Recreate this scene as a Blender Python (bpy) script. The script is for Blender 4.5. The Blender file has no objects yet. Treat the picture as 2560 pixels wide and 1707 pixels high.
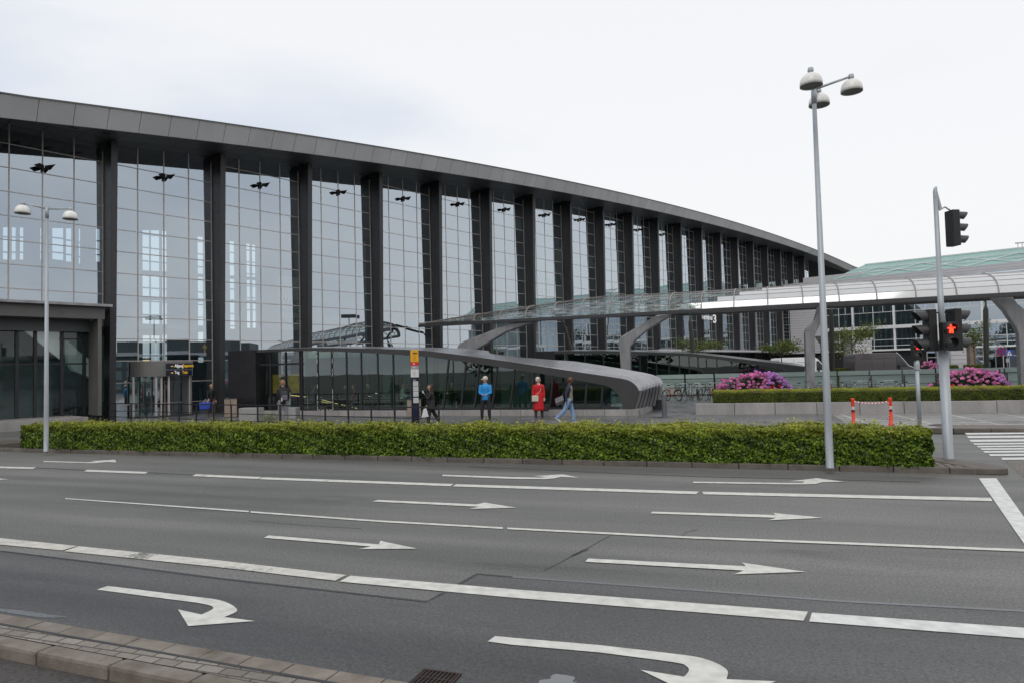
import bpy, bmesh, math, random
import numpy as np
from mathutils import Vector, Matrix
R = math.radians
random.seed(7); rng = np.random.default_rng(7)
scene = bpy.context.scene
COL = scene.collection

# ------------------------------------------------------------------ camera
CAMZ = 2.3
F_PX, PITCH, ROLL = 1700.0, R(2.33), R(-1.41)
cr, sr = math.cos(ROLL), math.sin(ROLL); cp, sp = math.cos(PITCH), math.sin(PITCH)
def cam2w(x, y, z):
    # camera space: x right, y forward, z up (before pitch), rolled first
    xr, zr = cr*x - sr*z, sr*x + cr*z
    return Vector((xr, cp*y - sp*zr, sp*y + cp*zr))
camd = bpy.data.cameras.new('camera'); cam = bpy.data.objects.new('camera', camd); COL.objects.link(cam)
camd.sensor_width = 36; camd.lens = F_PX/2560*36; camd.clip_start = .1; camd.clip_end = 3000
Rr, Uu, Ff = cam2w(1,0,0), cam2w(0,0,1), cam2w(0,1,0)
cam.matrix_world = Matrix(((Rr.x,Uu.x,-Ff.x,0),(Rr.y,Uu.y,-Ff.y,0),(Rr.z,Uu.z,-Ff.z,CAMZ),(0,0,0,1)))
scene.camera = cam
EYE = Vector((0,0,CAMZ))
def ray(px, py): return cam2w((px-1280)/F_PX, 1.0, -(py-853.5)/F_PX)
def gp(px, py, z=0.0):                      # point of the photo on a level surface
    d = ray(px, py); t = (z-CAMZ)/d.z; return EYE + d*t
def pp(px, py, p, n):                       # ... on a vertical surface
    d = ray(px, py); p = Vector((p[0],p[1],0)); n = Vector((n[0],n[1],0))
    t = (p-EYE).dot(n)/d.dot(n); return EYE + d*t
def dp(px, py, Y):                          # ... at a given distance
    d = ray(px, py); return EYE + d*(Y/d.y)

# terminal frame
PHI = R(40.74); U = Vector((math.sin(PHI), math.cos(PHI), 0)); N = Vector((math.cos(PHI), -math.sin(PHI), 0))
BAY = 6.05; P0 = Vector((-3.52*BAY, 6.02*BAY, 0))
def W(s, off, z): return P0 + U*s + N*off + Vector((0,0,z))
def FP(px, py, off=0.0):
    q = pp(px, py, P0 + N*off, N); return (q-P0).dot(U), q.z
# road frame
PSI = R(19.1); V = Vector((math.cos(PSI), -math.sin(PSI), 0)); B = Vector((math.sin(PSI), math.cos(PSI), 0))
def AB(a, b, z=0.0): return V*a + B*b + Vector((0,0,z))
def ab(p): return p.dot(V), p.dot(B)
GZ = .12

# ------------------------------------------------------------------ objects
def link(o, parent=None):
    COL.objects.link(o)
    if parent is not None:
        o.parent = parent; o.matrix_parent_inverse = Matrix.Identity(4)
        o.location = o.location - parent.location if True else o.location
    return o
def thing(name, label, cat, loc=(0,0,0), group=None):
    o = bpy.data.objects.new(name, None); COL.objects.link(o)
    o.location = loc; o.empty_display_size = .2
    o['label'] = label; o['category'] = cat
    if group: o['group'] = group
    return o
def tag(o, label=None, cat=None, group=None, kind=None):
    if label: o['label'] = label
    if cat: o['category'] = cat
    if group: o['group'] = group
    if kind: o['kind'] = kind
    return o
def dup(o, parent=None):
    c = o.copy(); COL.objects.link(c)
    if parent is not None: c.parent = parent
    for ch in list(o.children): dup(ch, c)
    return c

class MB:
    """collects shapes given in world coordinates"""
    def __init__(s): s.v = []; s.f = []; s.m = []; s.cur = 0
    def add(s, vs, fs):
        b = len(s.v); s.v += [tuple(x) for x in vs]; s.f += [tuple(b+i for i in f) for f in fs]; s.m += [s.cur]*len(fs); return s
    def quad(s, a, b, c, d): return s.add([a,b,c,d], [(0,1,2,3)])
    def hexa(s, v): return s.add(v, [(0,3,2,1),(4,5,6,7),(0,1,5,4),(1,2,6,5),(2,3,7,6),(3,0,4,7)])
    def obox(s, o, ex, ey, ez):            # origin corner and three edge vectors
        o,ex,ey,ez = map(Vector,(o,ex,ey,ez))
        return s.hexa([o,o+ex,o+ex+ey,o+ey,o+ez,o+ex+ez,o+ex+ey+ez,o+ey+ez])
    def box(s, c, d, rz=0.0):
        c = Vector(c); x = Vector((math.cos(rz),math.sin(rz),0)); y = Vector((-math.sin(rz),math.cos(rz),0)); z = Vector((0,0,1))
        return s.obox(c-x*d[0]/2-y*d[1]/2-z*d[2]/2, x*d[0], y*d[1], z*d[2])
    def bar(s, a, b, w, h, up=(0,0,1)):    # rectangular bar centred on a-b
        a,b = Vector(a),Vector(b); t = (b-a).normalized(); up = Vector(up)
        sd = t.cross(up)
        if sd.length < 1e-4: sd = t.cross(Vector((1,0,0)))
        sd.normalize(); u = sd.cross(t)
        return s.obox(a-sd*w/2-u*h/2, b-a, sd*w, u*h) if False else s.hexa([a-sd*w/2-u*h/2,a+sd*w/2-u*h/2,a+sd*w/2+u*h/2,a-sd*w/2+u*h/2,
                b-sd*w/2-u*h/2,b+sd*w/2-u*h/2,b+sd*w/2+u*h/2,b-sd*w/2+u*h/2])
    def tube(s, pts, r, n=8, caps=True):
        pts = [Vector(p) for p in pts]; rr = r if isinstance(r,(list,tuple)) else [r]*len(pts)
        vs = []; prev = None
        for i,p in enumerate(pts):
            t = (pts[min(i+1,len(pts)-1)]-pts[max(i-1,0)]).normalized()
            if prev is None:
                a = Vector((0,0,1)) if abs(t.z) < .9 else Vector((1,0,0)); x = t.cross(a).normalized()
            else:
                x = (prev - t*prev.dot(t)).normalized()
            prev = x; y = t.cross(x)
            vs += [p + (x*math.cos(2*math.pi*k/n)+y*math.sin(2*math.pi*k/n))*rr[i] for k in range(n)]
        fs = [(i*n+k,i*n+(k+1)%n,(i+1)*n+(k+1)%n,(i+1)*n+k) for i in range(len(pts)-1) for k in range(n)]
        if caps: fs += [tuple(range(n))[::-1], tuple((len(pts)-1)*n+k for k in range(n))]
        return s.add(vs, fs)
    def lathe(s, c, prof, n=20, axis=None):  # prof: (r, z)
        c = Vector(c); vs = []
        for r,z in prof: vs += [c+Vector((r*math.cos(2*math.pi*k/n), r*math.sin(2*math.pi*k/n), z)) for k in range(n)]
        fs = [(i*n+k,i*n+(k+1)%n,(i+1)*n+(k+1)%n,(i+1)*n+k) for i in range(len(prof)-1) for k in range(n)]
        return s.add(vs, fs)
    def prism(s, poly, ext):               # planar polygon pushed along a vector
        poly = [Vector(p) for p in poly]; ext = Vector(ext); n = len(poly)
        return s.add(poly+[p+ext for p in poly], [tuple(range(n)), tuple(range(2*n-1,n-1,-1))]+[(i,n+i,n+(i+1)%n,(i+1)%n) for i in range(n)])
    def loft(s, A, Bp):
        n = len(A); return s.add(list(A)+list(Bp), [(i,i+1,n+i+1,n+i) for i in range(n-1)])
    def ell(s, c, r, nu=10, nv=7, rot=None):
        c = Vector(c); vs = []
        for i in range(nv+1):
            th = math.pi*i/nv
            for k in range(nu):
                p = Vector((r[0]*math.sin(th)*math.cos(2*math.pi*k/nu), r[1]*math.sin(th)*math.sin(2*math.pi*k/nu), r[2]*math.cos(th)))
                if rot is not None: p = rot @ p
                vs.append(c+p)
        fs = [(i*nu+k,(i+1)*nu+k,(i+1)*nu+(k+1)%nu,i*nu+(k+1)%nu) for i in range(nv) for k in range(nu)]
        return s.add(vs, fs)
    def build(s, name, mat, parent=None, smooth=False, bevel=0.0, weld=False):
        me = bpy.data.meshes.new(name)
        off = Vector(parent.matrix_basis.translation) if parent is not None else Vector((0,0,0))
        if parent is not None and parent.parent is not None: off = off + parent.parent.location
        me.from_pydata([tuple(Vector(v)-off) for v in s.v], [], s.f)
        mats = mat if isinstance(mat,(list,tuple)) else [mat]
        for m in mats: me.materials.append(m)
        if len(mats) > 1: me.polygons.foreach_set('material_index', s.m)
        bm = bmesh.new(); bm.from_mesh(me)
        if weld or bevel: bmesh.ops.remove_doubles(bm, verts=bm.verts, dist=1e-5)
        if bevel:
            bmesh.ops.bevel(bm, geom=[e for e in bm.edges if len(e.link_faces)==2 and e.calc_face_angle(0)>.5], offset=bevel, segments=2, affect='EDGES', profile=.6)
        bmesh.ops.recalc_face_normals(bm, faces=bm.faces)
        bm.to_mesh(me); bm.free()
        if smooth: me.polygons.foreach_set('use_smooth', [True]*len(me.polygons))
        o = bpy.data.objects.new(name, me); COL.objects.link(o)
        if parent is not None: o.parent = parent
        return o

def rawmesh(name, verts, faces, mats, parent=None, mi=None, smooth=False):
    me = bpy.data.meshes.new(name)
    off = np.array(parent.location if parent is not None else (0,0,0))
    verts = np.asarray(verts, dtype=np.float32) - off
    faces = np.asarray(faces, dtype=np.int32); k = faces.shape[1]
    me.vertices.add(len(verts)); me.vertices.foreach_set('co', verts.astype(np.float32).ravel())
    me.loops.add(faces.size); me.loops.foreach_set('vertex_index', faces.ravel())
    me.polygons.add(len(faces)); me.polygons.foreach_set('loop_start', np.arange(0, faces.size, k, dtype=np.int32))
    me.polygons.foreach_set('loop_total', np.full(len(faces), k, dtype=np.int32))
    for m in (mats if isinstance(mats,(list,tuple)) else [mats]): me.materials.append(m)
    if mi is not None: me.polygons.foreach_set('material_index', np.asarray(mi, dtype=np.int32))
    if smooth: me.polygons.foreach_set('use_smooth', np.ones(len(faces), dtype=bool))
    me.update(calc_edges=True); me.validate()
    o = bpy.data.objects.new(name, me); COL.objects.link(o)
    if parent is not None: o.parent = parent
    return o

# ------------------------------------------------------------------ materials
def nt(m): return m.node_tree.nodes, m.node_tree.links
def mat(name, col, rough=.6, metal=0.0, var=.12, scale=3.0, bump=0.0, bscale=40.0, spec=.5, coat=0.0, col2=None, stretch=None, coord='Object', emis=0.0, island=0.0):
    m = bpy.data.materials.new(name); m.use_nodes = True; n, l = nt(m)
    b = n['Principled BSDF']; b.inputs['Roughness'].default_value = rough; b.inputs['Metallic'].default_value = metal
    b.inputs['Specular IOR Level'].default_value = spec; b.inputs['Coat Weight'].default_value = coat
    tc = n.new('ShaderNodeTexCoord'); mp = n.new('ShaderNodeMapping'); l.new(tc.outputs[coord], mp.inputs[0])
    if stretch: mp.inputs['Scale'].default_value = stretch
    nz = n.new('ShaderNodeTexNoise'); nz.inputs['Scale'].default_value = scale; nz.inputs['Detail'].default_value = 6; nz.inputs['Roughness'].default_value = .65
    l.new(mp.outputs[0], nz.inputs['Vector'])
    rmp = n.new('ShaderNodeMapRange'); rmp.inputs['From Min'].default_value = .3; rmp.inputs['From Max'].default_value = .7; l.new(nz.outputs['Fac'], rmp.inputs['Value'])
    mx = n.new('ShaderNodeMix'); mx.data_type = 'RGBA'; l.new(rmp.outputs[0], mx.inputs['Factor'])
    c1 = tuple(c*(1-var) for c in col)+(1,); c2 = (tuple(col2)+(1,)) if col2 else tuple(min(1,c*(1+var)) for c in col)+(1,)
    mx.inputs['A'].default_value = c1; mx.inputs['B'].default_value = c2
    l.new(mx.outputs['Result'], b.inputs['Base Color'])
    if island:
        gg = n.new('ShaderNodeNewGeometry'); im = n.new('ShaderNodeMapRange'); im.inputs['To Min'].default_value = 1-island; im.inputs['To Max'].default_value = 1+island; l.new(gg.outputs['Random Per Island'], im.inputs['Value'])
        iv_ = n.new('ShaderNodeVectorMath'); iv_.operation = 'SCALE'; l.new(mx.outputs['Result'], iv_.inputs[0]); l.new(im.outputs[0], iv_.inputs['Scale']); l.new(iv_.outputs[0], b.inputs['Base Color'])
    rr = n.new('ShaderNodeMapRange'); rr.inputs['To Min'].default_value = max(0,rough-.08); rr.inputs['To Max'].default_value = min(1,rough+.08); l.new(nz.outputs['Fac'], rr.inputs['Value']); l.new(rr.outputs[0], b.inputs['Roughness'])
    if emis:
        l.new(mx.outputs['Result'], b.inputs['Emission Color']); b.inputs['Emission Strength'].default_value = emis
    if bump:
        bz = n.new('ShaderNodeTexNoise'); bz.inputs['Scale'].default_value = bscale; bz.inputs['Detail'].default_value = 3; l.new(mp.outputs[0], bz.inputs['Vector'])
        bp = n.new('ShaderNodeBump'); bp.inputs['Strength'].default_value = bump; bp.inputs['Distance'].default_value = .01; l.new(bz.outputs['Fac'], bp.inputs['Height']); l.new(bp.outputs[0], b.inputs['Normal'])
    return m
def math_node(n, l, op, a, b=None, c=None):
    q = n.new('ShaderNodeMath'); q.operation = op
    for i,x in enumerate((a,b,c)):
        if x is None: continue
        if isinstance(x,(int,float)): q.inputs[i].default_value = x
        else: l.new(x, q.inputs[i])
    return q.outputs[0]
def glass(name, tint, refl, f0=.35, f90=.85, rough=0.0, wave=0.0, wscale=.6, thick=1.0):
    """a coated pane: a share of the light is mirrored, the rest passes tinted"""
    m = bpy.data.materials.new(name); m.use_nodes = True; n, l = nt(m)
    n.remove(n['Principled BSDF']); out = n['Material Output']
    tr = n.new('ShaderNodeBsdfTransparent'); tr.inputs[0].default_value = tint+(1,)
    gl = n.new('ShaderNodeBsdfGlossy'); gl.inputs['Color'].default_value = refl+(1,); gl.inputs['Roughness'].default_value = rough
    lw = n.new('ShaderNodeLayerWeight'); lw.inputs['Blend'].default_value = .35
    mr = n.new('ShaderNodeMapRange'); mr.inputs['To Min'].default_value = f0; mr.inputs['To Max'].default_value = f90; l.new(lw.outputs['Facing'], mr.inputs['Value'])
    mx = n.new('ShaderNodeMixShader'); l.new(mr.outputs[0], mx.inputs[0]); l.new(tr.outputs[0], mx.inputs[1]); l.new(gl.outputs[0], mx.inputs[2]); l.new(mx.outputs[0], out.inputs[0])
    if wave:
        tc = n.new('ShaderNodeTexCoord'); nz = n.new('ShaderNodeTexNoise'); nz.inputs['Scale'].default_value = wscale; nz.inputs['Detail'].default_value = 1
        l.new(tc.outputs['Object'], nz.inputs['Vector']); bp = n.new('ShaderNodeBump'); bp.inputs['Strength'].default_value = wave; bp.inputs['Distance'].default_value = .05
        l.new(nz.outputs['Fac'], bp.inputs['Height']); l.new(bp.outputs[0], gl.inputs['Normal'])
    return m

def asphalt(name, base, tint2, scale_big=.12, rough=.6, streak=True):
    m = bpy.data.materials.new(name); m.use_nodes = True; n, l = nt(m); b = n['Principled BSDF']
    tc = n.new('ShaderNodeTexCoord'); mp = n.new('ShaderNodeMapping'); mp.inputs['Rotation'].default_value = (0,0,PSI); l.new(tc.outputs['Object'], mp.inputs[0])
    st = n.new('ShaderNodeMapping'); st.inputs['Scale'].default_value = (.06,1.0,1); l.new(mp.outputs[0], st.inputs[0])
    big = n.new('ShaderNodeTexNoise'); big.inputs['Scale'].default_value = 1.1; big.inputs['Detail'].default_value = 5; l.new(st.outputs[0], big.inputs['Vector'])
    pat = n.new('ShaderNodeTexNoise'); pat.inputs['Scale'].default_value = scale_big; pat.inputs['Detail'].default_value = 6; l.new(mp.outputs[0], pat.inputs['Vector'])
    fine = n.new('ShaderNodeTexNoise'); fine.inputs['Scale'].default_value = 85; fine.inputs['Detail'].default_value = 4; fine.inputs['Roughness'].default_value = .8; l.new(mp.outputs[0], fine.inputs['Vector'])
    mid = n.new('ShaderNodeTexNoise'); mid.inputs['Scale'].default_value = 34; mid.inputs['Detail'].default_value = 4; l.new(mp.outputs[0], mid.inputs['Vector'])
    a = math_node(n,l,'MULTIPLY_ADD', big.outputs['Fac'], .55, .0)
    a = math_node(n,l,'MULTIPLY_ADD', pat.outputs['Fac'], .45, a)
    r1 = n.new('ShaderNodeMapRange'); r1.inputs['From Min'].default_value = .36; r1.inputs['From Max'].default_value = .62; l.new(a, r1.inputs['Value'])
    mx = n.new('ShaderNodeMix'); mx.data_type = 'RGBA'; l.new(r1.outputs[0], mx.inputs['Factor']); mx.inputs['A'].default_value = tuple(base)+(1,); mx.inputs['B'].default_value = tuple(tint2)+(1,)
    fr = n.new('ShaderNodeMapRange'); fr.inputs['From Min'].default_value = .3; fr.inputs['From Max'].default_value = .7; fr.inputs['To Min'].default_value = .45; fr.inputs['To Max'].default_value = 1.6; l.new(fine.outputs['Fac'], fr.inputs['Value'])
    mr2 = n.new('ShaderNodeMapRange'); mr2.inputs['From Min'].default_value = .3; mr2.inputs['From Max'].default_value = .7; mr2.inputs['To Min'].default_value = .68; mr2.inputs['To Max'].default_value = 1.34; l.new(mid.outputs['Fac'], mr2.inputs['Value'])
    mm = math_node(n,l,'MULTIPLY', fr.outputs[0], mr2.outputs[0])
    stn = n.new('ShaderNodeTexNoise'); stn.inputs['Scale'].default_value = .9; stn.inputs['Detail'].default_value = 7; stn.inputs['Roughness'].default_value = .7; stn.inputs['Distortion'].default_value = .8
    st2 = n.new('ShaderNodeMapping'); st2.inputs['Scale'].default_value = (.22,1.0,1); l.new(mp.outputs[0], st2.inputs[0]); l.new(st2.outputs[0], stn.inputs['Vector'])
    sr_ = n.new('ShaderNodeMapRange'); sr_.inputs['From Min'].default_value = .56; sr_.inputs['From Max'].default_value = .70; sr_.inputs['To Min'].default_value = 1.0; sr_.inputs['To Max'].default_value = .72; l.new(stn.outputs['Fac'], sr_.inputs['Value'])
    mm = math_node(n,l,'MULTIPLY', mm, sr_.outputs[0])
    # pale grit specks
    vo = n.new('ShaderNodeTexVoronoi'); vo.inputs['Scale'].default_value = 5.0; l.new(mp.outputs[0], vo.inputs['Vector'])
    sp_ = math_node(n,l,'LESS_THAN', vo.outputs['Distance'], .022)
    mm = math_node(n,l,'MULTIPLY_ADD', sp_, 3.0, mm)
    sc = n.new('ShaderNodeVectorMath'); sc.operation = 'SCALE'; l.new(mx.outputs['Result'], sc.inputs[0]); l.new(mm, sc.inputs['Scale'])
    l.new(sc.outputs[0], b.inputs['Base Color'])
    ro = n.new('ShaderNodeMapRange'); ro.inputs['To Min'].default_value = rough-.12; ro.inputs['To Max'].default_value = rough+.15; l.new(a, ro.inputs['Value']); l.new(ro.outputs[0], b.inputs['Roughness'])
    b.inputs['Specular IOR Level'].default_value = .35
    bp = n.new('ShaderNodeBump'); bp.inputs['Strength'].default_value = .45; bp.inputs['Distance'].default_value = .006; l.new(fine.outputs['Fac'], bp.inputs['Height']); l.new(bp.outputs[0], b.inputs['Normal'])
    return m
def paving(name, c1, c2, joint, bw, bh, rot, mortar=.02, rough=.4, offset=.5, bumpd=.004, v0=.65, v1=1.3):
    m = bpy.data.materials.new(name); m.use_nodes = True; n, l = nt(m); b = n['Principled BSDF']
    tc = n.new('ShaderNodeTexCoord'); mp = n.new('ShaderNodeMapping'); mp.inputs['Rotation'].default_value = (0,0,rot); l.new(tc.outputs['Object'], mp.inputs[0])
    br = n.new('ShaderNodeTexBrick'); br.inputs['Scale'].default_value = 1; br.inputs['Brick Width'].default_value = bw; br.inputs['Row Height'].default_value = bh
    br.inputs['Mortar Size'].default_value = mortar; br.offset = offset; br.inputs['Color1'].default_value = tuple(c1)+(1,); br.inputs['Color2'].default_value = tuple(c2)+(1,); br.inputs['Mortar'].default_value = tuple(joint)+(1,)
    br.inputs['Mortar Smooth'].default_value = .2; l.new(mp.outputs[0], br.inputs['Vector'])
    nz = n.new('ShaderNodeTexNoise'); nz.inputs['Scale'].default_value = .5; nz.inputs['Detail'].default_value = 7; nz.inputs['Roughness'].default_value = .7; l.new(mp.outputs[0], nz.inputs['Vector'])
    rr = n.new('ShaderNodeMapRange'); rr.inputs['From Min'].default_value = .3; rr.inputs['From Max'].default_value = .7; rr.inputs['To Min'].default_value = v0; rr.inputs['To Max'].default_value = v1; l.new(nz.outputs['Fac'], rr.inputs['Value'])
    fz = n.new('ShaderNodeTexNoise'); fz.inputs['Scale'].default_value = 60; fz.inputs['Detail'].default_value = 3; l.new(mp.outputs[0], fz.inputs['Vector'])
    f2 = n.new('ShaderNodeMapRange'); f2.inputs['From Min'].default_value = .3; f2.inputs['From Max'].default_value = .7; f2.inputs['To Min'].default_value = .82; f2.inputs['To Max'].default_value = 1.15; l.new(fz.outputs['Fac'], f2.inputs['Value'])
    k = math_node(n,l,'MULTIPLY', rr.outputs[0], f2.outputs[0])
    sc = n.new('ShaderNodeVectorMath'); sc.operation = 'SCALE'; l.new(br.outputs['Color'], sc.inputs[0]); l.new(k, sc.inputs['Scale']); l.new(sc.outputs[0], b.inputs['Base Color'])
    ro = n.new('ShaderNodeMapRange'); ro.inputs['From Min'].default_value = .35; ro.inputs['From Max'].default_value = .65; ro.inputs['To Min'].default_value = rough-.15; ro.inputs['To Max'].default_value = rough+.2; l.new(nz.outputs['Fac'], ro.inputs['Value']); l.new(ro.outputs[0], b.inputs['Roughness'])
    bp = n.new('ShaderNodeBump'); bp.inputs['Strength'].default_value = .5; bp.inputs['Distance'].default_value = bumpd; bp.invert = True; l.new(br.outputs['Fac'], bp.inputs['Height']); l.new(bp.outputs[0], b.inputs['Normal'])
    return m
def paint_mat(name, col=(.66,.65,.60), wear=.5):
    """thermoplastic road paint, worn through in spots"""
    m = bpy.data.materials.new(name); m.use_nodes = True; n, l = nt(m); b = n['Principled BSDF']; b.inputs['Roughness'].default_value = .6
    tc = n.new('ShaderNodeTexCoord')
    a = n.new('ShaderNodeTexNoise'); a.inputs['Scale'].default_value = 26; a.inputs['Detail'].default_value = 5; a.inputs['Roughness'].default_value = .75; l.new(tc.outputs['Object'], a.inputs['Vector'])
    c = n.new('ShaderNodeTexNoise'); c.inputs['Scale'].default_value = .9; c.inputs['Detail'].default_value = 3; l.new(tc.outputs['Object'], c.inputs['Vector'])
    s = math_node(n,l,'MULTIPLY_ADD', c.outputs['Fac'], .9, math_node(n,l,'MULTIPLY', a.outputs['Fac'], .6))
    r = n.new('ShaderNodeMapRange'); r.inputs['From Min'].default_value = 1.12-.28*wear; r.inputs['From Max'].default_value = 1.17-.28*wear+.05; l.new(s, r.inputs['Value'])
    d = n.new('ShaderNodeTexNoise'); d.inputs['Scale'].default_value = 7; d.inputs['Detail'].default_value = 6; l.new(tc.outputs['Object'], d.inputs['Vector'])
    dr = n.new('ShaderNodeMapRange'); dr.inputs['From Min'].default_value = .3; dr.inputs['From Max'].default_value = .7; dr.inputs['To Min'].default_value = .78; dr.inputs['To Max'].default_value = 1.08; l.new(d.outputs['Fac'], dr.inputs['Value'])
    sc = n.new('ShaderNodeVectorMath'); sc.operation = 'SCALE'; sc.inputs[0].default_value = col; l.new(dr.outputs[0], sc.inputs['Scale'])
    mx = n.new('ShaderNodeMix'); mx.data_type = 'RGBA'; l.new(r.outputs[0], mx.inputs['Factor']); l.new(sc.outputs[0], mx.inputs['A']); mx.inputs['B'].default_value = (.13,.13,.125,1)
    l.new(mx.outputs['Result'], b.inputs['Base Color']); return m

def leafmat(name, cols, rough=.5, trans=.25, top=None):
    m = bpy.data.materials.new(name); m.use_nodes = True; n, l = nt(m); b = n['Principled BSDF']; b.inputs['Roughness'].default_value = rough; b.inputs['Specular IOR Level'].default_value = .35
    g = n.new('ShaderNodeNewGeometry'); rp = n.new('ShaderNodeValToRGB'); rp.color_ramp.interpolation = 'LINEAR'
    e = rp.color_ramp.elements
    for i,c in enumerate(cols):
        if i < 2: e[i].position = i/(len(cols)-1); e[i].color = tuple(c)+(1,)
        else: x = e.new(i/(len(cols)-1)); x.color = tuple(c)+(1,)
    e[0].position = 0
    for i in range(len(cols)): e[i].position = i/(len(cols)-1); e[i].color = tuple(cols[i])+(1,)
    l.new(g.outputs['Random Per Island'], rp.inputs[0])
    colout = rp.outputs[0]
    if top is not None:   # (z0, z1, colour): young shoots towards the top
        sx = n.new('ShaderNodeSeparateXYZ'); l.new(g.outputs['Position'], sx.inputs[0])
        mr = n.new('ShaderNodeMapRange'); mr.inputs['From Min'].default_value = top[0]; mr.inputs['From Max'].default_value = top[1]; l.new(sx.outputs['Z'], mr.inputs['Value'])
        nz = n.new('ShaderNodeTexNoise'); nz.inputs['Scale'].default_value = 2.5; l.new(g.outputs['Position'], nz.inputs['Vector'])
        f = math_node(n,l,'MULTIPLY', mr.outputs[0], math_node(n,l,'MULTIPLY', nz.outputs['Fac'], 1.3))
        mx = n.new('ShaderNodeMix'); mx.data_type='RGBA'; l.new(f, mx.inputs['Factor']); l.new(colout, mx.inputs['A']); mx.inputs['B'].default_value = tuple(top[2])+(1,); colout = mx.outputs['Result']
    nv = n.new('ShaderNodeTexNoise'); nv.inputs['Scale'].default_value = 3.2; nv.inputs['Detail'].default_value = 3; l.new(g.outputs['Position'], nv.inputs['Vector'])
    nm = n.new('ShaderNodeMapRange'); nm.inputs['From Min'].default_value = .32; nm.inputs['From Max'].default_value = .68; nm.inputs['To Min'].default_value = .6; nm.inputs['To Max'].default_value = 1.3; l.new(nv.outputs['Fac'], nm.inputs['Value'])
    sv = n.new('ShaderNodeVectorMath'); sv.operation = 'SCALE'; l.new(colout, sv.inputs[0]); l.new(nm.outputs[0], sv.inputs['Scale']); colout = sv.outputs[0]
    l.new(colout, b.inputs['Base Color'])
    if trans:
        t = n.new('ShaderNodeBsdfTranslucent'); l.new(colout, t.inputs[0]); ms = n.new('ShaderNodeMixShader'); ms.inputs[0].default_value = trans
        l.new(b.outputs[0], ms.inputs[1]); l.new(t.outputs[0], ms.inputs[2]); l.new(ms.outputs[0], n['Material Output'].inputs[0])
    return m
M = {}
M['fascia'] = mat('fascia panels', (.50,.50,.505), .5, .0, .10, .5, stretch=(1,1,.15), island=.05)
M['joint'] = mat('dark joint', (.02,.02,.022), .8)
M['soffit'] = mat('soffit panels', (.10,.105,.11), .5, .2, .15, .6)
M['roof'] = mat('roof felt', (.12,.12,.12), .8)
M['fin'] = mat('black cladding', (.045,.045,.048), .40, .3, .38, 1.6, stretch=(1,1,.12))
M['frame'] = mat('bronze anodised frame', (.52,.475,.445), .5, .1, .1, 2)
M['interior'] = mat('dim interior lining', (.26,.31,.32), .8, 0, .3, .4)
M['intfloor'] = mat('interior floor', (.24,.23,.22), .35, 0, .2, 1)
M['inwhite'] = mat('white escalator cladding', (.5,.51,.52), .5, 0, .08, 1)
M['glass'] = glass('coated facade glass', (.60,.74,.76), (.80,.89,.97), .46, .84, wave=.02, wscale=.3)
M['glass_low'] = glass('entrance glass', (.80,.88,.86), (.8,.86,.88), .05, .55, wave=.03)
M['glass_green'] = glass('greenish pavilion glass', (.60,.76,.70), (.75,.85,.82), .12, .65, wave=.03)
M['glass_clear'] = hazy = glass('clear balustrade glass', (.60,.70,.67), (.85,.92,.9), .18, .75)
def haze(m, f, c):
    n, l = nt(m); out = n['Material Output']; src = out.inputs[0].links[0].from_socket; d = n.new('ShaderNodeBsdfDiffuse'); d.inputs[0].default_value = tuple(c)+(1,); x = n.new('ShaderNodeMixShader'); x.inputs[0].default_value = f
    l.new(src, x.inputs[1]); l.new(d.outputs[0], x.inputs[2]); l.new(x.outputs[0], out.inputs[0])
haze(hazy, .62, (.52,.64,.60))
M['glass_t2'] = glass('office glass', (.45,.54,.56), (.75,.85,.95), .40, .85, wave=.06, wscale=.4)
M['steel'] = mat('painted canopy steel', (.30,.30,.31), .38, .45, .3, 2.2, stretch=(1,1,.25))
M['steel_dark'] = mat('dark canopy beam', (.065,.065,.068), .42, .4, .12, 1.5)
M['zinc'] = mat('weathered zinc roof', (.33,.33,.34), .30, .6, .25, 1.2)
M['band'] = mat('roof edge cladding', (.062,.061,.063), .45, .35, .12, 1.0)
M['black_wall'] = mat('black stone cladding', (.022,.022,.026), .4, .1, .2, 1.5)
M['granite'] = mat('pale granite', (.33,.315,.305), .62, 0, .22, 1.6, bump=.15, bscale=90, stretch=(1,1,.35), island=.09)
M['kerbstone'] = mat('kerb stone', (.105,.088,.074), .62, 0, .28, 2.4, bump=.4, bscale=70, col2=(.165,.145,.122), island=.15)
M['kerbwarm'] = mat('worn kerb stone', (.185,.148,.112), .6, 0, .35, 3.0, bump=.5, bscale=55, col2=(.26,.23,.195), island=.12)
M['galv'] = mat('galvanised steel', (.40,.43,.46), .5, .3, .12, 5, stretch=(1,1,.3))
M['shade'] = mat('cream enamel shade', (.80,.79,.75), .32, 0, .10, 4, stretch=(1,1,.3))
M['shade_in'] = mat('lamp inside', (.16,.17,.17), .5, 0, .1, 4)
M['black'] = mat('black housing', (.016,.016,.017), .45, 0, .2, 6)
M['visor'] = mat('grey visor', (.045,.045,.048), .4, 0, .15, 6)
M['rail'] = mat('dark railing paint', (.032,.033,.037), .4, .3, .1, 5)
M['white'] = mat('white paint', (.72,.73,.73), .4, 0, .05, 2)
M['offwhite'] = mat('white louvre panel', (.52,.52,.54), .5, 0, .06, 1.2)
M['louvre'] = mat('louvre gap', (.28,.28,.30), .6)
M['green_glass'] = mat('green patinated roof glass', (.20,.36,.32), .22, .1, .12, .35, spec=.7)
M['navy'] = mat('navy sign', (.008,.012,.035), .35)
M['yellow_sign'] = mat('yellow sign', (.85,.42,.01), .4, 0, .04, 4)
M['red_sign'] = mat('red sign', (.62,.02,.02), .4, 0, .04, 4)
M['grey_sign'] = mat('grey sign', (.32,.33,.33), .4)
M['paper'] = mat('paper notice', (.68,.68,.66), .5, 0, .05, 9)
M['ink'] = mat('dark print', (.05,.05,.055), .5)
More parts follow.
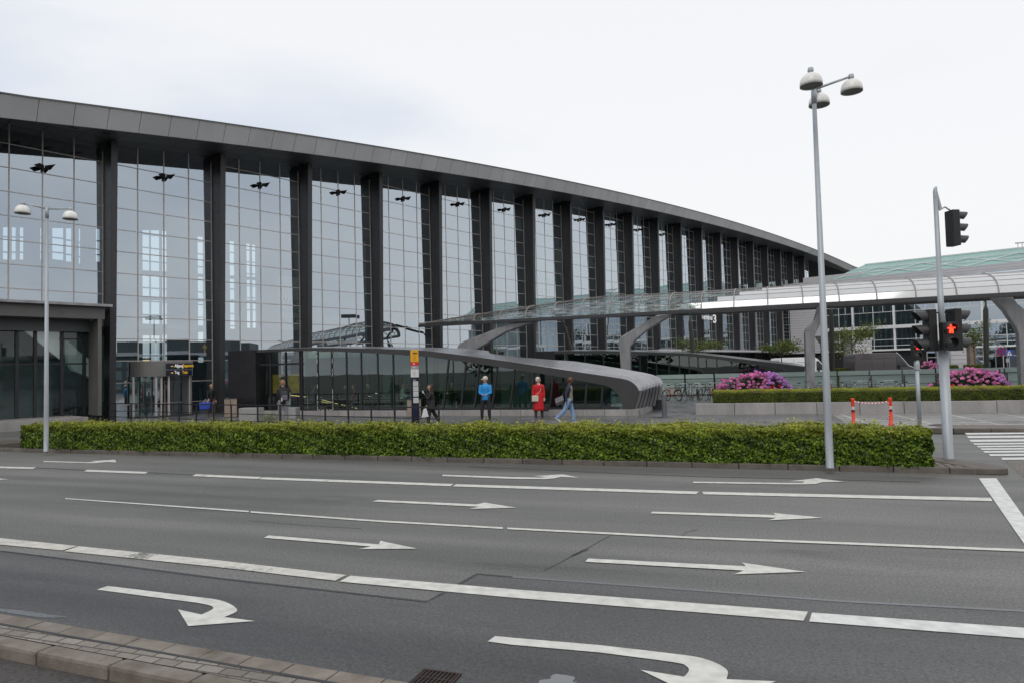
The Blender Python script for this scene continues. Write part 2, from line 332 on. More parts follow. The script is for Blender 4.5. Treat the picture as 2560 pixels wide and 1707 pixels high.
M['yellow_txt'] = mat('yellow lettering', (.75,.45,.02), .5, emis=.25)
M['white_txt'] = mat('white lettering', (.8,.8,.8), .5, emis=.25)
M['wood'] = mat('weathered slatted wood', (.29,.235,.185), .7, 0, .25, 6, stretch=(3,3,.3))
M['concrete'] = mat('pale concrete block', (.33,.33,.32), .75, 0, .12, 3, bump=.2)
M['orange'] = mat('orange plastic', (.80,.055,.015), .4, 0, .08, 6)
M['reflective'] = mat('reflective band', (.6,.6,.58), .35)
M['darkred'] = mat('dark red band', (.25,.01,.012), .4)
M['rubber'] = mat('rubber', (.02,.02,.02), .7)
M['chrome'] = mat('chrome', (.65,.66,.67), .18, 1.0, .05, 5)
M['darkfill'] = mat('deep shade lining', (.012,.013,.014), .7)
M['red_on'] = mat('lit red lens', (1.0,.04,.015), .4, emis=3.0)
M['lens_off'] = mat('unlit lens', (.02,.03,.03), .15, spec=.8)
M['bark'] = mat('bark', (.10,.08,.06), .85, 0, .3, 12, bump=.5)
M['soil'] = mat('planting soil', (.035,.028,.02), .95, 0, .4, 4, bump=.6)
M['road'] = asphalt('road asphalt', (.100,.102,.096), (.190,.190,.178))
M['road_dark'] = asphalt('newer dark asphalt', (.044,.045,.047), (.115,.115,.113), .18, .45)
M['paint'] = paint_mat('road paint', wear=.65)
M['paint_worn'] = paint_mat('worn road paint', (.62,.60,.54), 1.05)
M['paint_new'] = paint_mat('fresh road paint', (.70,.70,.67), .35)
M['plaza'] = paving('plaza slabs', (.20,.198,.195), (.235,.23,.225), (.46,.45,.43), 1.9, .95, PSI-R(4), .06, .36, 0.0, .004, .84, 1.14)
M['plaza_dark'] = paving('wet plaza slabs', (.105,.106,.11), (.145,.145,.148), (.09,.09,.09), 1.0, .5, PSI, .012, .3, .5, .004, .75, 1.25)
M['sett'] = paving('paver island', (.17,.145,.12), (.24,.215,.185), (.035,.03,.026), .30, .15, PSI+math.pi/2, .028, .6)
M['sett2'] = paving('kerbside pavers', (.20,.175,.15), (.27,.245,.21), (.08,.07,.06), .22, .11, PSI, .01, .6)
M['herring'] = paving('brick strip', (.15,.12,.10), (.21,.18,.155), (.06,.05,.045), .24, .12, PSI, .014, .6)
# ================================================================== SETTING: ground and roads
def struct(mb, name, m, **k): return tag(mb.build(name, m, **k), kind='structure')
def sheet(name, m, a0, a1, b0, b1, z):
    return struct(MB().quad(AB(a0,b0,z),AB(a1,b0,z),AB(a1,b1,z),AB(a0,b1,z)), name, m)
far = MB().quad(Vector((-900,-700,-.14)),Vector((1200,-700,-.14)),Vector((1200,1400,-.14)),Vector((-900,1400,-.14)))
struct(far, 'ground', mat('distant ground', (.10,.10,.095), .9, 0, .2, .02))
b1f, b0f = 4.80, 4.20
_V, _B = V.copy(), B.copy(); _p0, _p1 = gp(0,1532.6,.015), gp(640,1640,.015); _u = (_p1-_p0); _u.z = 0; _u.normalize(); _w = Vector((-_u.y,_u.x,0))
def SK(a, b, z): return Vector((_p0.x,_p0.y,0))+_u*a+_w*b+Vector((0,0,z))     # along / across the narrow paved strip
mb = MB(); mb.add([SK(-60,-.1,0),SK(60,-.1,0),AB(70,24,0),AB(-90,24,0)],[(0,1,2,3)]); struct(mb,'road',M['road'])
print('strip near', [((q-_p0).dot(_u),(q-_p0).dot(_w)) for q in (gp(0,1561,.012),gp(0,1581,.012),gp(0,1600,.012),gp(0,1620,-.1),gp(446,1703,-.1))])
IB0 = ab(gp(1306, 1159, 0))[1]          # front of the hedge island
BK0, BK1 = IB0, IB0+2.45
PLZ = 24.7                              # plaza kerb
print('island b', IB0, 'left kerb', ab(gp(0,1132,0)), 'right', ab(gp(2285,1178,0)), 'plazakerb', ab(gp(2315,1076,0)))
# newer dark asphalt lane
up = [(-200,1356),(0,1376),(294,1411.6),(544,1444),(1066,1502.4),(1110,1479.6),(1145,1460),(1192,1433),(1280,1440.4),(1742,1474),(2096,1501),(2560,1526),(2900,1545)]
top_ = [gp(x,y,.004) for x,y in up]
mb = MB(); botm = [SK((Vector((p.x,p.y,0))-Vector((_p0.x,_p0.y,0))).dot(_u), -.02, .004) for p in top_]; mb.loft(botm, top_); struct(mb, 'asphalt_lane', M['road_dark'])
# seam of the lane: a narrow pale tar joint
sm = mat('tar joint', (.03,.03,.032), .35); sm2 = mat('polished joint', (.15,.155,.165), .4)
def strip(name, pts, w, m, z):
    ps = [gp(x,y,z) for x,y in pts]; A = [];Bq = []
    for i,p in enumerate(ps):
        t = (ps[min(i+1,len(ps)-1)]-ps[max(i-1,0)]).normalized(); s = Vector((-t.y,t.x,0))*w/2
        A.append(p-s); Bq.append(p+s)
    return struct(MB().loft(A,Bq), name, m)
strip('road_seam', up[1:9], .045, sm, .007)
strip('road_seam', up[8:], .05, sm2, .007)
strip('road_seam', [(90,1168),(217,1174)], .06, sm, .004)
strip('road_seam', [(370,1180),(482,1186)], .05, sm, .004)
strip('road_seam', [(1174,1165),(1500,1180),(1742,1190),(2100,1198),(2300,1204)], .035, sm, .004)
strip('road_seam', [(1430,1388),(1450,1379),(1470,1371)], .05, sm, .004)
strip('road_crack', [(1360,1425),(1440,1384),(1530,1335)], .012, sm, .004)

strip('road_crack', [(1700,1345),(1712,1330),(1745,1322)], .012, sm, .004)
strip('road_crack', [(620,1300),(760,1312),(905,1320)], .010, sm, .004)
strip('road_seam', [(1280,1318),(1500,1330),(1900,1347),(2300,1362)], .03, sm, .0035)
# painted markings
ZM = .010
def poly(name, pts, m=None, z=ZM):
    ps = [gp(x,y,z) for x,y in pts]; mb = MB(); mb.add(ps, [tuple(range(len(ps)))]); o = mb.build(name, m or M['paint']); return tag(o, kind='structure')
def band_px(name, upper, lower, m=None, z=ZM):
    # resample both borders so that they pair up
    def rs(L, n=14):
        L = np.array(L,float); x = np.linspace(L[0,0], L[-1,0], n); return [(a, np.interp(a, L[:,0], L[:,1])) for a in x]
    A = [gp(x,y,z) for x,y in rs(lower)]; C = [gp(x,y,z) for x,y in rs(upper)]
    return tag(MB().loft(A,C).build(name, m or M['paint']), kind='structure')
def off(L, d0, d1):
    n = len(L)-1; return [(x, y+d0+(d1-d0)*i/n) for i,(x,y) in enumerate(L)]
band_px('lane_line', [(-200,1323),(0,1343.5),(193,1363.5)], [(-200,1340),(0,1360),(155,1374.5)], M['paint_worn'])
band_px('lane_line', [(196,1364),(544,1399),(865,1436)], [(160,1376.5),(544,1416),(838,1450)], M['paint_worn'])
band_px('lane_line', [(876,1437.7),(1147,1460),(1280,1471.5),(1742,1506.5),(2020,1527.5)], [(849,1452.4),(1147,1480),(1280,1492.5),(1742,1529),(2009,1550)], M['paint'])
band_px('lane_line', [(2030,1529.7),(2560,1567.8),(2700,1578)], [(2023,1552),(2560,1594),(2700,1605)], M['paint_new'])
for L,t0,t1 in (([(163,1244),(622,1275.5)],2.2,3.6), ([(626,1276.5),(940,1299),(1257,1316.5)],3.6,4.2), ([(1268,1317.3),(1742,1340.5),(2150,1355.5),(2560,1371.5),(2700,1377)],4.2,6.5)):
    band_px('lane_line', L, off(L,t0,t1), M['paint'])
for L,t0,t1,sk in (([(-80,1163),(90,1167)],4,4,-8), ([(217.7,1173),(370,1178.5)],4.5,4.5,-8), ([(489,1184),(654,1191)],5,5,-8), ([(656,1191.6),(1134,1208.4)],5,5.6,-8),
                 ([(1140,1209),(1748,1227.5)],5.6,6.5,-8), ([(1755,1227.8),(2477,1243)],6.5,8.5,4)):
    band_px('lane_line', L, [(x+sk,y) for x,y in off(L,t0,t1)], M['paint'])
poly('stop_line', [(2447,1194.3),(2491,1194.3),(2553,1281),(2652,1420),(2603,1420),(2556,1352)], M['paint_new'])
AR = [
 [(933,1251.6),(945,1248.4),(1192,1259.3),(1211,1255),(1291,1267.5),(1173,1270.8),(1197,1265.3),(932,1252.3)],
 [(1631,1277.7),(1938.5,1286),(1933,1281),(2059,1293),(1921,1299),(1941,1293),(1626.7,1282)],
 [(672,1337),(947,1359.4),(951,1350.5),(1042,1370),(896,1371.2),(928,1364.8),(659.6,1343)],
 [(1470.5,1394.7),(1865,1414),(1855,1405),(2014.7,1428),(1835,1434),(1859.6,1424.8),(1463,1402.9)],
 [(-160,1188),(-60,1190.5),(-62,1188.5),(22,1197),(-80,1200.5),(-62,1195),(-160,1192)],
 [(109,1151),(213,1154),(240,1153.4),(226,1151.6),(288,1147.6),(291,1154.6),(265,1153.8),(235,1156.7),(109,1153.6)],
 [(1107.5,1185.3),(1280,1191.3),(1352,1192.6),(1364,1191),(1331.7,1188.8),(1408,1184.6),(1447,1192.6),(1402,1190.8),(1386,1194.5),(1361,1196.4),(1280,1195.6),(1105,1188.7)],
 [(1734.4,1202.6),(1965.7,1206),(2006.5,1205.7),(2011,1202.2),(1971,1202),(2042,1194),(2112.6,1203),(2055.5,1204),(2040,1208.4),(2010,1209.4),(1971,1209.4),(1731.7,1206)],
 [(269.4,1463.3),(381,1476.9),(489.8,1490.5),(540,1497),(570,1506),(590.5,1519),(589,1529),(560.5,1541),(637.8,1550.9),(470.7,1563.4),(445,1522),(503.4,1534.6),(530.6,1522),(531,1515),(519,1510.5),(489.8,1504.8),(391.8,1492.3),(242,1472.5)],
 [(1238,1588.4),(1280,1592.6),(1497.7,1611),(1661,1630),(1742.6,1640.9),(1791.6,1656.5),(1818.8,1675.5),(1816,1696.2),(1939.6,1701.6),(1786,1762),(1601,1672.8),(1710,1690.2),(1722,1675.5),(1715.4,1663.5),(1682.7,1653.7),(1497.7,1629.3),(1280,1610.2),(1219,1602)],
]
def curved(P, rngs):
    out = []; i = 0
    for i in range(len(P)):
        out.append(P[i])
        for a,b in rngs:
            if a <= i < b:
                p0,p1,p2,p3 = (np.array(P[max(i-1,a)]),np.array(P[i]),np.array(P[i+1]),np.array(P[min(i+2,b)]))
                for t in (.25,.5,.75): out.append(tuple(.5*((2*p1)+(p2-p0)*t+(2*p0-5*p1+4*p2-p3)*t*t+(3*p1-p0-3*p2+p3)*t**3)))
    return out
AR[8] = curved(AR[8], [(2,7),(11,15)]); AR[9] = curved(AR[9], [(2,7),(11,15)])
for i,P in enumerate(AR):
    ps = [gp(x,y,ZM) for x,y in P]; bm = bmesh.new(); vs = [bm.verts.new(p) for p in ps]; f = bm.faces.new(vs); bmesh.ops.triangulate(bm, faces=[f])
    bmesh.ops.recalc_face_normals(bm, faces=bm.faces)
    for f in bm.faces:
        if f.normal.z < 0: f.normal_flip()
    me = bpy.data.meshes.new('lane_arrow'); bm.to_mesh(me); bm.free(); me.materials.append(M['paint'] if i not in (8,) else M['paint'])
    o = bpy.data.objects.new('lane_arrow', me); COL.objects.link(o); tag(o, kind='structure')
for x,y0,y1 in ((1770,710,726),(1790,741,760),(1815,777,797),(1850,811,825),(1885,837,851),(1920,861,876),(1948,887,904),(2005,918,936),(2125,953,973)):
    X = 1960+x/3.92; a = 900+y0/3.92; c = 900+y1/3.92
    poly('crossing_stripe', [(X,a),(2760,a-3),(2760,c-3),(X+5,c)], M['paint_new'])

# kerbs made of stones
def kerb(name, a0, a1, b, wid, z0, z1, m, step=1.0, face=-1, ang=None, jit=.004, bev=.02):
    mb = MB(); a = a0; r = random.Random(int(b*100))
    while a < a1-1e-6:
        e = min(a+step-.012, a1); dz = r.uniform(-jit,jit)
        mb.obox(AB(a,b,z0), V*(e-a), B*wid, Vector((0,0,z1-z0+dz))); a += step
    return struct(mb, name, m, bevel=bev)
AL, ARt = ab(gp(-330,1121,0))[0]-14, ab(gp(2530,1192,0))[0]
AISL = ab(gp(45,1105,GZ))[0]
kerb('kerb', AL, ARt-.5, BK0, .15, -.05, .125, M['kerbstone'])
# rounded nose at the right end of the island
nose_a = ARt-.5; mb = MB()
poly_n = [AB(nose_a,BK0,0),AB(nose_a+.42,BK0,0),AB(nose_a+.55,BK0+.12,0),AB(nose_a+.5,BK0+.5,0),AB(nose_a-.45,BK1-.45,0),AB(nose_a-.9,BK1,0),AB(nose_a-1.3,BK1,0),AB(nose_a-.15,BK0+.35,0)]
mb.prism(poly_n, (0,0,.125)); struct(mb, 'kerb', M['kerbstone'], bevel=.02)
kerb('kerb', AL, nose_a-1.3, BK1-.15, .15, -.05, .125, M['kerbstone'])
HEND = ab(gp(2335,1165,GZ))[0]
mb = MB(); mb.add([AB(AL,BK0+.15,.112),AB(nose_a,BK0+.15,.112),AB(nose_a-.15,BK0+.35,.112),AB(nose_a-1.3,BK1-.15,.112),AB(AL,BK1-.15,.112)], [(0,1,2,3,4)]); struct(mb, 'traffic_island', M['sett'])
sheet('planting_bed', M['soil'], AISL+.1, HEND-.05, BK0+.32, BK1-.2, .122)
# plaza
mb = MB(); mb.add([AB(-60,PLZ+.15,GZ-.004),AB(60,PLZ+.15,GZ-.004),AB(60,140,GZ-.004),AB(-60,140,GZ-.004)],[(0,1,2,3)]); struct(mb,'plaza',M['plaza'])
kerb('kerb', -60, 60, PLZ, .15, -.05, .125, M['kerbstone'])
sheet('pavement', M['plaza_dark'], -60, 3.2, PLZ+.15, 70, GZ+.001)
mb = MB(); 
a0_ = ab(gp(2235,1065,GZ))[0]
sheet('pavement', M['herring'], a0_+1.2, 60, PLZ+.15, PLZ+1.35, GZ+.002)
for x,y,x2,y2 in ((2325,1058,2356,1067),(2560,1155,2700,1185)):
    pass
q = [gp(2515,1152,.006),gp(2800,1178,.006),gp(2800,1215,.006),gp(2556,1190,.006)]
struct(MB().add(q,[(0,1,2,3)]), 'pavement', M['herring'])
# foreground strip between the lanes
WS, WP, WK = .17, .19, .16
def skerb(b_hi, wid, z0, z1, m, step, bev, seed):
    mb = MB(); r = random.Random(seed); a = -9
    while a < 14: mb.obox(SK(a, b_hi-wid, z0), _u*(step-.012), _w*wid, Vector((0,0,z1-z0+r.uniform(-.003,.003)))); a += step
    return struct(mb, 'kerb', m, bevel=bev)
skerb(0, WS, -.05, .015, M['kerbwarm'], .42, .005, 1)
mb = MB(); mb.quad(SK(-9,-WS-WP,.010),SK(14,-WS-WP,.010),SK(14,-WS-.012,.010),SK(-9,-WS-.012,.010)); struct(mb,'pavement',M['sett2'])
mb = MB(); mb.quad(SK(-9,-WS-.03,.0135),SK(14,-WS-.03,.0135),SK(14,-WS,.0135),SK(-9,-WS,.0135)); struct(mb,'road_seam',sm)
skerb(-WS-WP, WK, -.2, .016, M['kerbwarm'], .86, .03, 2)
mb = MB(); mb.quad(SK(-40,-12,-.10),SK(40,-12,-.10),SK(40,-WS-WP-WK+.02,-.10),SK(-40,-WS-WP-WK+.02,-.10)); struct(mb,'asphalt_lane',asphalt('coarse near asphalt', (.055,.048,.046), (.085,.078,.075), .3, .65))
# puddles
pud = bpy.data.materials.new('rain water'); pud.use_nodes = True; b = pud.node_tree.nodes['Principled BSDF']; b.inputs['Base Color'].default_value = (.115,.12,.123,1); b.inputs['Roughness'].default_value = .05; b.inputs['Specular IOR Level'].default_value = .9; b.inputs['IOR'].default_value = 1.5
def puddle(cx, cy, rx, ry, seed, z=.0075):
    r = random.Random(seed); c = gp(cx,cy,z); ps = []
    for k in range(40):
        t = 2*math.pi*k/40; s = 1+.22*math.sin(3*t+seed)+.1*math.sin(7*t+2*seed)+r.uniform(-.04,.04)
        ps.append(c+V*(rx*s*math.cos(t))+B*(ry*s*math.sin(t)))
    mb = MB(); mb.add([c]+ps,[(0,1+k,1+(k+1)%40) for k in range(40)]); struct(mb,'puddle',pud)
puddle(1400,1708,.16,.13,3); puddle(30,1527,.75,.04,5,.0075)
# drain grate
dg = thing('drain_grate', 'rusty iron drain grate set in the dark lane at the bottom edge of the road', 'drain', tuple(gp(1088,1698,0)))
cg = gp(1088,1700,0); ca,cb = ab(cg)
iron = mat('rusty iron', (.045,.03,.024), .6, .4, .35, 14); 
mb = MB()
for s in (-1,1): mb.obox(AB(ca-.22,cb+s*.17-.012,.0),V*.44,B*.024,Vector((0,0,.016)))
for s in (-1,1): mb.obox(AB(ca+s*.21-.012,cb-.158,.0),V*.024,B*.316,Vector((0,0,.0155)))
mb.build('frame', iron, dg)
mb = MB()
for i in range(9): mb.obox(AB(ca-.19+i*.045,cb-.155,.004),V*.017,B*.31,Vector((0,0,.011)))
mb.obox(AB(ca-.197,cb-.008,.003),V*.394,B*.016,Vector((0,0,.011)))
mb.build('bars', iron, dg)
MB().quad(AB(ca-.2,cb-.16,.0058),AB(ca+.2,cb-.16,.0058),AB(ca+.2,cb+.16,.0058),AB(ca-.2,cb+.16,.0058)).build('pit', M['darkfill'], dg); dg.scale = (.72,.72,1)
# manhole lid on the plaza, right
mh = gp(2352,1062,GZ); o = MB().lathe(mh,[(0,.012),(.32,.012),(.34,.004),(.36,-.002)],24).build('manhole_cover', iron); tag(o,'round iron manhole cover flush in the paving behind the big signal pole','manhole cover')
# small stones on the road
# ================================================================== TERMINAL
top_px = [(0,234),(105.5,249),(270,272),(640,319),(900,361),(1131.5,400),(1400,450),(1502,470.8),(1604,496),(1706,520),(1800,545),(1902,575.7),(2004,612.3),(2063.6,634.4),(2133,666.2)]
bot_px = [(0,294),(261,325.3),(640,366.7),(900,401.4),(1107,432.7),(1322,466.7),(1400,481),(1502,498),(1604,520.1),(1706,543),(1800,566.3),(1902,594.4),(2004,626.7),(2114.6,673.5)]
OFT, OFB, OFG = 2.65, 2.2, -1.15
def prof(pxs, off):
    L = [FP(x,y,off) for x,y in pxs]; S = np.array([a for a,_ in L]); Z = np.array([b for _,b in L]); return S, Z
def smooth_eval(S, Z):
    c = np.polyfit(S, Z, 5)
    def f(s): 
        s = min(max(s, S[0]), S[-1]); return float(np.polyval(c, s))
    return f
ST, ZT = prof(top_px, OFT); SB, ZB = prof(bot_px, OFB)
zt = smooth_eval(ST, ZT); zb = smooth_eval(SB, ZB)
fx=[292.8,557,771.5,949,1099.6,1226,1335.7,1429.7,1512.7,1583.9,1647.9,1705,1756.5,1802,1844,1881,1916,1948,1978]
fy=[356,385,411,432,452,471,487,503,518,533,546,558,570,582,593,603,613,622,630]
SF, ZF = prof(list(zip(fx,fy)), 0.0); zf = smooth_eval(SF, ZF)
print('fins s/BAY', np.round(SF/BAY,2)); print('tip z', np.round(ZF,2)); print('zb', np.round(ZB,2)); print('zt',np.round(ZT,2))
S0, S1 = -3*BAY, 25.0*BAY
term = thing('terminal_building', 'long grey airport terminal with a wide sloping roof edge, black fins and tall glass bays', 'building', tuple(W(0,-10,0)))
ss = np.arange(S0, S1+.01, BAY/4); cj = FP(275,272,OFT)[0] % (BAY/4)
# fascia: panel by panel with dark joints
mb = MB(); s = S0 + cj
while s < S1:
    a, e = s+.012, s+BAY/4-.012
    A1,A2,B1,B2 = W(a,OFB,zb(a)),W(e,OFB,zb(e)),W(e,OFT,zt(e)),W(a,OFT,zt(a)); inn = -N*.06
    mb.hexa([A1+inn,A2+inn,A2,A1,B2*0+B2*0+Vector(B2)*0+ (W(a,OFT,zt(a))+inn), W(e,OFT,zt(e))+inn, B1, B2]) if False else mb.hexa([A1,A2,A2+inn,A1+inn,B2,B1,B1+inn,B2+inn])
    s += BAY/4
mb.build('fascia', M['fascia'], term)
mb = MB()
L1 = [W(s,OFB-.05,zb(s)+.01) for s in ss]; L2 = [W(s,OFT-.05,zt(s)-.03) for s in ss]; mb.loft(L1,L2); mb.build('fascia_joint', M['joint'], term)
mb = MB()
L1 = [W(s,OFT+.04,zt(s)+.05) for s in ss]; L2 = [W(s,OFT-.3,zt(s)+.10) for s in ss]; L3 = [W(s,OFT-6,zt(s)+.3) for s in ss]; L4 = [W(s,-26,zt(s)+.2) for s in ss]
L0 = [W(s,OFT+.04,zt(s)-.02) for s in ss]; LB = [W(s,-26,zt(s)-1.6) for s in ss]
for a,b in ((L0,L1),(L1,L2),(L2,L3),(L3,L4),(L4,LB)): mb.loft(a,b)
mb.build('roof', M['roof'], term)
# soffit in panels
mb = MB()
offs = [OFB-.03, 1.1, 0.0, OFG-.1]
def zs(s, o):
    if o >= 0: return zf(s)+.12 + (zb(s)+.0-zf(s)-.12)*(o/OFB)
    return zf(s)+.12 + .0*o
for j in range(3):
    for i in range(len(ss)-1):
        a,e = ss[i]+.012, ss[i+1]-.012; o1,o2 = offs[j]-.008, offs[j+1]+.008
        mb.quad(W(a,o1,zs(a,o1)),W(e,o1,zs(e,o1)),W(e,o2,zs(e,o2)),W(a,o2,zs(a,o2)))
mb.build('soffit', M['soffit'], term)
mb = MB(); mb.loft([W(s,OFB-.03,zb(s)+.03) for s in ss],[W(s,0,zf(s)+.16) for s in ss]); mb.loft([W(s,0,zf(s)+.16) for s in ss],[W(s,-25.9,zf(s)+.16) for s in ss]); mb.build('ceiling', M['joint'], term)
# fins
for k in range(-2, 20):
    s = k*BAY; z1 = zf(min(max(s,0),SF[-1])) if k>=0 else zf(0)+(zf(BAY)-zf(0))*k
    z1 = min(z1, zs(s,0))+.02
    t = .16; mb = MB()
    v = [W(s-t,OFG+.05,0),W(s+t,OFG+.05,0),W(s+t,-.35,0),W(s-t,-.35,0),W(s-t,OFG+.05,z1),W(s+t,OFG+.05,z1),W(s+t,0,z1),W(s-t,0,z1)]
    mb.hexa(v)
    # deeper bracket hidden under the soffit
    mb.obox(W(s-.3,OFG,z1-.35), U*.6, N*.75, Vector((0,0,.35)))
    mb.cur = 1
    for zz in np.arange(2.6, z1-1, 2.43):
        off = -.35+.35*zz/z1
        mb.obox(W(s-t-.003,OFG+.06,zz), U*.0025, N*(off-OFG-.06), Vector((0,0,.02)))
    mb.build('fin', [M['fin'], M['joint']], term)
# glass bays with frames
zrow0 = FP(404,901,OFG)[1]; zrows = [FP(404,y,OFG)[1] for y in (901,848.6,793.5,742,684,640,585,531.5,481,428)]
print('rows', np.round(zrows,2)); ROW = 1.215
for k in range(-3, 20):
    sa, sb = k*BAY+.16, (k+1)*BAY-.16
    zz0 = .12 if k >= 0 else .46
    if k >= 10: zz0 = 4.0
    if k == -1 or k == -2 or k == -3: zz0 = 5.2
    ztA, ztB = zs(sa,OFG), zs(sb,OFG)
    gm = MB(); zl = [zz0]; r = -3
    while zrow0+ROW*r < min(ztA,ztB)-.15:
        if zrow0+ROW*r > zz0+.2: zl.append(zrow0+ROW*r)
        r += 1
    for c_ in range(4):
        a_, e_ = sa+(sb-sa)*c_/4, sa+(sb-sa)*(c_+1)/4
        for i_ in range(len(zl)):
            za_, zb_ = zl[i_], (zl[i_+1] if i_+1 < len(zl) else None); o1, o2, o3 = (random.gauss(0,.0022) for _ in range(3))
            t1, t2_ = (zb_, zb_) if zb_ else (zs(a_,OFG), zs(e_,OFG))
            gm.quad(W(a_,OFG+o1,za_),W(e_,OFG+o2,za_),W(e_,OFG+o2+o3,t2_),W(a_,OFG+o1+o3,t1))
    g = gm.build('glass_bay', M['glass'], term)
    fr = MB(); wv = .030
    for q in (.0,.25,.5,.75,1.0):
        s = sa+(sb-sa)*q + (.05 if q==0 else -.05 if q==1 else 0)
        fr.obox(W(s-wv,OFG-.08,zz0), U*2*wv, N*.10, Vector((0,0,zs(s,OFG)-zz0)))
    r = -3
    while True:
        z = zrow0+ROW*r; r += 1
        if z < zz0+.2: continue
        if z > min(ztA,ztB)-.15: break
        fr.obox(W(sa,OFG-.07,z-.024), U*(sb-sa), N*.085, Vector((0,0,.044)))
    fr.build('glazing_frame', M['frame'], g)
# twin-winged floodlights on the middle mullion of every bay
names = ['first','second','third','fourth','fifth','sixth','seventh','eighth','ninth','tenth','eleventh','twelfth','thirteenth','fourteenth']
fl_px = [(112,419),(406,440.5),(643,460),(838,478),(1000,493.5),(1139.5,508),(1258,522),(1360,536),(1450,548),(1529,561),(1598,574),(1656.5,585)]
proto = None
for i,(x,y) in enumerate(fl_px):
    k = i-1; s = (k+.5)*BAY; z = FP(x,y,OFG+.3)[1]; c = W(s,OFG+.12,z)
    t = thing('floodlight', f'black two-winged floodlight on the middle mullion of the {names[i]} tall glass bay from the left', 'floodlight', tuple(c), 'floodlights in the terminal glass bays')
    if proto is None:
        mb = MB(); mb.obox(c-U*.04-N*.05-Vector((0,0,.2)), U*.06, N*.14, Vector((0,0,.34))); mb.build('bracket', M['black'], t)
        for sd in (-1,1):
            mb = MB(); a = c+U*sd*.05+N*.12
            tip = c+U*sd*.46+N*.26+Vector((0,0,.17 if sd>0 else -.03))
            mid = c+U*sd*.24+N*.22
            # a flat wedge: narrow at the bracket, wide in the middle, pointed outside
            up_ = Vector((0,0,1))
            v = [a-up_*.05, a+up_*.10, mid+up_*.13+N*.06, tip+up_*.05, mid-up_*.12+N*.06]
            mb.prism([p-N*.07 for p in v], N*.16)
            mb.build('lamp_head', M['black'], t)
        proto = t
    else:
        for ch in proto.children:
            cc = ch.copy(); COL.objects.link(cc); cc.parent = t
# blinds and spandrels behind single panes of the distant bays
bl_m = [mat('teal blind',(.16,.25,.24),.6,0,.2,.5), mat('dark spandrel',(.04,.05,.05),.6,0,.2,.5), mat('pale blind',(.34,.42,.40),.6,0,.15,.5)]
rb_ = random.Random(9); mb = MB()
for k in range(5,20):
    for col_ in range(4):
        for r_ in range(1,14):
            z = zrow0+ROW*r_
            if z+ROW > zs(k*BAY,OFG)-.6: break
            pr_ = .62 if col_ == 3 else .20 if col_ == 2 else .10
            if k < 8: pr_ *= .5
            if rb_.random() < pr_*(1.0 if r_ < 10 else .4):
                mb.cur = rb_.choice((0,0,1,1,2)); sa = k*BAY+.2+col_*(BAY-.4)/4
                mb.quad(W(sa,OFG-.30,z),W(sa+1.4,OFG-.30,z),W(sa+1.4,OFG-.30,z+ROW),W(sa,OFG-.30,z+ROW))
mb.build('blinds', bl_m, term)
# interior: floor, back wall with bright window strips, end wall
BACK = -24.0
term_in = MB(); term_in.quad(W(S0,OFG-.02,.10),W(S1,OFG-.02,.10),W(S1,BACK,.10),W(S0,BACK,.10)); term_in.build('hall_floor', M['intfloor'], term)
q = lambda x,y: FP(x,y,BACK)
strips = [(8,26,533,650),(30,42,533,650),(50,61,533,650),(101,107,535,650),(131,161,540,650),(165,181,545,655),(197,203,548,660),(240,252,553,655),
          (356,376,568,905),(377,401,571,905),(405,419,576,905),(494,510,590,905),(557,571,600,830),(574,588,602,830),(616,627,608,820),(630,641,611,820)]
H = 20.0; mb = MB(); cur = S0-6
iv = []
for x0,x1,y0,y1 in strips:
    a, za = q(x0,y0); b, _ = q(x1,y0); z_lo = q((x0+x1)/2,y1)[1]; iv.append((a,b,z_lo,za))
iv.sort()
for a,b,zl,zh in iv:
    if a > cur: mb.obox(W(cur,BACK-.3,0), U*(a-cur), N*.3, Vector((0,0,H)))
    mb.obox(W(a,BACK-.3,0), U*(b-a), N*.3, Vector((0,0,max(zl,.2)))); mb.obox(W(a,BACK-.3,zh), U*(b-a), N*.3, Vector((0,0,H-zh))); cur = b
mb.obox(W(cur,BACK-.3,0), U*(S1-cur), N*.3, Vector((0,0,H)))
mb.build('rear_wall', M['interior'], term)
mb = MB()
for a,b,zl,zh in iv:
    z = max(zl,.2)+.6
    while z < zh: mb.bar(W(a,BACK-.1,z), W(b,BACK-.1,z), .12, .10); z += 1.2
for z in (6.5,9.3,11.6): mb.bar(W(iv[0][0]-1,BACK+1.2,z-.4), W(iv[-1][1]+2,BACK+1.2,z+.3), .3, .28)
mb.build('rear_glazing_bars', M['interior'], term)
mb = MB(); mb.obox(W(S0-.2,BACK,0), U*.2, N*(OFG-BACK), Vector((0,0,14))); mb.obox(W(S1,BACK,0), U*.2, N*(OFG-BACK), Vector((0,0,16))); mb.build('end_wall', M['interior'], term)
# inner columns
for k in range(0,10):
    c = W(k*BAY+BAY*.62, -7.5, 0); o = MB().lathe(c,[(.35,.1),(.35,13.5)],14).build('inner_column', M['inwhite'], term, smooth=True)
for k,(o,z) in enumerate(((-6,4.3),(-9,5.0))):
    MB().obox(W(4.0*BAY,o,z), U*70, N*.8, Vector((0,0,.5))).build('gallery_edge', M['interior'], term)
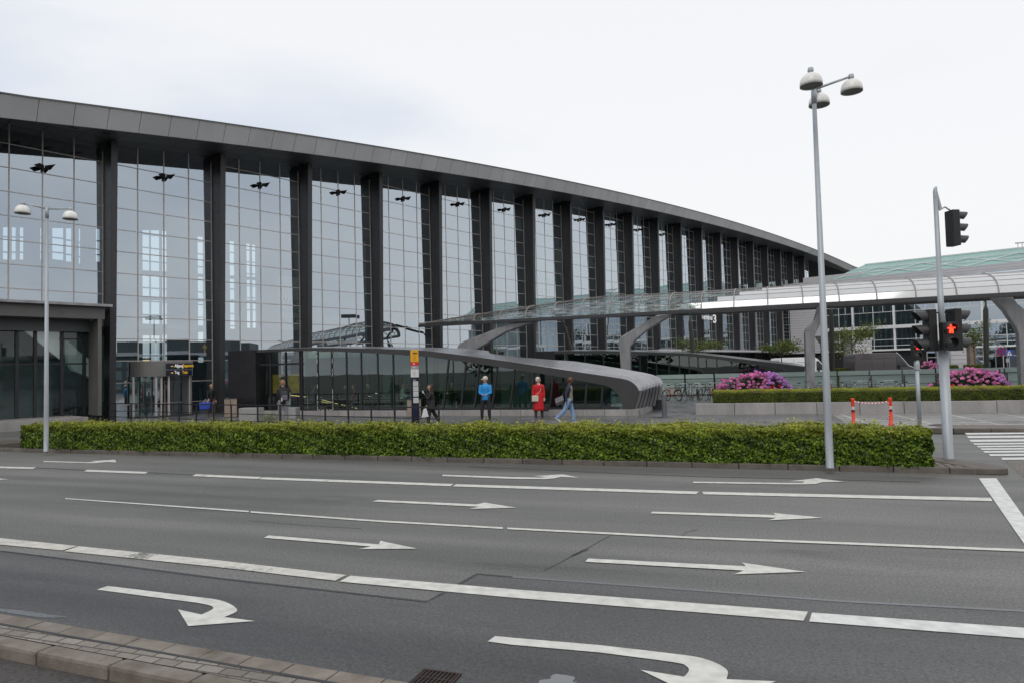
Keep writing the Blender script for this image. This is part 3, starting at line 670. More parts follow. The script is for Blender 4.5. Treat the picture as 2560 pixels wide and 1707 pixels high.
# banners hanging behind the glass
ban = mat('cream banner', (.62,.58,.44), .7, 0, .1, .6)
def textobj(s, size, origin, xdir, zdir, m, name, parent=None, italic=0, align='LEFT', thick=.004, sx=1.0, bold=0.0):
    cu = bpy.data.curves.new(name, 'FONT'); cu.body = s; cu.size = size; cu.extrude = thick; cu.shear = italic; cu.align_x = align; cu.offset = bold
    ob = bpy.data.objects.new(name+'_src', cu); COL.objects.link(ob)
    dg_ = bpy.context.evaluated_depsgraph_get(); me = bpy.data.meshes.new_from_object(ob.evaluated_get(dg_)); bpy.data.objects.remove(ob); 
    x = Vector(xdir).normalized(); z = Vector(zdir).normalized(); y = x.cross(z)   # faces -y
    offp = Vector(parent.location) if parent is not None else Vector((0,0,0))
    Mx = Matrix(((x.x*sx,z.x,-y.x,origin[0]-offp.x),(x.y*sx,z.y,-y.y,origin[1]-offp.y),(x.z*sx,z.z,-y.z,origin[2]-offp.z),(0,0,0,1)))
    me.transform(Mx); me.materials.clear(); me.materials.append(m); me.name = name
    o = bpy.data.objects.new(name, me); COL.objects.link(o)
    if parent is not None: o.parent = parent
    return o
for (x0,x1,y0,y1,lab,tt) in ((694,738,690,826,'cream hanging banner with grey welcome lettering behind the third glass bay','passion\nluxury'),(1338,1402,608,795,'tall cream hanging banner with grey welcome lettering behind the eighth glass bay','passion\nluxury')):
    o_ = OFG-1.6
    (sa,za),(sb,_),(_,zl) = FP(x0,y0,o_), FP(x1,y0,o_), FP((x0+x1)/2,y1,o_)
    if sb-sa < 2.2: sb = sa+2.6
    t = thing('banner', lab, 'banner', tuple(W((sa+sb)/2,o_,za)), 'welcome banners behind the terminal glass')
    MB().quad(W(sa,o_,zl),W(sb,o_,zl),W(sb,o_,za),W(sa,o_,za)).build('cloth', ban, t)
    hh = (za-zl); tm = mat('grey banner lettering', (.10,.10,.09), .7)
    wf = (sb-sa)/6.3*1.6
    textobj('Welcome', wf, W(sa+.1,o_+.03,zl+hh*.48), U, (0,0,1), tm, 'lettering', t)
    textobj(tt, wf, W(sa+.1,o_+.03,zl+hh*.33), U, (0,0,1), tm, 'lettering', t)
# flat peach panel inside the first full bay
a,za = FP(292,640,OFG-3); b,_ = FP(350,640,OFG-3); _,zl = FP(330,830,OFG-3)
o = MB().quad(W(a,OFG-3,zl),W(b,OFG-3,zl),W(b,OFG-3,za),W(a,OFG-3,za)).build('poster', mat('peach panel', (.62,.36,.28), .6, 0, .25, .4)); tag(o,'faint peach coloured panel seen inside the bay right of the portal','poster')
# Terminal 3 lettering
t3 = thing('terminal_sign', 'white Terminal 3 lettering fixed to the glass beyond the canopy, partly hidden by a fin', 'sign', tuple(W(13*BAY,.1,6)))
oo = .12
s_a, z_t = FP(1758,789,oo); s_e, z_b = FP(1782,804,oo); s3a, z3t = FP(1781,786,oo); s3b, z3b = FP(1790,807,oo)
sz = (z_t-z_b)*1.38
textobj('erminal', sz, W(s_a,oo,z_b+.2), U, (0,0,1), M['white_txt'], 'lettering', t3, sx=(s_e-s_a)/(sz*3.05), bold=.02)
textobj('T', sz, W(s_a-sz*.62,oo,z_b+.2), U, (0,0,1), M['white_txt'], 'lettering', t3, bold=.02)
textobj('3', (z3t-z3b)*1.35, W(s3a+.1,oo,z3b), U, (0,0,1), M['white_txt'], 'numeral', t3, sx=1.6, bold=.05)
# plinth and portal at the far left
pl = MB(); pl.obox(W(S0,-1.6,-.05), U*(2.72*BAY), N*3.0, Vector((0,0,.50))); pl.build('plinth', M['granite'], term, bevel=.02)
mb = MB(); mb.obox(W(S0,OFG,4.0), U*(20*BAY-S0), N*.0, Vector((0,0,0)))
# portal frame (front plane slightly ahead of the fin tips)
OP = .35
def fp(x,y,o=OP): return FP(x,y,o)
sL = -2.6*BAY; s_r, z_ledge = fp(276,762); _, z_led0 = fp(0,750); sj0, z_b0 = fp(245,797); _, z_b00 = fp(0,790); sj1,_ = fp(262,797)
zl_ = (z_ledge+z_led0)/2; zb_ = (z_b0+z_b00)/2
print('portal', s_r/BAY, zl_, zb_, sj0/BAY, sj1/BAY)
MB().obox(W(sL,OP-1.4,zl_-.14), U*(s_r-sL), N*1.75, Vector((0,0,.14))).build('portal_ledge', M['steel'], term, bevel=.015)
mb = MB(); mb.obox(W(sL,OP-.9,zb_), U*(sj1-sL), N*.9, Vector((0,0,zl_-.14-zb_-.005))); 
mb.obox(W(sj0,OP-1.4,.44), U*(sj1-sj0)*.55, N*1.4, Vector((0,0,zb_-.44-.003)))
mb.build('portal_frame', mat('portal cladding',(.14,.135,.13),.55,.1,.15,1.0), term)
MB().obox(W(sL,OP-1.5,zb_-.62), U*(sj0-sL), N*.35, Vector((0,0,.62))).build('portal_lintel', M['soffit'], term)
og = OP-1.65
g = MB().quad(W(sL,og,.45),W(sj0+.1,og,.45),W(sj0+.1,og,zb_),W(sL,og,zb_)).build('portal_glass', M['glass_low'], term)
fr = MB()
for x in (41,87,153.5,210): 
    s,_ = FP(x,950,og); fr.obox(W(s-.07,og-.06,.45), U*.14, N*.16, Vector((0,0,zb_-.45)))
for y in (909.5,): 
    _,z = FP(100,y,og); fr.obox(W(sL,og-.05,z-.04), U*(sj0-sL), N*.12, Vector((0,0,.08)))
_,z = FP(200,848,og); s,_ = FP(148,848,og); fr.obox(W(s,og-.05,z-.03), U*(sj0-s), N*.1, Vector((0,0,.06)))
fr.build('glazing_frame', M['rail'], g)
# the escalator seen through the portal glass
oe = og-.45
def E_(x,y): s,z = FP(x,y,oe); return W(s,oe,z)
es = thing('escalator', 'pale grey underside of an escalator behind the portal glass on the far left', 'escalator', tuple(E_(100,1000)))
MB().prism([E_(62,826),E_(150,826),E_(150,898)], -N*.5).build('side_panel', mat('glowing escalator cladding',(.80,.81,.82),.5,0,.06,1,emis=.12), es)  # faint glow added so both panels show behind the glass, no lamp inside
MB().prism([E_(170,852),E_(205,885),E_(245,912),E_(245,950),E_(185,925),E_(170,905)], -N*.5).build('side_panel', mat('glowing greenish panel',(.34,.42,.40),.6,emis=.10), es)
MB().prism([E_(-60,800),E_(58,826),E_(149,899),E_(149,902),E_(90,902),E_(45,860),E_(-60,860)], -N*.5).build('truss', M['darkfill'], es)
MB().obox(W(S0,og-6,.1), U*(sj0-S0), N*.1, Vector((0,0,5.1))).build('inner_screen', M['interior'], term)
MB().obox(W(S0,og-7,5.15), U*(1.0*BAY-S0)*.98, N*7.0, Vector((0,0,.25))).build('mezzanine_slab', M['interior'], term)
# entrance drum under the first full bay
def D_(x,y,o): s,z = FP(x,y,o); return s,z
od = .15
s0,z1 = D_(347,905,od); s1_,z0 = D_(482,938,od); ze = zrow0-.1
en = thing('revolving_entrance', 'grey entrance drum with glass doors and two navy direction signs under the second bay', 'entrance', tuple(W(s0,od,0)))
def drum(z0_, z1_, m, name, inset=0.0):
    pts = []; n = 10
    for i in range(n+1):
        a_ = math.pi/2*i/n; pts.append((s0+inset+1.1*(1-math.sin(a_)) , OFG+.1+(od-inset-OFG-.1)*(math.sin(a_)*0+ (1-math.cos(a_)) if False else math.sin(math.pi/2*(1-i/n)) ) ))
    pts = [(s0+inset+1.2*(i/n)**1.6, OFG+.08+(od-inset-OFG-.08)*math.sin(math.pi/2*i/n)) for i in range(n+1)]+[(s1_-inset, od-inset),(s1_-inset,OFG+.08)]
    return MB().prism([W(a_,b_,z0_) for a_,b_ in pts], (0,0,z1_-z0_)).build(name, m, en)
drum(z0, z1+.05, mat('drum cladding',(.20,.195,.19),.45,.3,.12,1), 'drum')
drum(.12, .2, M['steel_dark'], 'threshold')
mb = MB()
for s in (s0+.06, s0+.95, s0+(s1_-s0)*.42, s0+(s1_-s0)*.56, s1_-.10):
    o_ = od-.1 if s > s0+.5 else OFG+.4
    mb.obox(W(s-.05,o_-.1,.12), U*.10, N*.10, Vector((0,0,z0-.12)))
mb.build('door_frame', M['frame'], en)
MB().quad(W(s0+.95,od-.12,.2),W(s0+(s1_-s0)*.42,od-.12,.2),W(s0+(s1_-s0)*.42,od-.12,z0),W(s0+.95,od-.12,z0)).build('door', M['glass_low'], en)
MB().quad(W(s0+.05,OFG+.3,.2),W(s0+.95,od-.12,.2),W(s0+.95,od-.12,z0),W(s0+.05,OFG+.3,z0)).build('door', M['glass_low'], en)
MB().obox(W(s1_-.1,OFG+.1,.12), U*.09, N*1.1, Vector((0,0,z0-.12))).build('side_wall', M['steel'], en)
o = MB().obox(W(s0+(s1_-s0)*.62,od-1.9,1.6), U*.5, N*.04, Vector((0,0,1.2))); o = o.build('notice_board', M['inwhite'], en)
for (y0,y1,w1,w2,ic) in ((908,920.5,'Afgang','Departure','-'),(925,936.5,'Tog','Train','')):
    osn = od+.06
    (sa,za),(sb,_),(_,zc) = FP(416,y0,osn),FP(480,y0,osn),FP(450,y1,osn)
    sg = thing('direction_sign', f'navy sign reading {w1} and {w2} over the entrance doors', 'sign', tuple(W(sa,osn,zc)), 'navy signs over the entrance')
    MB().obox(W(sa,osn-.05,zc), U*(sb-sa), N*.05, Vector((0,0,za-zc))).build('panel', M['navy'], sg)
    h_ = (za-zc); 
    textobj(w1, h_*.85, W(sa+(sb-sa)*.31,osn+.012,zc+h_*.28), U, (0,0,1), M['white_txt'], 'lettering', sg, sx=.72, bold=.006)
    textobj(w2, h_*.85, W(sa+(sb-sa)*.61,osn+.012,zc+h_*.28), U, (0,0,1), M['yellow_txt'], 'lettering', sg, sx=.60, bold=.006)
    MB().obox(W(sa+(sb-sa)*.17,osn+.004,zc+h_*.38), U*(sb-sa)*.09, N*.01, Vector((0,0,h_*.2))).build('pictogram', M['yellow_txt'], sg)
# lit ceiling lamp above the drum and yellow arrow sign inside
lm = W(FP(365,897.5,-2.5)[0],-2.5,FP(365,897.5,-2.5)[1]); t = thing('ceiling_light','small warm glowing round lamp just above the entrance drum','lamp',tuple(lm))
MB().lathe(lm,[(0,.06),(.22,.06),(.26,0),(.26,-.03),(0,-.05)],16).build('shade', M['inwhite'], t); MB().lathe(lm,[(0,-.10),(.12,-.09),(.2,-.052)],14).build('bulb', mat('warm bulb',(1,.6,.25),.5,emis=3.0), t)
s,z = FP(511.5,873,OFG-2.2); arw = thing('arrow_sign','black sign with yellow upward arrow hanging behind the glass right of the entrance','sign',tuple(W(s,OFG-2.2,z)))
MB().obox(W(s-.45,OFG-2.3,z-.5),U*1.0,N*.06,Vector((0,0,1.0))).build('panel', M['black'], arw)
c = W(s,OFG-2.2,z); mb = MB(); mb.prism([c-U*.18+Vector((0,0,.08)),c+U*.18+Vector((0,0,.08)),c+Vector((0,0,.36))], N*.02); mb.obox(c-U*.04-Vector((0,0,.3)),U*.08,N*.02,Vector((0,0,.38))); mb.build('arrow', M['yellow_txt'], arw)
# drop-off awning along the far half of the facade
aw = thing('awning', 'long thin pale awning over the dark drop-off area below the distant terminal fins', 'awning', tuple(W(12*BAY,1,4)))
MB().obox(W(9.2*BAY,OFG+.1,3.95), U*(16.9-9.2)*BAY, N*3.2, Vector((0,0,.18))).build('roof', M['fascia'], aw)
MB().obox(W(9.2*BAY,OFG+3.3,3.93), U*(16.9-9.2)*BAY, N*.08, Vector((0,0,.26))).build('edge', M['offwhite'], aw)
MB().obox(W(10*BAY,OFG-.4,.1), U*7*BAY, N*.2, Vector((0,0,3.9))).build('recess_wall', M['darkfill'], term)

# ================================================================== SECOND TERMINAL (right, behind)
T0 = W(17.0*BAY, 0, 0)
def TP(px,py,o=0.0):
    q_ = pp(px,py,T0-U*o,U); return (q_-(T0-U*o)).dot(N), q_.z
def TW(t,o,z): return T0 + N*t - U*o + Vector((0,0,z))
t2 = thing('office_building', 'white office wing with long window rows and a green glazed roof on the right', 'building', tuple(TW(30,-8,0)))
tl,ztp = TP(1952,707); tr_,ztp2 = TP(2560,658); zroof = (ztp+ztp2)/2; _,zbp = TP(2067,712); _,zbp2 = TP(2560,676); zbnd = (zbp+zbp2)/2; TE = 75.0
print('T2', ztp, ztp2, zbp, zbp2, 'lower', TP(2085,819), TP(2532,797), TP(2188,877), TP(2542,865), TP(2188,778))
zA = TP(2132,819)[1]; zLow = TP(2350,872)[1]
MB().obox(TW(tl,-.5,zbnd), N*(TE-tl), -U*-.9, Vector((0,0,zroof-zbnd))).build('parapet', M['offwhite'], t2)
mb = MB()
for z in np.arange(zbnd+.25, zroof-.1, .42): mb.obox(TW(tl,.405,z), N*(TE-tl), U*-.004, Vector((0,0,.05)))
mb.build('parapet_joint', M['louvre'], t2)
tw0 = TP(1975,800)[0]; tw1 = TP(2062,800)[0]
MB().obox(TW(tw0,0,zLow), N*(tw1-tw0), U*.4, Vector((0,0,zbnd-zLow))).build('louvred_wall', M['offwhite'], t2)
mb = MB()
for z in np.arange(zLow+.3, zbnd, .42): mb.obox(TW(tw0,.004,z), N*(tw1-tw0), U*.01, Vector((0,0,.055)))
mb.build('louvre_joint', M['louvre'], t2)
g = MB().quad(TW(tl-4,.0-.15,zLow),TW(tw0,-.15,zLow),TW(tw0,-.15,zbnd),TW(tl-4,-.15,zbnd)).build('glass_strip', M['glass_t2'], t2)
fr = MB()
for t in np.arange(tl, tw0, 1.0): fr.obox(TW(t,-.1,zLow), N*.06, U*.05, Vector((0,0,zbnd-zLow)))
for z in np.arange(zLow, zbnd, 1.2): fr.obox(TW(tl-4,-.1,z), N*(tw0-tl+4), U*.05, Vector((0,0,.05)))
fr.build('glazing_frame', M['frame'], g)
# window field
cols = [TP(x,830)[0] for x in (2132.7,2236,2344,2458,2578)]; stepc = np.mean(np.diff(cols)); print('T2 columns', cols)
cs = [cols[0]-stepc*i for i in (1,)] + cols + [cols[-1]+stepc*i for i in range(1,4)]
for i in range(len(cs)-1):
    for (za,zc_) in ((zLow+.25,zA-.45),(zA+.05,zbnd-.02)):
        a,b = max(cs[i],tw1)+.14, cs[i+1]-.14
        g = MB().quad(TW(a,-.25,za),TW(b,-.25,za),TW(b,-.25,zc_),TW(a,-.25,zc_)).build('window', M['glass_t2'], t2)
        fr = MB(); m_ = (a+b)/2; hh = zc_-za
        fr.obox(TW(m_-.04,-.2,za), N*.08, U*.08, Vector((0,0,hh)))
        rows = (.16,.45) if za < zA-1 else (.30,.46,.80)
        for r_ in rows: fr.obox(TW(a,-.2,za+hh*r_), N*(b-a), U*.07, Vector((0,0,.07)))
        if za > zA-1:
            for q_ in (.25,.75): fr.obox(TW(a+(b-a)*q_,-.2,za+hh*.30), N*.06, U*.07, Vector((0,0,hh*.16)))
        fr.build('frame', M['white'], g)
    MB().obox(TW(cs[i+1]-.14,.02,zLow), N*.28, U*.4, Vector((0,0,zbnd-zLow-.004))).build('column', M['white'], t2)
for z,h in ((zLow,.25),(zA-.45,.5)):
    MB().obox(TW(tw1,.10,z), N*(TE-tw1), U*.5, Vector((0,0,h))).build('floor_band', M['white'], t2)
MB().obox(TW(tw1,-3.0,zLow), N*(TE-tw1), U*.3, Vector((0,0,zbnd-zLow))).build('inner_wall', M['interior'], t2)
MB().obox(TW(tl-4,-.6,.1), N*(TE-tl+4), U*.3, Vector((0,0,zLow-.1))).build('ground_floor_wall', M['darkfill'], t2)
g = MB().quad(TW(tw1+14,-.3,.1),TW(TE,-.3,.1),TW(TE,-.3,zLow),TW(tw1+14,-.3,zLow)).build('ground_floor_glass', M['glass_t2'], t2)
fr = MB()
for t in np.arange(tw1+14, TE, 2.3): fr.obox(TW(t,-.25,.1), N*.1, U*.08, Vector((0,0,zLow-.1)))
fr.obox(TW(tw1+14,-.25,2.5), N*(TE-tw1-14), U*.08, Vector((0,0,.08))); fr.build('frame', M['frame'], g)
# green glazed roof with white bracing
ra, rz0 = TP(2072,694,-1.5); hipx, hz = TP(2162,659.5,-6); _, rz = TP(2532,626,-6)
zr = (hz+rz)/2; print('ridge', hz, rz)
mb = MB()
lo = [TW(ra,-1.2,zroof+.02), TW(TE,-1.2,zroof+.02)]; up_ = [TW(hipx,-6,zr), TW(TE,-6,zr)]
mb.quad(lo[0],lo[1],up_[1],up_[0]); mb.add([lo[0],up_[0],TW(ra,-11,zroof)],[(0,1,2)]); mb.quad(up_[0],up_[1],TW(TE,-11,zroof),TW(ra,-11,zroof))
rf = mb.build('glazed_roof', M['green_glass'], t2)
mb = MB(); n = 9; L = TE-ra
def onr(t, q_): 
    lo_ = TW(t,-1.2,zroof+.02); u_ = TW(t,-6,zr); return lo_.lerp(u_, q_)+Vector((0,0,.08))-(-U)*0+U*-.08
stepx = 6.0; t = ra+.8
while t < TE-stepx:
    mb.tube([onr(t,.03),onr(t+stepx,.62)], .05, 5); mb.tube([onr(t+stepx,.03),onr(t,.62) if t > ra+3 else onr(t+stepx*.45,.36)], .05, 5); t += stepx
for q_ in (.32,.62): 
    a = ra+(hipx-ra)*q_; mb.tube([onr(a,q_),onr(TE,q_)], .04, 5)
mb.tube([onr(hipx,1.0),onr(TE,1.0)], .07, 5)
mb.build('bracing', M['white'], rf)
# plant screen on the low roof between the buildings
s_, z_ = TP(1998,703); MB().obox(TW(s_,-2,zroof), N*9, U*.1, Vector((0,0,.95))).build('plant_screen', M['fascia'], t2)
# rooftop tank cradle at the very right edge
q_ = dp(2545,617,95); o = MB(); 
for i in range(7): o.bar(q_+V*(i*.5)-Vector((0,0,.3)), q_+V*(i*.5)+Vector((0,0,.5)), .06,.06)
o.bar(q_-V*.3+Vector((0,0,.5)), q_+V*4+Vector((0,0,.5)), .25,.15); o.bar(q_-V*.1-Vector((0,0,.3)), q_+V*4-Vector((0,0,.3)), .1,.1); o.bar(q_+V*1.5-Vector((0,0,2.5)), q_+V*1.5,.2,.2)
o.build('roof_cradle', M['fascia'], t2)
# ================================================================== PAVILION (near)
bA = (ab(gp(1100,1037.7,GZ))[1]+ab(gp(1595.6,1037.7,GZ))[1])/2
def BP(px,py,b):
    return pp(px,py,B*b,B)
aR = ab(gp(1595.6,1037.7,GZ))[0]; DEP = 4.1
print('bA',bA,'aR',aR,'canopy tip')
Fp = [(641.7,874.3),(756,869.6),(867.7,869.6),(1023,874),(1100,880.5),(1236,898),(1372,918),(1462,931.5),(1545,944),(1572,950),(1588,961),(1597,976),(1592,1000),(1583.4,1024)]
Lp = [(641.7,881),(756,877),(867.7,879.7),(1023,888),(1100,895.5),(1236,915),(1372,936.4),(1462,953.3),(1510,962),(1528,970),(1541,980.5),(1550,994),(1555,1008),(1557.5,1024)]
Kp = [(1236,885),(1372,899),(1435,906),(1547,927),(1617,939.6),(1642,946.5),(1652.9,957.4),(1654,975),(1646,1013)]
FA = [BP(x,y,bA) for x,y in Fp]; LA = [BP(x,y,bA) for x,y in Lp]; KA = [BP(x,y,bA+DEP) for x,y in Kp]
for i in range(5):
    a,_ = ab(FA[4-i]); KA.insert(0, AB(a+(.9 if i<2 else .3), bA+DEP*(1-.12*i), FA[4-i].z+.13))
def refine(P, k=4):
    # Catmull-Rom through the points so that the fold is round
    out = []
    for i in range(len(P)-1):
        p0,p1,p2,p3 = P[max(i-1,0)],P[i],P[i+1],P[min(i+2,len(P)-1)]
        for j in range(k):
            t = j/k; out.append(.5*((2*p1)+(p2-p0)*t+(2*p0-5*p1+4*p2-p3)*t*t+(3*p1-p0-3*p2+p3)*t**3))
    out.append(P[-1]); return out
FAr, LAr, KAr = refine(FA), refine(LA), refine(KA)
pav = thing('glass_pavilion', 'low glass pavilion whose long grey roof folds down to the ground at its right end', 'pavilion', tuple(AB(aR-6,bA+2,0)))
mb = MB(); n = len(FAr); NR = 7
for r_ in range(NR):
    rows = []
    for j in range(5):
        q_ = (r_+j/4)/NR; row = []
        for i in range(n):
            p = FAr[i].lerp(KAr[i], q_); t = (FAr[min(i+1,n-1)]-FAr[max(i-1,0)]).normalized()
            nn = B.cross(t); nn = nn if (nn.z > 0 or nn.dot(V) > .3) else -nn
            if nn.z < -.3: nn = -nn
            amp = .17*min(1,max(0,(i-22)/10)); row.append(p + nn*(amp*(math.sin(math.pi*j/4)**.6) if j not in (0,4) else 0.0))
        rows.append(row)
    for j in range(4): mb.loft(rows[j], rows[j+1])
mb.build('roof', M['zinc'], pav, smooth=False)
mb = MB()
for r_ in range(1,NR):
    mb.tube([FAr[i].lerp(KAr[i], r_/NR)+(V*.02+Vector((0,0,.02))) for i in range(20,n)], [.003+.012*min(1,(i-20)/10) for i in range(20,n)], 5)
mb.build('roof_seam', M['joint'], pav)
mb = MB(); back = B*.16
mb.loft(LAr, FAr); mb.loft([p+back for p in FAr],[p+back for p in LAr]); mb.loft([p+back for p in LAr], LAr)
mb.build('roof_edge', M['band'], pav)
pzt = GZ+.27
mb = MB(); r = random.Random(4); a = ab(BP(575,1030,bA))[0]
while a < aR-.01:
    e = min(a+1.0, aR); mb.obox(AB(a+.006,bA-.12,0), V*(e-a-.012), B*.5, Vector((0,0,pzt+r.uniform(-.004,.004)))); a += 1.0
b_ = bA+.40
while b_ < bA+DEP+.2: mb.obox(AB(aR-.4,b_,0), V*.52, B*.94, Vector((0,0,pzt))); b_ += .96
mb.build('plinth', M['granite'], pav, bevel=.008)
# glass: front, mullions; back glass
gb = bA+.10; aG0 = ab(LA[1])[0]; aG1 = ab(LA[-1])[0]
def under(Lr, b, z0):
    top_ = [AB(ab(p)[0],b,p.z) for p in Lr]; bot_ = [AB(ab(p)[0],b,z0) for p in Lr]; return bot_, top_
sel = [p for p in LAr if ab(p)[0] >= aG0-.01 and p.z > pzt+.05]
g = (lambda bt: MB().loft(bt[0],bt[1]).build('front_glass', M['glass_green'], pav))(under(sel, gb, pzt))
za_ = np.array([ab(p)[0] for p in sel]); zz_ = np.array([p.z for p in sel])
_o = np.argsort(za_); za_, zz_ = za_[_o], zz_[_o]
def zl_at(a, X=za_, Z=zz_): return float(np.interp(a, X, Z))
fr = MB()
for x in (756,796,831,868,905,946,985,1030,1068): 
    a,_ = ab(BP(x,1000,gb)); fr.obox(AB(a-.035,gb-.04,pzt),V*.07,B*.10,Vector((0,0,zl_at(a)-pzt)))
for x0_,x1_ in ((1108,1122),(1152,1166),(1186,1200),(1230,1246),(1275,1290),(1326,1338),(1374,1387),(1421,1432),(1462,1471),(1503,1511)):
    p0_,p1_ = BP(x0_,1021,gb), BP(x1_,900,gb); a0_s,a1_s = ab(p0_)[0],ab(p1_)[0]; d_ = (a1_s-a0_s)/(p1_.z-p0_.z); zt_ = zl_at(a0_s+d_*1.5)
    fr.bar(AB(a0_s,gb,pzt), AB(a0_s+d_*(zt_-pzt),gb,zt_), .08,.10, up=B)
fr.obox(AB(aG0,gb-.05,pzt), V*(aG1-aG0-.2), B*.12, Vector((0,0,.10)))
fr.build('mullions', M['rail'], g)
bt = under([p for p in sel], bA+DEP-.3, pzt); MB().loft(bt[0],[p+Vector((0,0,.15)) for p in bt[1]]).build('rear_glass', M['glass_green'], pav)
fr = MB()
for i,a in enumerate(np.arange(aG0, aG1-1.0, 1.25)):
    z = zl_at(a+.3); fr.bar(AB(a+.25,bA+DEP-.25,pzt), AB(a-.1 if a>aG0+9 else a+.25,bA+DEP-.25,z), .09,.10, up=B)
fr.build('rear_mullions', M['rail'], pav)
mb = MB(); mb.quad(AB(aG0-4,bA+.3,GZ+.20),AB(aR-.5,bA+.3,GZ+.20),AB(aR-.5,bA+DEP,GZ+.20),AB(aG0-4,bA+DEP,GZ+.20)); mb.build('floor', M['intfloor'], pav)
# pale green inner panels and a dark inner core
for x0_,x1_ in ((772,792),(800,825),(846,868),(884,920),(958,980),(1008,1030),(1066,1082),(1098,1120)):
    p_,q2 = BP(x0_,950,bA+3.2), BP(x1_,950,bA+3.2); a0_s,a1_s = ab(p_)[0],ab(q2)[0]
    MB().obox(AB(a0_s,bA+3.2,GZ+.2), V*(a1_s-a0_s), B*.05, Vector((0,0,zl_at(a0_s)-.25))).build('inner_panel', mat('pale green panel',(.16,.24,.21),.5,0,.1,.8), pav)
a_ = ab(BP(790,950,bA+3.3))[0]; a2_ = ab(BP(1150,950,bA+3.3))[0]
gp_m = [mat('inner green %d'%i,c,.5,0,.2,.7) for i,c in enumerate(((.035,.055,.05),(.07,.11,.10),(.14,.21,.185),(.02,.03,.03)))]
mb = MB(); rw = random.Random(12); a = aG0-.5
while a < aG1-1.5:
    w_ = rw.choice((.3,.5,.8,1.1)); mb.cur = rw.choice((0,0,1,1,2,3)); zt_ = zl_at(min(a+w_,aG1))+.05
    mb.obox(AB(a,bA+3.45+rw.uniform(0,.2),GZ+.2), V*w_, B*.05, Vector((0,0,max(.5,zt_-GZ-.2)))); a += w_
mb.build('inner_wall', gp_m, pav)
# black box at the left end with door bay
p0_,p1_ = BP(571,1030,bA), BP(640,1030,bA); zbk = BP(600,875.7,bA).z; a0k,a1k = ab(p0_)[0],ab(p1_)[0]
MB().obox(AB(a0k,bA,.1), V*(a1k-a0k), B*2.2, Vector((0,0,zbk-.1))).build('black_wall', M['black_wall'], pav, bevel=.01)
mb = MB()
for z in (1.0,1.9,2.7): mb.obox(AB(a0k+.01,bA-.003,z), V*(a1k-a0k-.02), B*.01, Vector((0,0,.015)))
mb.build('panel_joint', M['joint'], pav)
aD1 = ab(BP(754,1030,bA))[0]; zt_d = BP(700,879,bA).z
g = MB().quad(AB(a1k,bA+.3,.14),AB(aD1,bA+.3,.14),AB(aD1,bA+.3,zt_d),AB(a1k,bA+.3,zt_d)).build('door_glass', M['glass_low'], pav)
fr = MB()
for x in (643,678,716,752): a,_ = ab(BP(x,1000,bA+.3)); fr.obox(AB(a-.04,bA+.24,.13),V*.08,B*.10,Vector((0,0,zt_d-.13)))
z_ = BP(700,910,bA+.3).z; fr.obox(AB(a1k,bA+.25,z_-.05),V*(aD1-a1k),B*.1,Vector((0,0,.1))); fr.build('door_frame', M['rail'], g)
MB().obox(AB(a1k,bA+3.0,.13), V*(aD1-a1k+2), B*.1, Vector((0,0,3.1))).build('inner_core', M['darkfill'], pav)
q0,q1 = BP(668,935.6,bA+1.4), BP(750,981,bA+1.4); ypm = mat('mustard poster',(.30,.23,.02),.5,0,.5,2.5,emis=.06)
po = thing('poster_board','lit mustard yellow poster with a dark shape and a number behind the pavilion doors','poster', tuple(q0))
aq0,aq1 = ab(q0)[0],ab(q1)[0]
MB().obox(AB(aq0,bA+1.4,q1.z), V*(aq1-aq0), B*.06, Vector((0,0,q0.z-q1.z))).build('panel', ypm, po)
mid = (aq0+aq1)/2; w_ = (aq1-aq0); h_ = q0.z-q1.z
MB().prism([AB(mid-.17*w_+w_*.02,bA+1.385,q1.z+.06),AB(mid+.26*w_,bA+1.385,q1.z+.06),AB(mid+.14*w_,bA+1.385,q1.z+h_*.45),AB(mid+.1*w_,bA+1.385,q0.z-.03),AB(mid-.06*w_,bA+1.385,q0.z-.03),AB(mid-.1*w_,bA+1.385,q1.z+h_*.45)], B*.01).build('shape', M['black'], po)
textobj('300', h_*.36, AB(mid-.13*w_,bA+1.375,q1.z+h_*.42), V, (0,0,1), mat('ochre figure',(.45,.35,.08),.5,emis=.2), 'lettering', po)
# escalator leading down inside with lit handrails
p1e,p2e = BP(730,985,bA+1.9), BP(915,1026,bA+1.9)
e2 = thing('escalator','dark escalator with thin yellow lit handrails going down behind the pavilion glass','escalator', tuple(p1e))
d_ = (p2e-p1e); mb = MB()
for o_ in (0,.9): mb.prism([p1e+B*o_-Vector((0,0,.75)),p2e+B*o_-Vector((0,0,.75)),p2e+B*o_-Vector((0,0,.06)),p1e+B*o_-Vector((0,0,.06))], B*.08)
mb.build('balustrade', M['darkfill'], e2)
lm_ = mat('handrail light',(1,.72,.25),.5,emis=1.0)
for (x0_,y0_,x1_,y1_,o_) in ((727,987,765,991,1.0),(805,998,830,1005.5,1.9),(804,1003,821,1007,2.3),(837,1006.5,882,1017,1.9),(838,1012,870,1019.5,2.3),(888,1018.5,909,1024,1.9),(877,1021,890,1024,2.3)):
    MB().bar(BP(x0_,y0_,bA+o_-.1), BP(x1_,y1_,bA+o_-.1), .03, .022).build('handrail_light', lm_, e2)
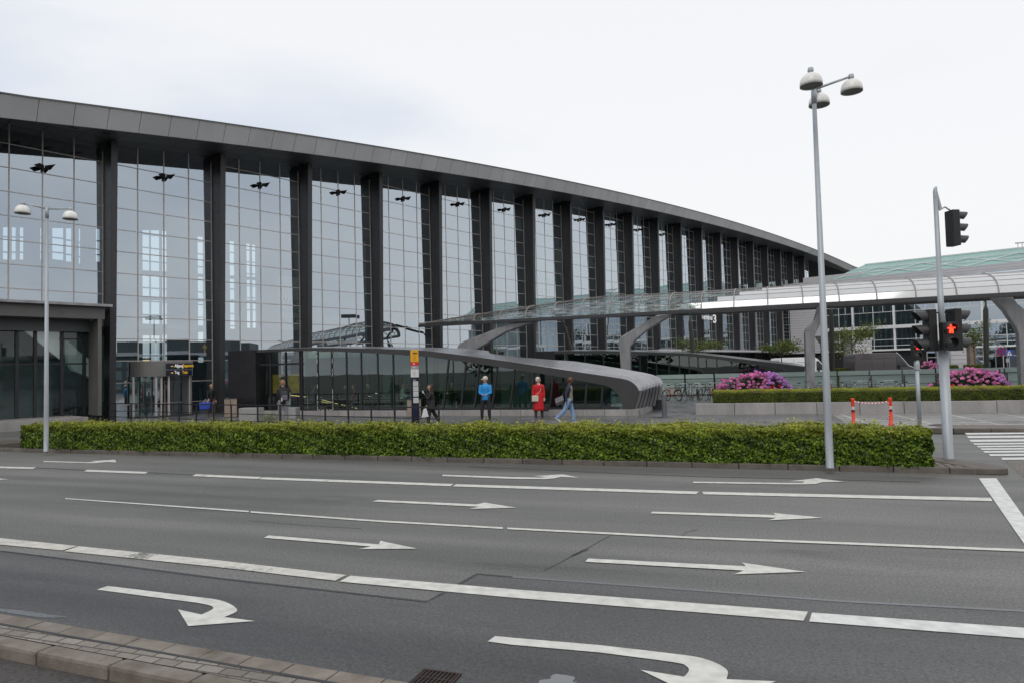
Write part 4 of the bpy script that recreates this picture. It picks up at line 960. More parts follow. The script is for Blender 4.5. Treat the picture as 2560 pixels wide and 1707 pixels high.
# taped outline on the glass
tp = BP(792,879+15,gb-.02); mb = MB(); q2 = BP(831,1024,gb-.02)
A0,A1 = ab(BP(794,950,gb))[0], ab(BP(832,950,gb))[0]; zt_t = zl_at(A0)-.02
rr_ = random.Random(2); z = pzt+.03
while z < zt_t: 
    e = min(z+rr_.uniform(.12,.3), zt_t)
    for a in (A0,A1):
        if rr_.random() < (.95 if z < 1.2 else .4): mb.obox(AB(a,gb-.055,z),V*.035,B*.008,Vector((0,0,e-z)))
    z = e+.06
for zz in (pzt+.02,zt_t-.03): 
    a = A0
    while a < A1: mb.obox(AB(a,gb-.055,zz),V*.16,B*.008,Vector((0,0,.03))); a += .24
mb.build('tape_outline', mat('white tape',(.5,.5,.48),.6), pav)

# ================================================================== CANOPY
q_ = FP(1045,814,.4); CT = W(q_[0],.4,0); CZ = q_[1]; CR = gp(2560,734.5,CZ); CR = Vector((CR.x,CR.y,0))
cd = (CR-CT).normalized(); cbk = Vector((-cd.y,cd.x,0)); LEN = (CR-CT).length
print('canopy tip', CT, CZ, 'dir', math.degrees(math.atan2(cd.y,cd.x)), 'len', LEN, [ (gp(x,y,CZ)-CT).dot(cbk) for x,y in ((1300,798.5),(1740,777),(2068,756))])
can = thing('glass_canopy', 'long barrel-vaulted glass canopy on bent steel arms reaching from the terminal to the right edge', 'canopy', tuple(CT+cd*25))
TOT = LEN+14; RIB = 2.05
def cw(t): return 8.0*min(1,max(0,t+.2)/20)**.95
def crise(t): return 1.36*min(1,max(0,t)/14)**.85
def cpt(t, q):                                 # q 0 front .. 1 back
    w_ = cw(t); h = crise(t); return CT + cd*t + cbk*(w_*(1-math.cos(math.pi*q))/2) + Vector((0,0,CZ+.10+(h*math.sin(math.pi*q)**.9 if 0<q<1 else 0)+.35*min(1,max(0,t)/12)*q))
mb = MB(); mb.prism([CT+Vector((0,0,CZ-.13)),CT+cd*TOT+Vector((0,0,CZ-.13)),CT+cd*TOT+Vector((0,0,CZ+.12)),CT+cd*1.5+Vector((0,0,CZ+.12)),CT+Vector((0,0,CZ+.0))], cbk*.3); mb.build('edge_beam', M['steel_dark'], can, bevel=.02)
mb = MB(); ts = np.arange(0,TOT,1.0)
A = [cpt(t,1)+Vector((0,0,-.05)) for t in ts]; mb.tube(A, .16, 6); mb.build('rear_beam', M['steel_dark'], can)
milky = bpy.data.materials.new('streaked white canopy glass'); milky.use_nodes = True; n, l = nt(milky); n.remove(n['Principled BSDF'])  # white diffuse glass for panes beyond a slanted line, streaked by noise
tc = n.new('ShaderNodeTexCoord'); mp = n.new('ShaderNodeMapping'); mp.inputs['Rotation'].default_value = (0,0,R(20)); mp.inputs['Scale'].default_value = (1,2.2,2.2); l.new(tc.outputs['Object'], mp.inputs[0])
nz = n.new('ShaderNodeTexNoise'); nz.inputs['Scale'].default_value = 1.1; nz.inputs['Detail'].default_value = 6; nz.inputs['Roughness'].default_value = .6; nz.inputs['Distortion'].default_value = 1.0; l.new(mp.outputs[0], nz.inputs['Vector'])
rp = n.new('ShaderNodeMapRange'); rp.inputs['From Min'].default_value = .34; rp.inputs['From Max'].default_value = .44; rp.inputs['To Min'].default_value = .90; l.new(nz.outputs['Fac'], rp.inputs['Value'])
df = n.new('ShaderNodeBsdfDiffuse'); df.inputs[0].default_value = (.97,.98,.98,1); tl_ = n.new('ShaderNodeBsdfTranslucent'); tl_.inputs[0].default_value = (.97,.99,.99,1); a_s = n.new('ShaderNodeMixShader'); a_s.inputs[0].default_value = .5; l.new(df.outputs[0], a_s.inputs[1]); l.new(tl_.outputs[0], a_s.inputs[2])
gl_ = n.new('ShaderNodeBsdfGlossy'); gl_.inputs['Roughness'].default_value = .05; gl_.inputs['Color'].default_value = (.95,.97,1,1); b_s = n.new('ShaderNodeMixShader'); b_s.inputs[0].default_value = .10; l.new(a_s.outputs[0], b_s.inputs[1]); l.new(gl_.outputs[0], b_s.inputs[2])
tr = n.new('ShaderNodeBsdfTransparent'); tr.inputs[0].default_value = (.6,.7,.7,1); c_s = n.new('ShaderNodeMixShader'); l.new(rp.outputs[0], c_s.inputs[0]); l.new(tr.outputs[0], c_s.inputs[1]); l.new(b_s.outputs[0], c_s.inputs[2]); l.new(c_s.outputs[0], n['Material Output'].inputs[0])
clearg = bpy.data.materials.new('wet clear canopy glass'); clearg.use_nodes = True; n, l = nt(clearg); n.remove(n['Principled BSDF'])
tc = n.new('ShaderNodeTexCoord'); mp = n.new('ShaderNodeMapping'); mp.inputs['Scale'].default_value = (.5,2.2,4); l.new(tc.outputs['Object'], mp.inputs[0]); nz = n.new('ShaderNodeTexNoise'); nz.inputs['Scale'].default_value = 1.6; nz.inputs['Detail'].default_value = 5; l.new(mp.outputs[0], nz.inputs['Vector'])
rp = n.new('ShaderNodeMapRange'); rp.inputs['From Min'].default_value = .42; rp.inputs['From Max'].default_value = .62; rp.inputs['To Min'].default_value = .08; rp.inputs['To Max'].default_value = .28; l.new(nz.outputs['Fac'], rp.inputs['Value'])
tr = n.new('ShaderNodeBsdfTransparent'); tr.inputs[0].default_value = (.92,.97,.96,1); gl_ = n.new('ShaderNodeBsdfGlossy'); gl_.inputs['Roughness'].default_value = .03; gl_.inputs['Color'].default_value = (.75,.85,.84,1); m_s = n.new('ShaderNodeMixShader'); l.new(rp.outputs[0], m_s.inputs[0]); l.new(tr.outputs[0], m_s.inputs[1]); l.new(gl_.outputs[0], m_s.inputs[2]); l.new(m_s.outputs[0], n['Material Output'].inputs[0])
tsr = [.6]; 
while tsr[-1] < TOT: tsr.append(tsr[-1]+RIB)
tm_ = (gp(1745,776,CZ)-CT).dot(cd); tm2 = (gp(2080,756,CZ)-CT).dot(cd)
NQ = 12
for i in range(len(tsr)-1):
    a,e = tsr[i], tsr[i+1]; mb = MB()
    for j in range(NQ):
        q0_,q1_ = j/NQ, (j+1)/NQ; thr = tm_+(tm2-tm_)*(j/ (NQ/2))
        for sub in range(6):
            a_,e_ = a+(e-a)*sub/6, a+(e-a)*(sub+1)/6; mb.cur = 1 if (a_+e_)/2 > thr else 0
            mb.quad(cpt(a_,q0_),cpt(e_,q0_),cpt(e_,q1_),cpt(a_,q1_))
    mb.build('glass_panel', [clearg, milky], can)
ribm = mat('canopy rib steel', (.30,.27,.255), .45, .3, .1, 2)
for t in tsr:
    mb = MB(); mb.tube([cpt(t,q)+Vector((0,0,.03)) for q in np.linspace(0,1,19)], .036, 6); mb.build('rib', ribm, can)
mb = MB()
for q in [j/NQ for j in range(1,NQ)]: mb.tube([cpt(t,q)+Vector((0,0,.01)) for t in np.arange(.6,TOT,1.2)], .018, 4)
mb.build('glazing_bar', ribm, can)
# bent arms, each standing under the canopy just behind the front beam
bM = 47.0
def arm(px, dep=.55, ext=0.0, mt='steel'):
    P = [BP(x,y,bM) for x,y in px]
    P[-1].z = .1; P[-2].z = .1
    P[-1] = AB(ab(P[-1])[0], bM, .1); P[-2] = AB(ab(P[-2])[0], bM, .1)
    return MB().prism(P, B*dep).build('arm', M[mt], can, bevel=.07)
arm([(1144,878),(1143,868),(1148,859),(1163,851),(1280,806),(1350,801),(1310,814),(1264,830),(1214,860),(1186,876),(1196,1006),(1166,1006)])
arm([(1548,869),(1547,848.5),(1552,841.6),(1562,835.5),(1642,788),(1682,783),(1668,795.3),(1617.4,825.3),(1590,848.4),(1575,868.8),(1577,990),(1555,990)])
arm([(2012.5,832),(2015,822),(2036,801),(2047,764),(2068,760),(2056,800),(2038,835),(2037.5,985),(2017,985)], 1.1)
arm([(2547,836),(2541,821),(2512,778),(2478,741),(2530,739),(2545,760),(2566,776),(2580,800),(2586,975),(2554,975)], .6)
M['prop_m'] = mat('olive grey prop',(.10,.10,.085),.5,.3)
for (xa,ya,xb,yb) in ((1407.7,803.5,1435,905.6),(1724.4,788,1753,937.7),(2078.5,769,2092,924),(2464,753,2466,914)):
    bp_ = CT+cbk*6.6; top = pp(xa,ya,bp_,cbk); f_ = pp(xb,yb,top,cd) if abs(xa-2078)>5 else None
    if f_ is None: foot = Vector((top.x,top.y,0))+cbk*2.4; foot.z=.1
    else:
        d_ = f_-top; foot = top+d_*((top.z-.1)/max(.2,-d_.z))
        if (foot-top).length > 9: foot = Vector((top.x,top.y,.1))+cbk*2.4
    print('prop', top, foot)
    d_ = (foot-top); MB().tube([top, top+d_*.06, top+d_*.1, top+d_*.5, foot], [.05,.07,.16,.17,.12], 10).build('prop', M['prop_m'], can, smooth=True)
    top2 = cpt((top-CT).dot(cd),.82); MB().bar(top, top2+Vector((0,0,.05)), .12,.2).build('prop_head', M['steel_dark'], can)

# ================================================================== SECOND PAVILION
bB = ab(dp(1700,900,50))[1]
F2 = [(1386,877),(1508,876.5),(1640,880),(1722,883),(1792,890),(1912,903.6),(2016,916)]; L2p = [(1386,884),(1508,884),(1640,887),(1722,890.5),(1792,898),(1912,914.5),(2010,931)]
FB = refine([BP(x,y,bB) for x,y in F2],3); LB_ = refine([BP(x,y,bB) for x,y in L2p],3)
pv2 = thing('glass_pavilion','dark glass pavilion with a thin sloping roof edge standing behind the bicycles','pavilion', tuple(AB(ab(FB[8])[0],bB+2,0)))
mb = MB(); mb.loft(LB_,FB); mb.loft([p+B*.15 for p in FB],[p+B*.15 for p in LB_]); mb.loft([p+B*.15 for p in LB_],LB_); mb.build('roof_edge', M['band'], pv2)
mb = MB(); mb.loft(FB,[p+B*5+Vector((0,0,.18)) for p in FB]); mb.build('roof', M['zinc'], pv2)
bot_ = [AB(ab(p)[0],bB+.1,.3) for p in LB_]; top_ = [AB(ab(p)[0],bB+.1,p.z) for p in LB_]
g = MB().loft(bot_,top_).build('front_glass', M['glass_green'], pv2); fr = MB()
for i in range(0,len(LB_),1): 
    p = LB_[i]; a = ab(p)[0]
    if p.z > .7: fr.obox(AB(a-.04,bB+.04,.3),V*.08,B*.1,Vector((0,0,p.z-.3)))
fr.build('mullions', M['rail'], g)
mb = MB(); aa = ab(FB[0])[0]; a2 = ab(BP(1337,900,bB))[0]; mb.obox(AB(a2,bB,.1),V*(aa-a2),B*3,Vector((0,0,FB[0].z-.1))); mb.build('black_wall', M['black_wall'], pv2)
mb = MB(); mb.loft([AB(ab(p)[0],bB+4,.3) for p in LB_],[AB(ab(p)[0],bB+4,p.z) for p in LB_]); mb.build('inner_wall', mat('dark green inner wall',(.03,.045,.04),.5,0,.4,.7), pv2)

# ================================================================== BALUSTRADE, RAILING, WALLS
r0,r1 = gp(1640,948,1.33), gp(2400,932.5,1.33); r0.z=0; r1.z=0; fd = (r1-r0).normalized(); fb = Vector((-fd.y,fd.x,0)); FL = (r1-r0).length+6
print('fence', r0, r1)
bal = thing('glass_balustrade','long glass balustrade with dark steel rails behind the parked bicycles','balustrade', tuple(r0))
mb = MB(); mb.obox(r0+Vector((0,0,1.30)), fd*FL, fb*.05, Vector((0,0,.05))); mb.obox(r0+Vector((0,0,.72)), fd*FL, fb*.04, Vector((0,0,.03))); mb.build('rail', M['rail'], bal)
t = 0; 
while t < FL:
    MB().obox(r0+fd*t+Vector((0,0,.1)), fd*.06, fb*.06, Vector((0,0,1.25))).build('post', M['rail'], bal)
    MB().obox(r0+fd*(t+.05)+fb*.25+Vector((0,0,.25)), fd*1.9, fb*.015, Vector((0,0,1.40))).build('glass_panel', M['glass_clear'], bal); t += 2.0
MB().obox(r0+fb*.35+Vector((0,0,.1)), fd*FL, fb*.2, Vector((0,0,.42))).build('base_wall', mat('tan low wall',(.13,.10,.075),.7,0,.25,2), bal)
# railing by the hedge
q0_,q1_ = gp(252,1005.4,1.08), gp(1097,1015.5,1.08); q0_.z=q1_.z=0; rd = (q1_-q0_).normalized(); print('railing', q0_, q1_)
rl = thing('railing','dark metal railing with three horizontal bars along the plaza behind the front hedge','railing', tuple(q0_))
RLn = (q1_-q0_).length
for z,h in ((1.05,.045),(.66,.03),(.36,.03)): MB().bar(q0_+Vector((0,0,z)), q1_+Vector((0,0,z)), .045,h).build('rail', M['rail'], rl)
rn = Vector((-rd.y,rd.x,0))
for x in (289,327.6,367,407,448,491,534,578,644,700,756,813,870.6,928,986.5,1097):
    p = pp(x,1020,q0_,rn); p.z=.1; MB().bar(p, p+Vector((0,0,.96)), .05,.05, up=rd).build('post', M['rail'], rl)
# granite wall and planting bed to the right
w0,w1 = gp(1739,1036,GZ), gp(2560,1031,GZ); w0.z=w1.z=0; wd = (w1-w0).normalized(); wb = Vector((-wd.y,wd.x,0)); print('wall', w0,w1)
gw = MB(); t = 0; r = random.Random(3)
while t < 26:
    gw.obox(w0+wd*(t+.008), wd*1.62, wb*.35, Vector((0,0,.60+r.uniform(-.004,.004)))); t += 1.64
o = gw.build('granite_wall', M['granite'], bevel=.012); tag(o,'low wall of pale granite blocks in front of the clipped hedge on the right','wall')
mb = MB(); e_ = w0+wd*26; mb.add([w0+wb*.35+Vector((0,0,.5)),e_+wb*.35+Vector((0,0,.5)),e_+wb*6.3+Vector((0,0,.5)),w0+wb*6.3+wd*2.4+Vector((0,0,.5))],[(0,1,2,3)]); struct(mb,'planting_bed',M['soil'])
# far palisade and path at the right edge
f0,f1 = dp(2500,944,44), dp(2552,926,58); f0.z=f1.z=.1; pf = thing('palisade_fence','dark grey vertical palisade fence beside the path at the far right','fence', tuple(f0))
mb = MB(); d_ = f1-f0
for i in range(40): c = f0+d_*(i/40); mb.bar(c, c+Vector((0,0,1.45)), .07,.25)
mb.build('slats', M['steel_dark'], pf); MB().bar(f0+Vector((0,0,1.2)), f1+Vector((0,0,1.2)), .05,.05).build('rail', M['steel_dark'], pf)

# ================================================================== STREET FURNITURE
def lamp(px, py, ztop, arms, label, rb=.095, rt=.055):
    c = gp(px,py,GZ); t = thing('street_lamp', label, 'street lamp', tuple(c), 'street lamps with cream dome shades')
    MB().tube([c, c+Vector((0,0,.02)), c+Vector((0,0,1.2)), c+Vector((0,0,ztop-c.z))], [rb+.012,rb,rb*.93,rt], 16).build('pole', M['galv'], t, smooth=True)
    MB().tube([c+Vector((0,0,ztop-c.z-.35)), c+Vector((0,0,ztop-c.z+.03))], rt+.012, 12).build('collar', M['galv'], t, smooth=True)
    for (dx,dy,dz) in arms:
        e = Vector((c.x+dx, c.y+dy, ztop+dz))
        a = MB().tube([Vector((c.x,c.y,ztop-.05)), e+Vector((0,0,.0))], [.028,.024], 8).build('arm', M['galv'], t, smooth=True)
        MB().lathe(e,[(0,.05),(.05,.04),(.06,-.02),(.05,-.06),(.0,-.06)],12).build('socket', M['galv'], a, smooth=True)
        r_ = .215; pr = [(0.001,0)]+[(r_*math.sin(q)*1.0, -.06-.0+(-(1-math.cos(q))*r_*1.0)) for q in np.linspace(.2,math.pi/2,8)]+[(r_*1.01,-.06-r_*1.28),(r_*.98,-.06-r_*1.28),(r_*.97,-.06-r_*1.0)]
        sh = MB().lathe(e,pr,24).build('lamp_shade', M['shade'], t, smooth=True)
        MB().lathe(e,[(r_*.96,-.06-r_*1.2),(r_*.6,-.06-r_*1.1),(0.001,-.06-r_*1.08)],24).build('diffuser', M['shade_in'], sh, smooth=True)
    return t
lamp(2075,1169,8.05,[(-.33,-.62,.10),(.86,.12,.26),(.42,.68,.2)],'tall grey street lamp with three cream dome shades before the right hedge end', rb=.078, rt=.042)
lamp(115.5,1128,7.72,[(-.62,-.2,.10),(.60,.2,-.02)],'grey street lamp with two cream dome shades at the left end of the hedge', rb=.072, rt=.04)
def pxh(px, py, base): d = ray(px,py); return EYE.z + d.z*(base.y/d.y)          # height at the distance of base
def signal_head(t, c, fdir, n=3, h=.90, w_=.26, lit=None, hood=.24, name='signal_head', ped=False):
    """c: centre of the housing, fdir: unit vector the lenses look at"""
    s = Vector((fdir.y,-fdir.x,0)); z = Vector((0,0,1)); d_ = .17
    hd = MB().obox(c-s*w_/2-fdir*d_/2-z*h/2, s*w_, fdir*d_, z*h).build(name, M['black'], t, bevel=.02)
    ch = h/n
    for i in range(n):
        o_ = c+z*(h/2-ch*(i+.5))+fdir*(d_/2); rr_ = min(w_,ch)*.40
        def ring(dd, rad, a0=0, a1=2*math.pi, N_=18): return [o_+fdir*dd+(s*math.cos(a0+(a1-a0)*k/N_)+z*math.sin(a0+(a1-a0)*k/N_))*rad for k in range(N_+1)]
        # lens
        mb = MB(); P = ring(.006, rr_*.92); mb.add([o_+fdir*.02]+P,[(0,k+1,k+2) for k in range(len(P)-1)])
        if lit == i and not ped: pass
        mb.build('lens', M['lens_off'], hd)
        if lit == i:
            fm = MB(); q_ = o_+fdir*.03; sc = rr_*.95
            fm.ell(q_+z*sc*.60, (sc*.24,sc*.12,sc*.24), 10,7)
            fm.prism([q_+s*x_*sc+z*y_*sc for x_,y_ in ((-.80,.06),(-.74,.30),(.74,.30),(.80,.06),(.34,.02),(.40,-.85),(.10,-.85),(.0,-.35),(-.10,-.85),(-.40,-.85),(-.34,.02))], fdir*.012)
            fm.build('red_figure', M['red_on'], hd)
        # visor: hood longer at the top, cut back below
        NV = 20; ri = rr_*1.08; mb = MB(); fr_, bk_, fi_ = [], [], []
        for k in range(NV+1):
            a_ = -math.pi*.22 + math.pi*1.44*k/NV; u_ = s*math.cos(a_)+z*math.sin(a_); ln_ = hood*(.42+.58*max(0,min(1,(math.sin(a_)+.7)/1.7)))
            bk_.append(o_+u_*ri); fr_.append(o_+u_*ri*1.0+fdir*ln_-z*.012); fi_.append(o_+u_*(ri-.010)+fdir*ln_-z*.012)
        bi_ = [o_+(p-o_)*.93 for p in bk_]; mb.loft(bk_,fr_); mb.loft(fr_,fi_); mb.loft(fi_,bi_); mb.build('visor', M['visor'], hd)
    return hd
tb = gp(2371.5,1146,GZ); print('signal base', tb)
ts_ = thing('traffic_signal','tall galvanised signal pole with three black signal heads and a lit red pedestrian figure','traffic light', tuple(tb))
zt_ = pxh(2341,468,tb)
zm_ = pxh(2352,695,tb); 
MB().tube([tb,tb+Vector((0,0,.01)),Vector((tb.x,tb.y,2.55))],[.105,.10,.098],20).build('lower_pole', M['galv'], ts_, smooth=True)
MB().tube([Vector((tb.x,tb.y,2.5)),Vector((tb.x,tb.y,2.62)),Vector((tb.x,tb.y,2.72))],[.105,.105,.07],20).build('sleeve', M['galv'], ts_, smooth=True)
up_pts = [Vector((tb.x,tb.y,2.7)),Vector((tb.x,tb.y,zm_)),Vector((tb.x,tb.y,zm_+.001)),Vector((tb.x,tb.y,zt_-.25)),Vector((tb.x,tb.y,zt_-.10)),Vector((tb.x+.01,tb.y,zt_-.03)),Vector((tb.x+.03,tb.y+.0,zt_))]
MB().tube(up_pts,[.062,.060,.052,.046,.044,.036,.02],16).build('upper_pole', M['galv'], ts_, smooth=True)
def SP(px,py,dy=0): d = ray(px,py); t = (tb.y+dy)/d.y; return EYE+d*t
# upper head on a bracket
hc = (SP(2372,527)+SP(2392,616))/2; fR = Vector((.985,.10,0)).normalized(); fL = Vector((-.985,.06,0)).normalized(); fC = Vector((-.03,-1,0))
hR = abs(SP(2382,527).z-SP(2382,616).z)
signal_head(ts_, hc, fR, 3, hR, .26, hood=.25)
MB().prism([Vector((tb.x+.03,tb.y-.01,zt_-.02)),SP(2356,524),SP(2349,526.5)],Vector((0,.03,0))).build('bracket', M['galv'], ts_)
MB().tube([SP(2349,526),SP(2362,518),SP(2378,528)],.018,8).build('bracket', M['galv'], ts_)
cR = (SP(2376,772)+SP(2402,876))/2; hh = abs(SP(2390,772).z-SP(2390,876).z)
signal_head(ts_, cR+Vector((0,.05,0)), fR, 3, hh, .30, hood=.28)
cL = (SP(2316,774)+SP(2341,878))/2; signal_head(ts_, cL+Vector((0,.05,0)), fL, 3, hh, .30, hood=.28)
cC = (SP(2345,806.5,-.12)+SP(2381,874.5,-.12))/2; hC = abs(SP(2360,806.5,-.12).z-SP(2360,874.5,-.12).z)
signal_head(ts_, cC+Vector((0,-.1,0)), fC, 2, hC, .30, lit=0, hood=.13, name='pedestrian_head', ped=True)
for p_ in (cR,cL):
    for dz in (-.38,.38): MB().bar(Vector((tb.x,tb.y,p_.z+dz)), p_+Vector((0,0.05,dz)), .03,.03).build('bracket', M['black'], ts_)
pb = gp(2299.5,1066,GZ); ps = thing('pedestrian_signal','thin galvanised post with a small black pedestrian signal showing a red figure','traffic light', tuple(pb))
zt2 = pxh(2293,900,pb); MB().tube([pb,Vector((pb.x,pb.y,zt2-.15))],[.062,.058],14).build('post', M['galv'], ps, smooth=True)
MB().lathe(Vector((pb.x,pb.y,zt2-.2)),[(.085,-.1),(.085,.06),(.075,.2),(.0,.2)],14).build('cap', M['galv'], ps, smooth=True)
cc_ = Vector((pb.x+.0,pb.y,(pxh(2293,855,pb)+zt2)/2)); signal_head(ps, cc_, fC, 2, pxh(2293,855,pb)-zt2, .28, lit=0, hood=.10, name='pedestrian_head', ped=True)
# orange marker posts with barrier tape
def opost(px, py, label, g='orange marker posts'):
    b_ = dp(px,py,22.9); top_z = b_.z; b_.z = GZ; t = thing('marker_post', label, 'marker post', tuple(b_), g)
    MB().lathe(b_,[(.085,0),(.08,.05),(.055,.07),(.052,top_z-GZ-.10),(.056,top_z-GZ-.09),(.060,top_z-GZ-.02),(.05,top_z-GZ),(0,top_z-GZ)],14).build('post', M['orange'], t, smooth=True)
    MB().lathe(b_+Vector((0,0,top_z-GZ-.38)),[(.0555,0),(.0555,.10)],14).build('white_band', M['reflective'], t, smooth=True)
    MB().lathe(b_+Vector((0,0,top_z-GZ-.47)),[(.0553,0),(.0553,.085)],14).build('red_band', M['darkred'], t, smooth=True)
    return Vector((b_.x,b_.y,top_z))
oa = opost(2131.4,994.4,'orange marker post with reflective bands, left one of the taped pair'); ob_ = opost(2224.8,993,'orange marker post with tape wound round it, right one of the taped pair')
tpm = [mat('red tape',(.6,.03,.03),.5), mat('white tape strip',(.7,.7,.7),.5)]; mb = MB(); a_ = oa-Vector((0,0,.08)); b_ = ob_-Vector((0,0,.10)); N_ = 22
pt = lambda q: a_.lerp(b_,q)-Vector((0,0,.085*4*q*(1-q)))
for i in range(N_):
    mb.cur = i%2; p,q2 = pt(i/N_),pt((i+1)/N_); h_ = Vector((0,.008,.014)); mb.quad(p-h_,q2-h_,q2+h_,p+h_)
p = b_-Vector((.06,.02,0))
for i in range(16):
    mb.cur = i%2; q2 = p+Vector((-.012 if i>9 else .002*(i%3-1),0,-.05)); h_ = Vector((.02,.008,.012)); mb.quad(p-h_,p+h_,q2+h_,q2-h_); p = q2
o = mb.build('barrier_tape', tpm); tag(o,'red and white barrier tape sagging between the two orange marker posts','tape')
# bollard
bb = gp(1661.5,1041,GZ); hb = pxh(1661,984,bb)-GZ; t = thing('bollard','dark grey round bollard standing at the folded end of the pavilion roof','bollard', tuple(bb))
MB().lathe(bb,[(.115,0),(.105,.03),(.102,hb-.05),(.09,hb-.015),(.06,hb),(0,hb)],18).build('post', mat('bollard paint',(.10,.105,.115),.45,.3), t, smooth=True)
bb2 = gp(1648,1023,GZ); o = MB().box(bb2+Vector((0,.2,.25)),(.45,.4,.5),-PSI).build('dark_bin', M['band'], bevel=.03); o.name = 'litter_bin'; tag(o,'low dark box beside the bollard at the end of the pavilion','bin')
# bus stop totem
tbp = dp(1039.5,1064,25.0); tbp.z = GZ; tt = thing('bus_stop_sign','slim navy bus stop totem with an orange and red head panel and white timetables','bus stop sign', tuple(tbp))
hw = 9.6*25/1700; th = .10; rot = 0.0
def tz(py): return pxh(1036,py,tbp)
def slab(z0_, z1_, m, name, dx0=-1, dx1=1, out=0.0):
    return MB().obox(Vector((tbp.x+dx0*hw, tbp.y-th/2-out, z0_)), Vector(((dx1-dx0)*hw,0,0)), Vector((0,th+2*out if out==0 else .006,0)), Vector((0,0,z1_-z0_))).build(name, m, tt)
slab(GZ, tz(942), M['navy'], 'body'); slab(tz(942), tz(922.5), M['paper'], 'white_panel'); slab(tz(922.5)+.001, tz(913.5), M['grey_sign'], 'grey_panel'); slab(tz(913.5)+.001, tz(904), M['red_sign'], 'red_panel'); slab(tz(904)+.001, tz(874.5), M['yellow_sign'], 'yellow_panel')
for y0_,y1_ in ((952,963.5),(964.8,976.5),(977.6,990),(993.5,1006)): 
    pn = slab(tz(y1_), tz(y0_), M['paper'], 'timetable', -.45, .88, .004)
    mb = MB(); z = tz(y1_)+.02
    while z < tz(y0_)-.02: mb.obox(Vector((tbp.x-.36*hw,tbp.y-th/2-.0065,z)),Vector((1.1*hw,0,0)),Vector((0,.001,0)),Vector((0,0,.005))); z += .018
    mb.build('print', M['grey_sign'], pn)
def marks(y0_,y1_,m,xs,rows):
    mb = MB(); 
    for r_ in range(rows):
        z = tz(y1_)+(tz(y0_)-tz(y1_))*(r_+.5)/rows
        mb.obox(Vector((tbp.x+xs[0]*hw,tbp.y-th/2-.004,z)),Vector(((xs[1]-xs[0])*hw*(1-.25*(r_%2)),0,0)),Vector((0,.003,0)),Vector((0,0,.010)))
    return mb.build('print', m, tt)
marks(877.5,879.5,M['ink'],(-.4,.25),1); marks(887,902,mat('orange print',(.30,.13,.01),.5),(-.4,.5),5); marks(906,911,M['white_txt'],(-.4,.2),2); marks(915,919,M['white_txt'],(-.4,.2),2); marks(928,940,M['grey_sign'],(-.4,.4),4); marks(948,950.5,M['white_txt'],(-.45,.3),1)
MB().obox(Vector((tbp.x-.4*hw,tbp.y-th/2-.004,tz(884.5))),Vector((1.15*hw,0,0)),Vector((0,.003,0)),Vector((0,0,tz(881)-tz(884.5)))).build('bus_symbol', M['ink'], tt)
# wooden bins, concrete blocks
def bin_(px0,px1,py0,py1,Y,label):
    c = dp((px0+px1)/2,py1,Y); c.z = GZ; w_ = (px1-px0)*Y/F_PX; h_ = pxh((px0+px1)/2,py0,c)-GZ
    t = thing('litter_bin',label,'bin',tuple(c),'wood clad litter bins'); MB().box(c+Vector((0,w_/2,h_/2)),(w_*.96,w_*.8,h_-.02),0).build('body', M['band'], t)
    for sx_ in (-1,1): MB().box(c+Vector((sx_*w_*.25,w_*.1-.02,h_/2)),(w_*.46,.03,h_-.05),0).build('wood_panel', M['wood'], t, bevel=.005)
    MB().box(c+Vector((0,w_/2,h_)),(w_,w_*.84,.04),0).build('lid', M['band'], t)
bin_(559.6,592,996,1032,36.4,'wood clad litter bin standing before the black wall of the pavilion'); bin_(1017,1052.5,998,1039,33.0,'wood clad litter bin half hidden behind the bus stop totem')
def block(px0,px1,py0,py1,label):
    c = gp((px0+px1)/2,py1,GZ); w_ = (px1-px0)*c.y/F_PX; h_ = pxh((px0+px1)/2,py0,c)-GZ
    o = MB().box(c+Vector((0,.28,h_/2)),(w_,.5,h_),-PSI*.5).build('concrete_block', M['concrete'], bevel=.02); tag(o,label,'block','pale concrete blocks')
block(596,650,1019,1054,'pale concrete block behind the railing left of the man with a backpack'); block(722,741,1018,1045,'darker concrete block on the plaza right of the man with a backpack')
block(472,488,1009,1033,'small beige concrete block at the right side of the entrance drum')
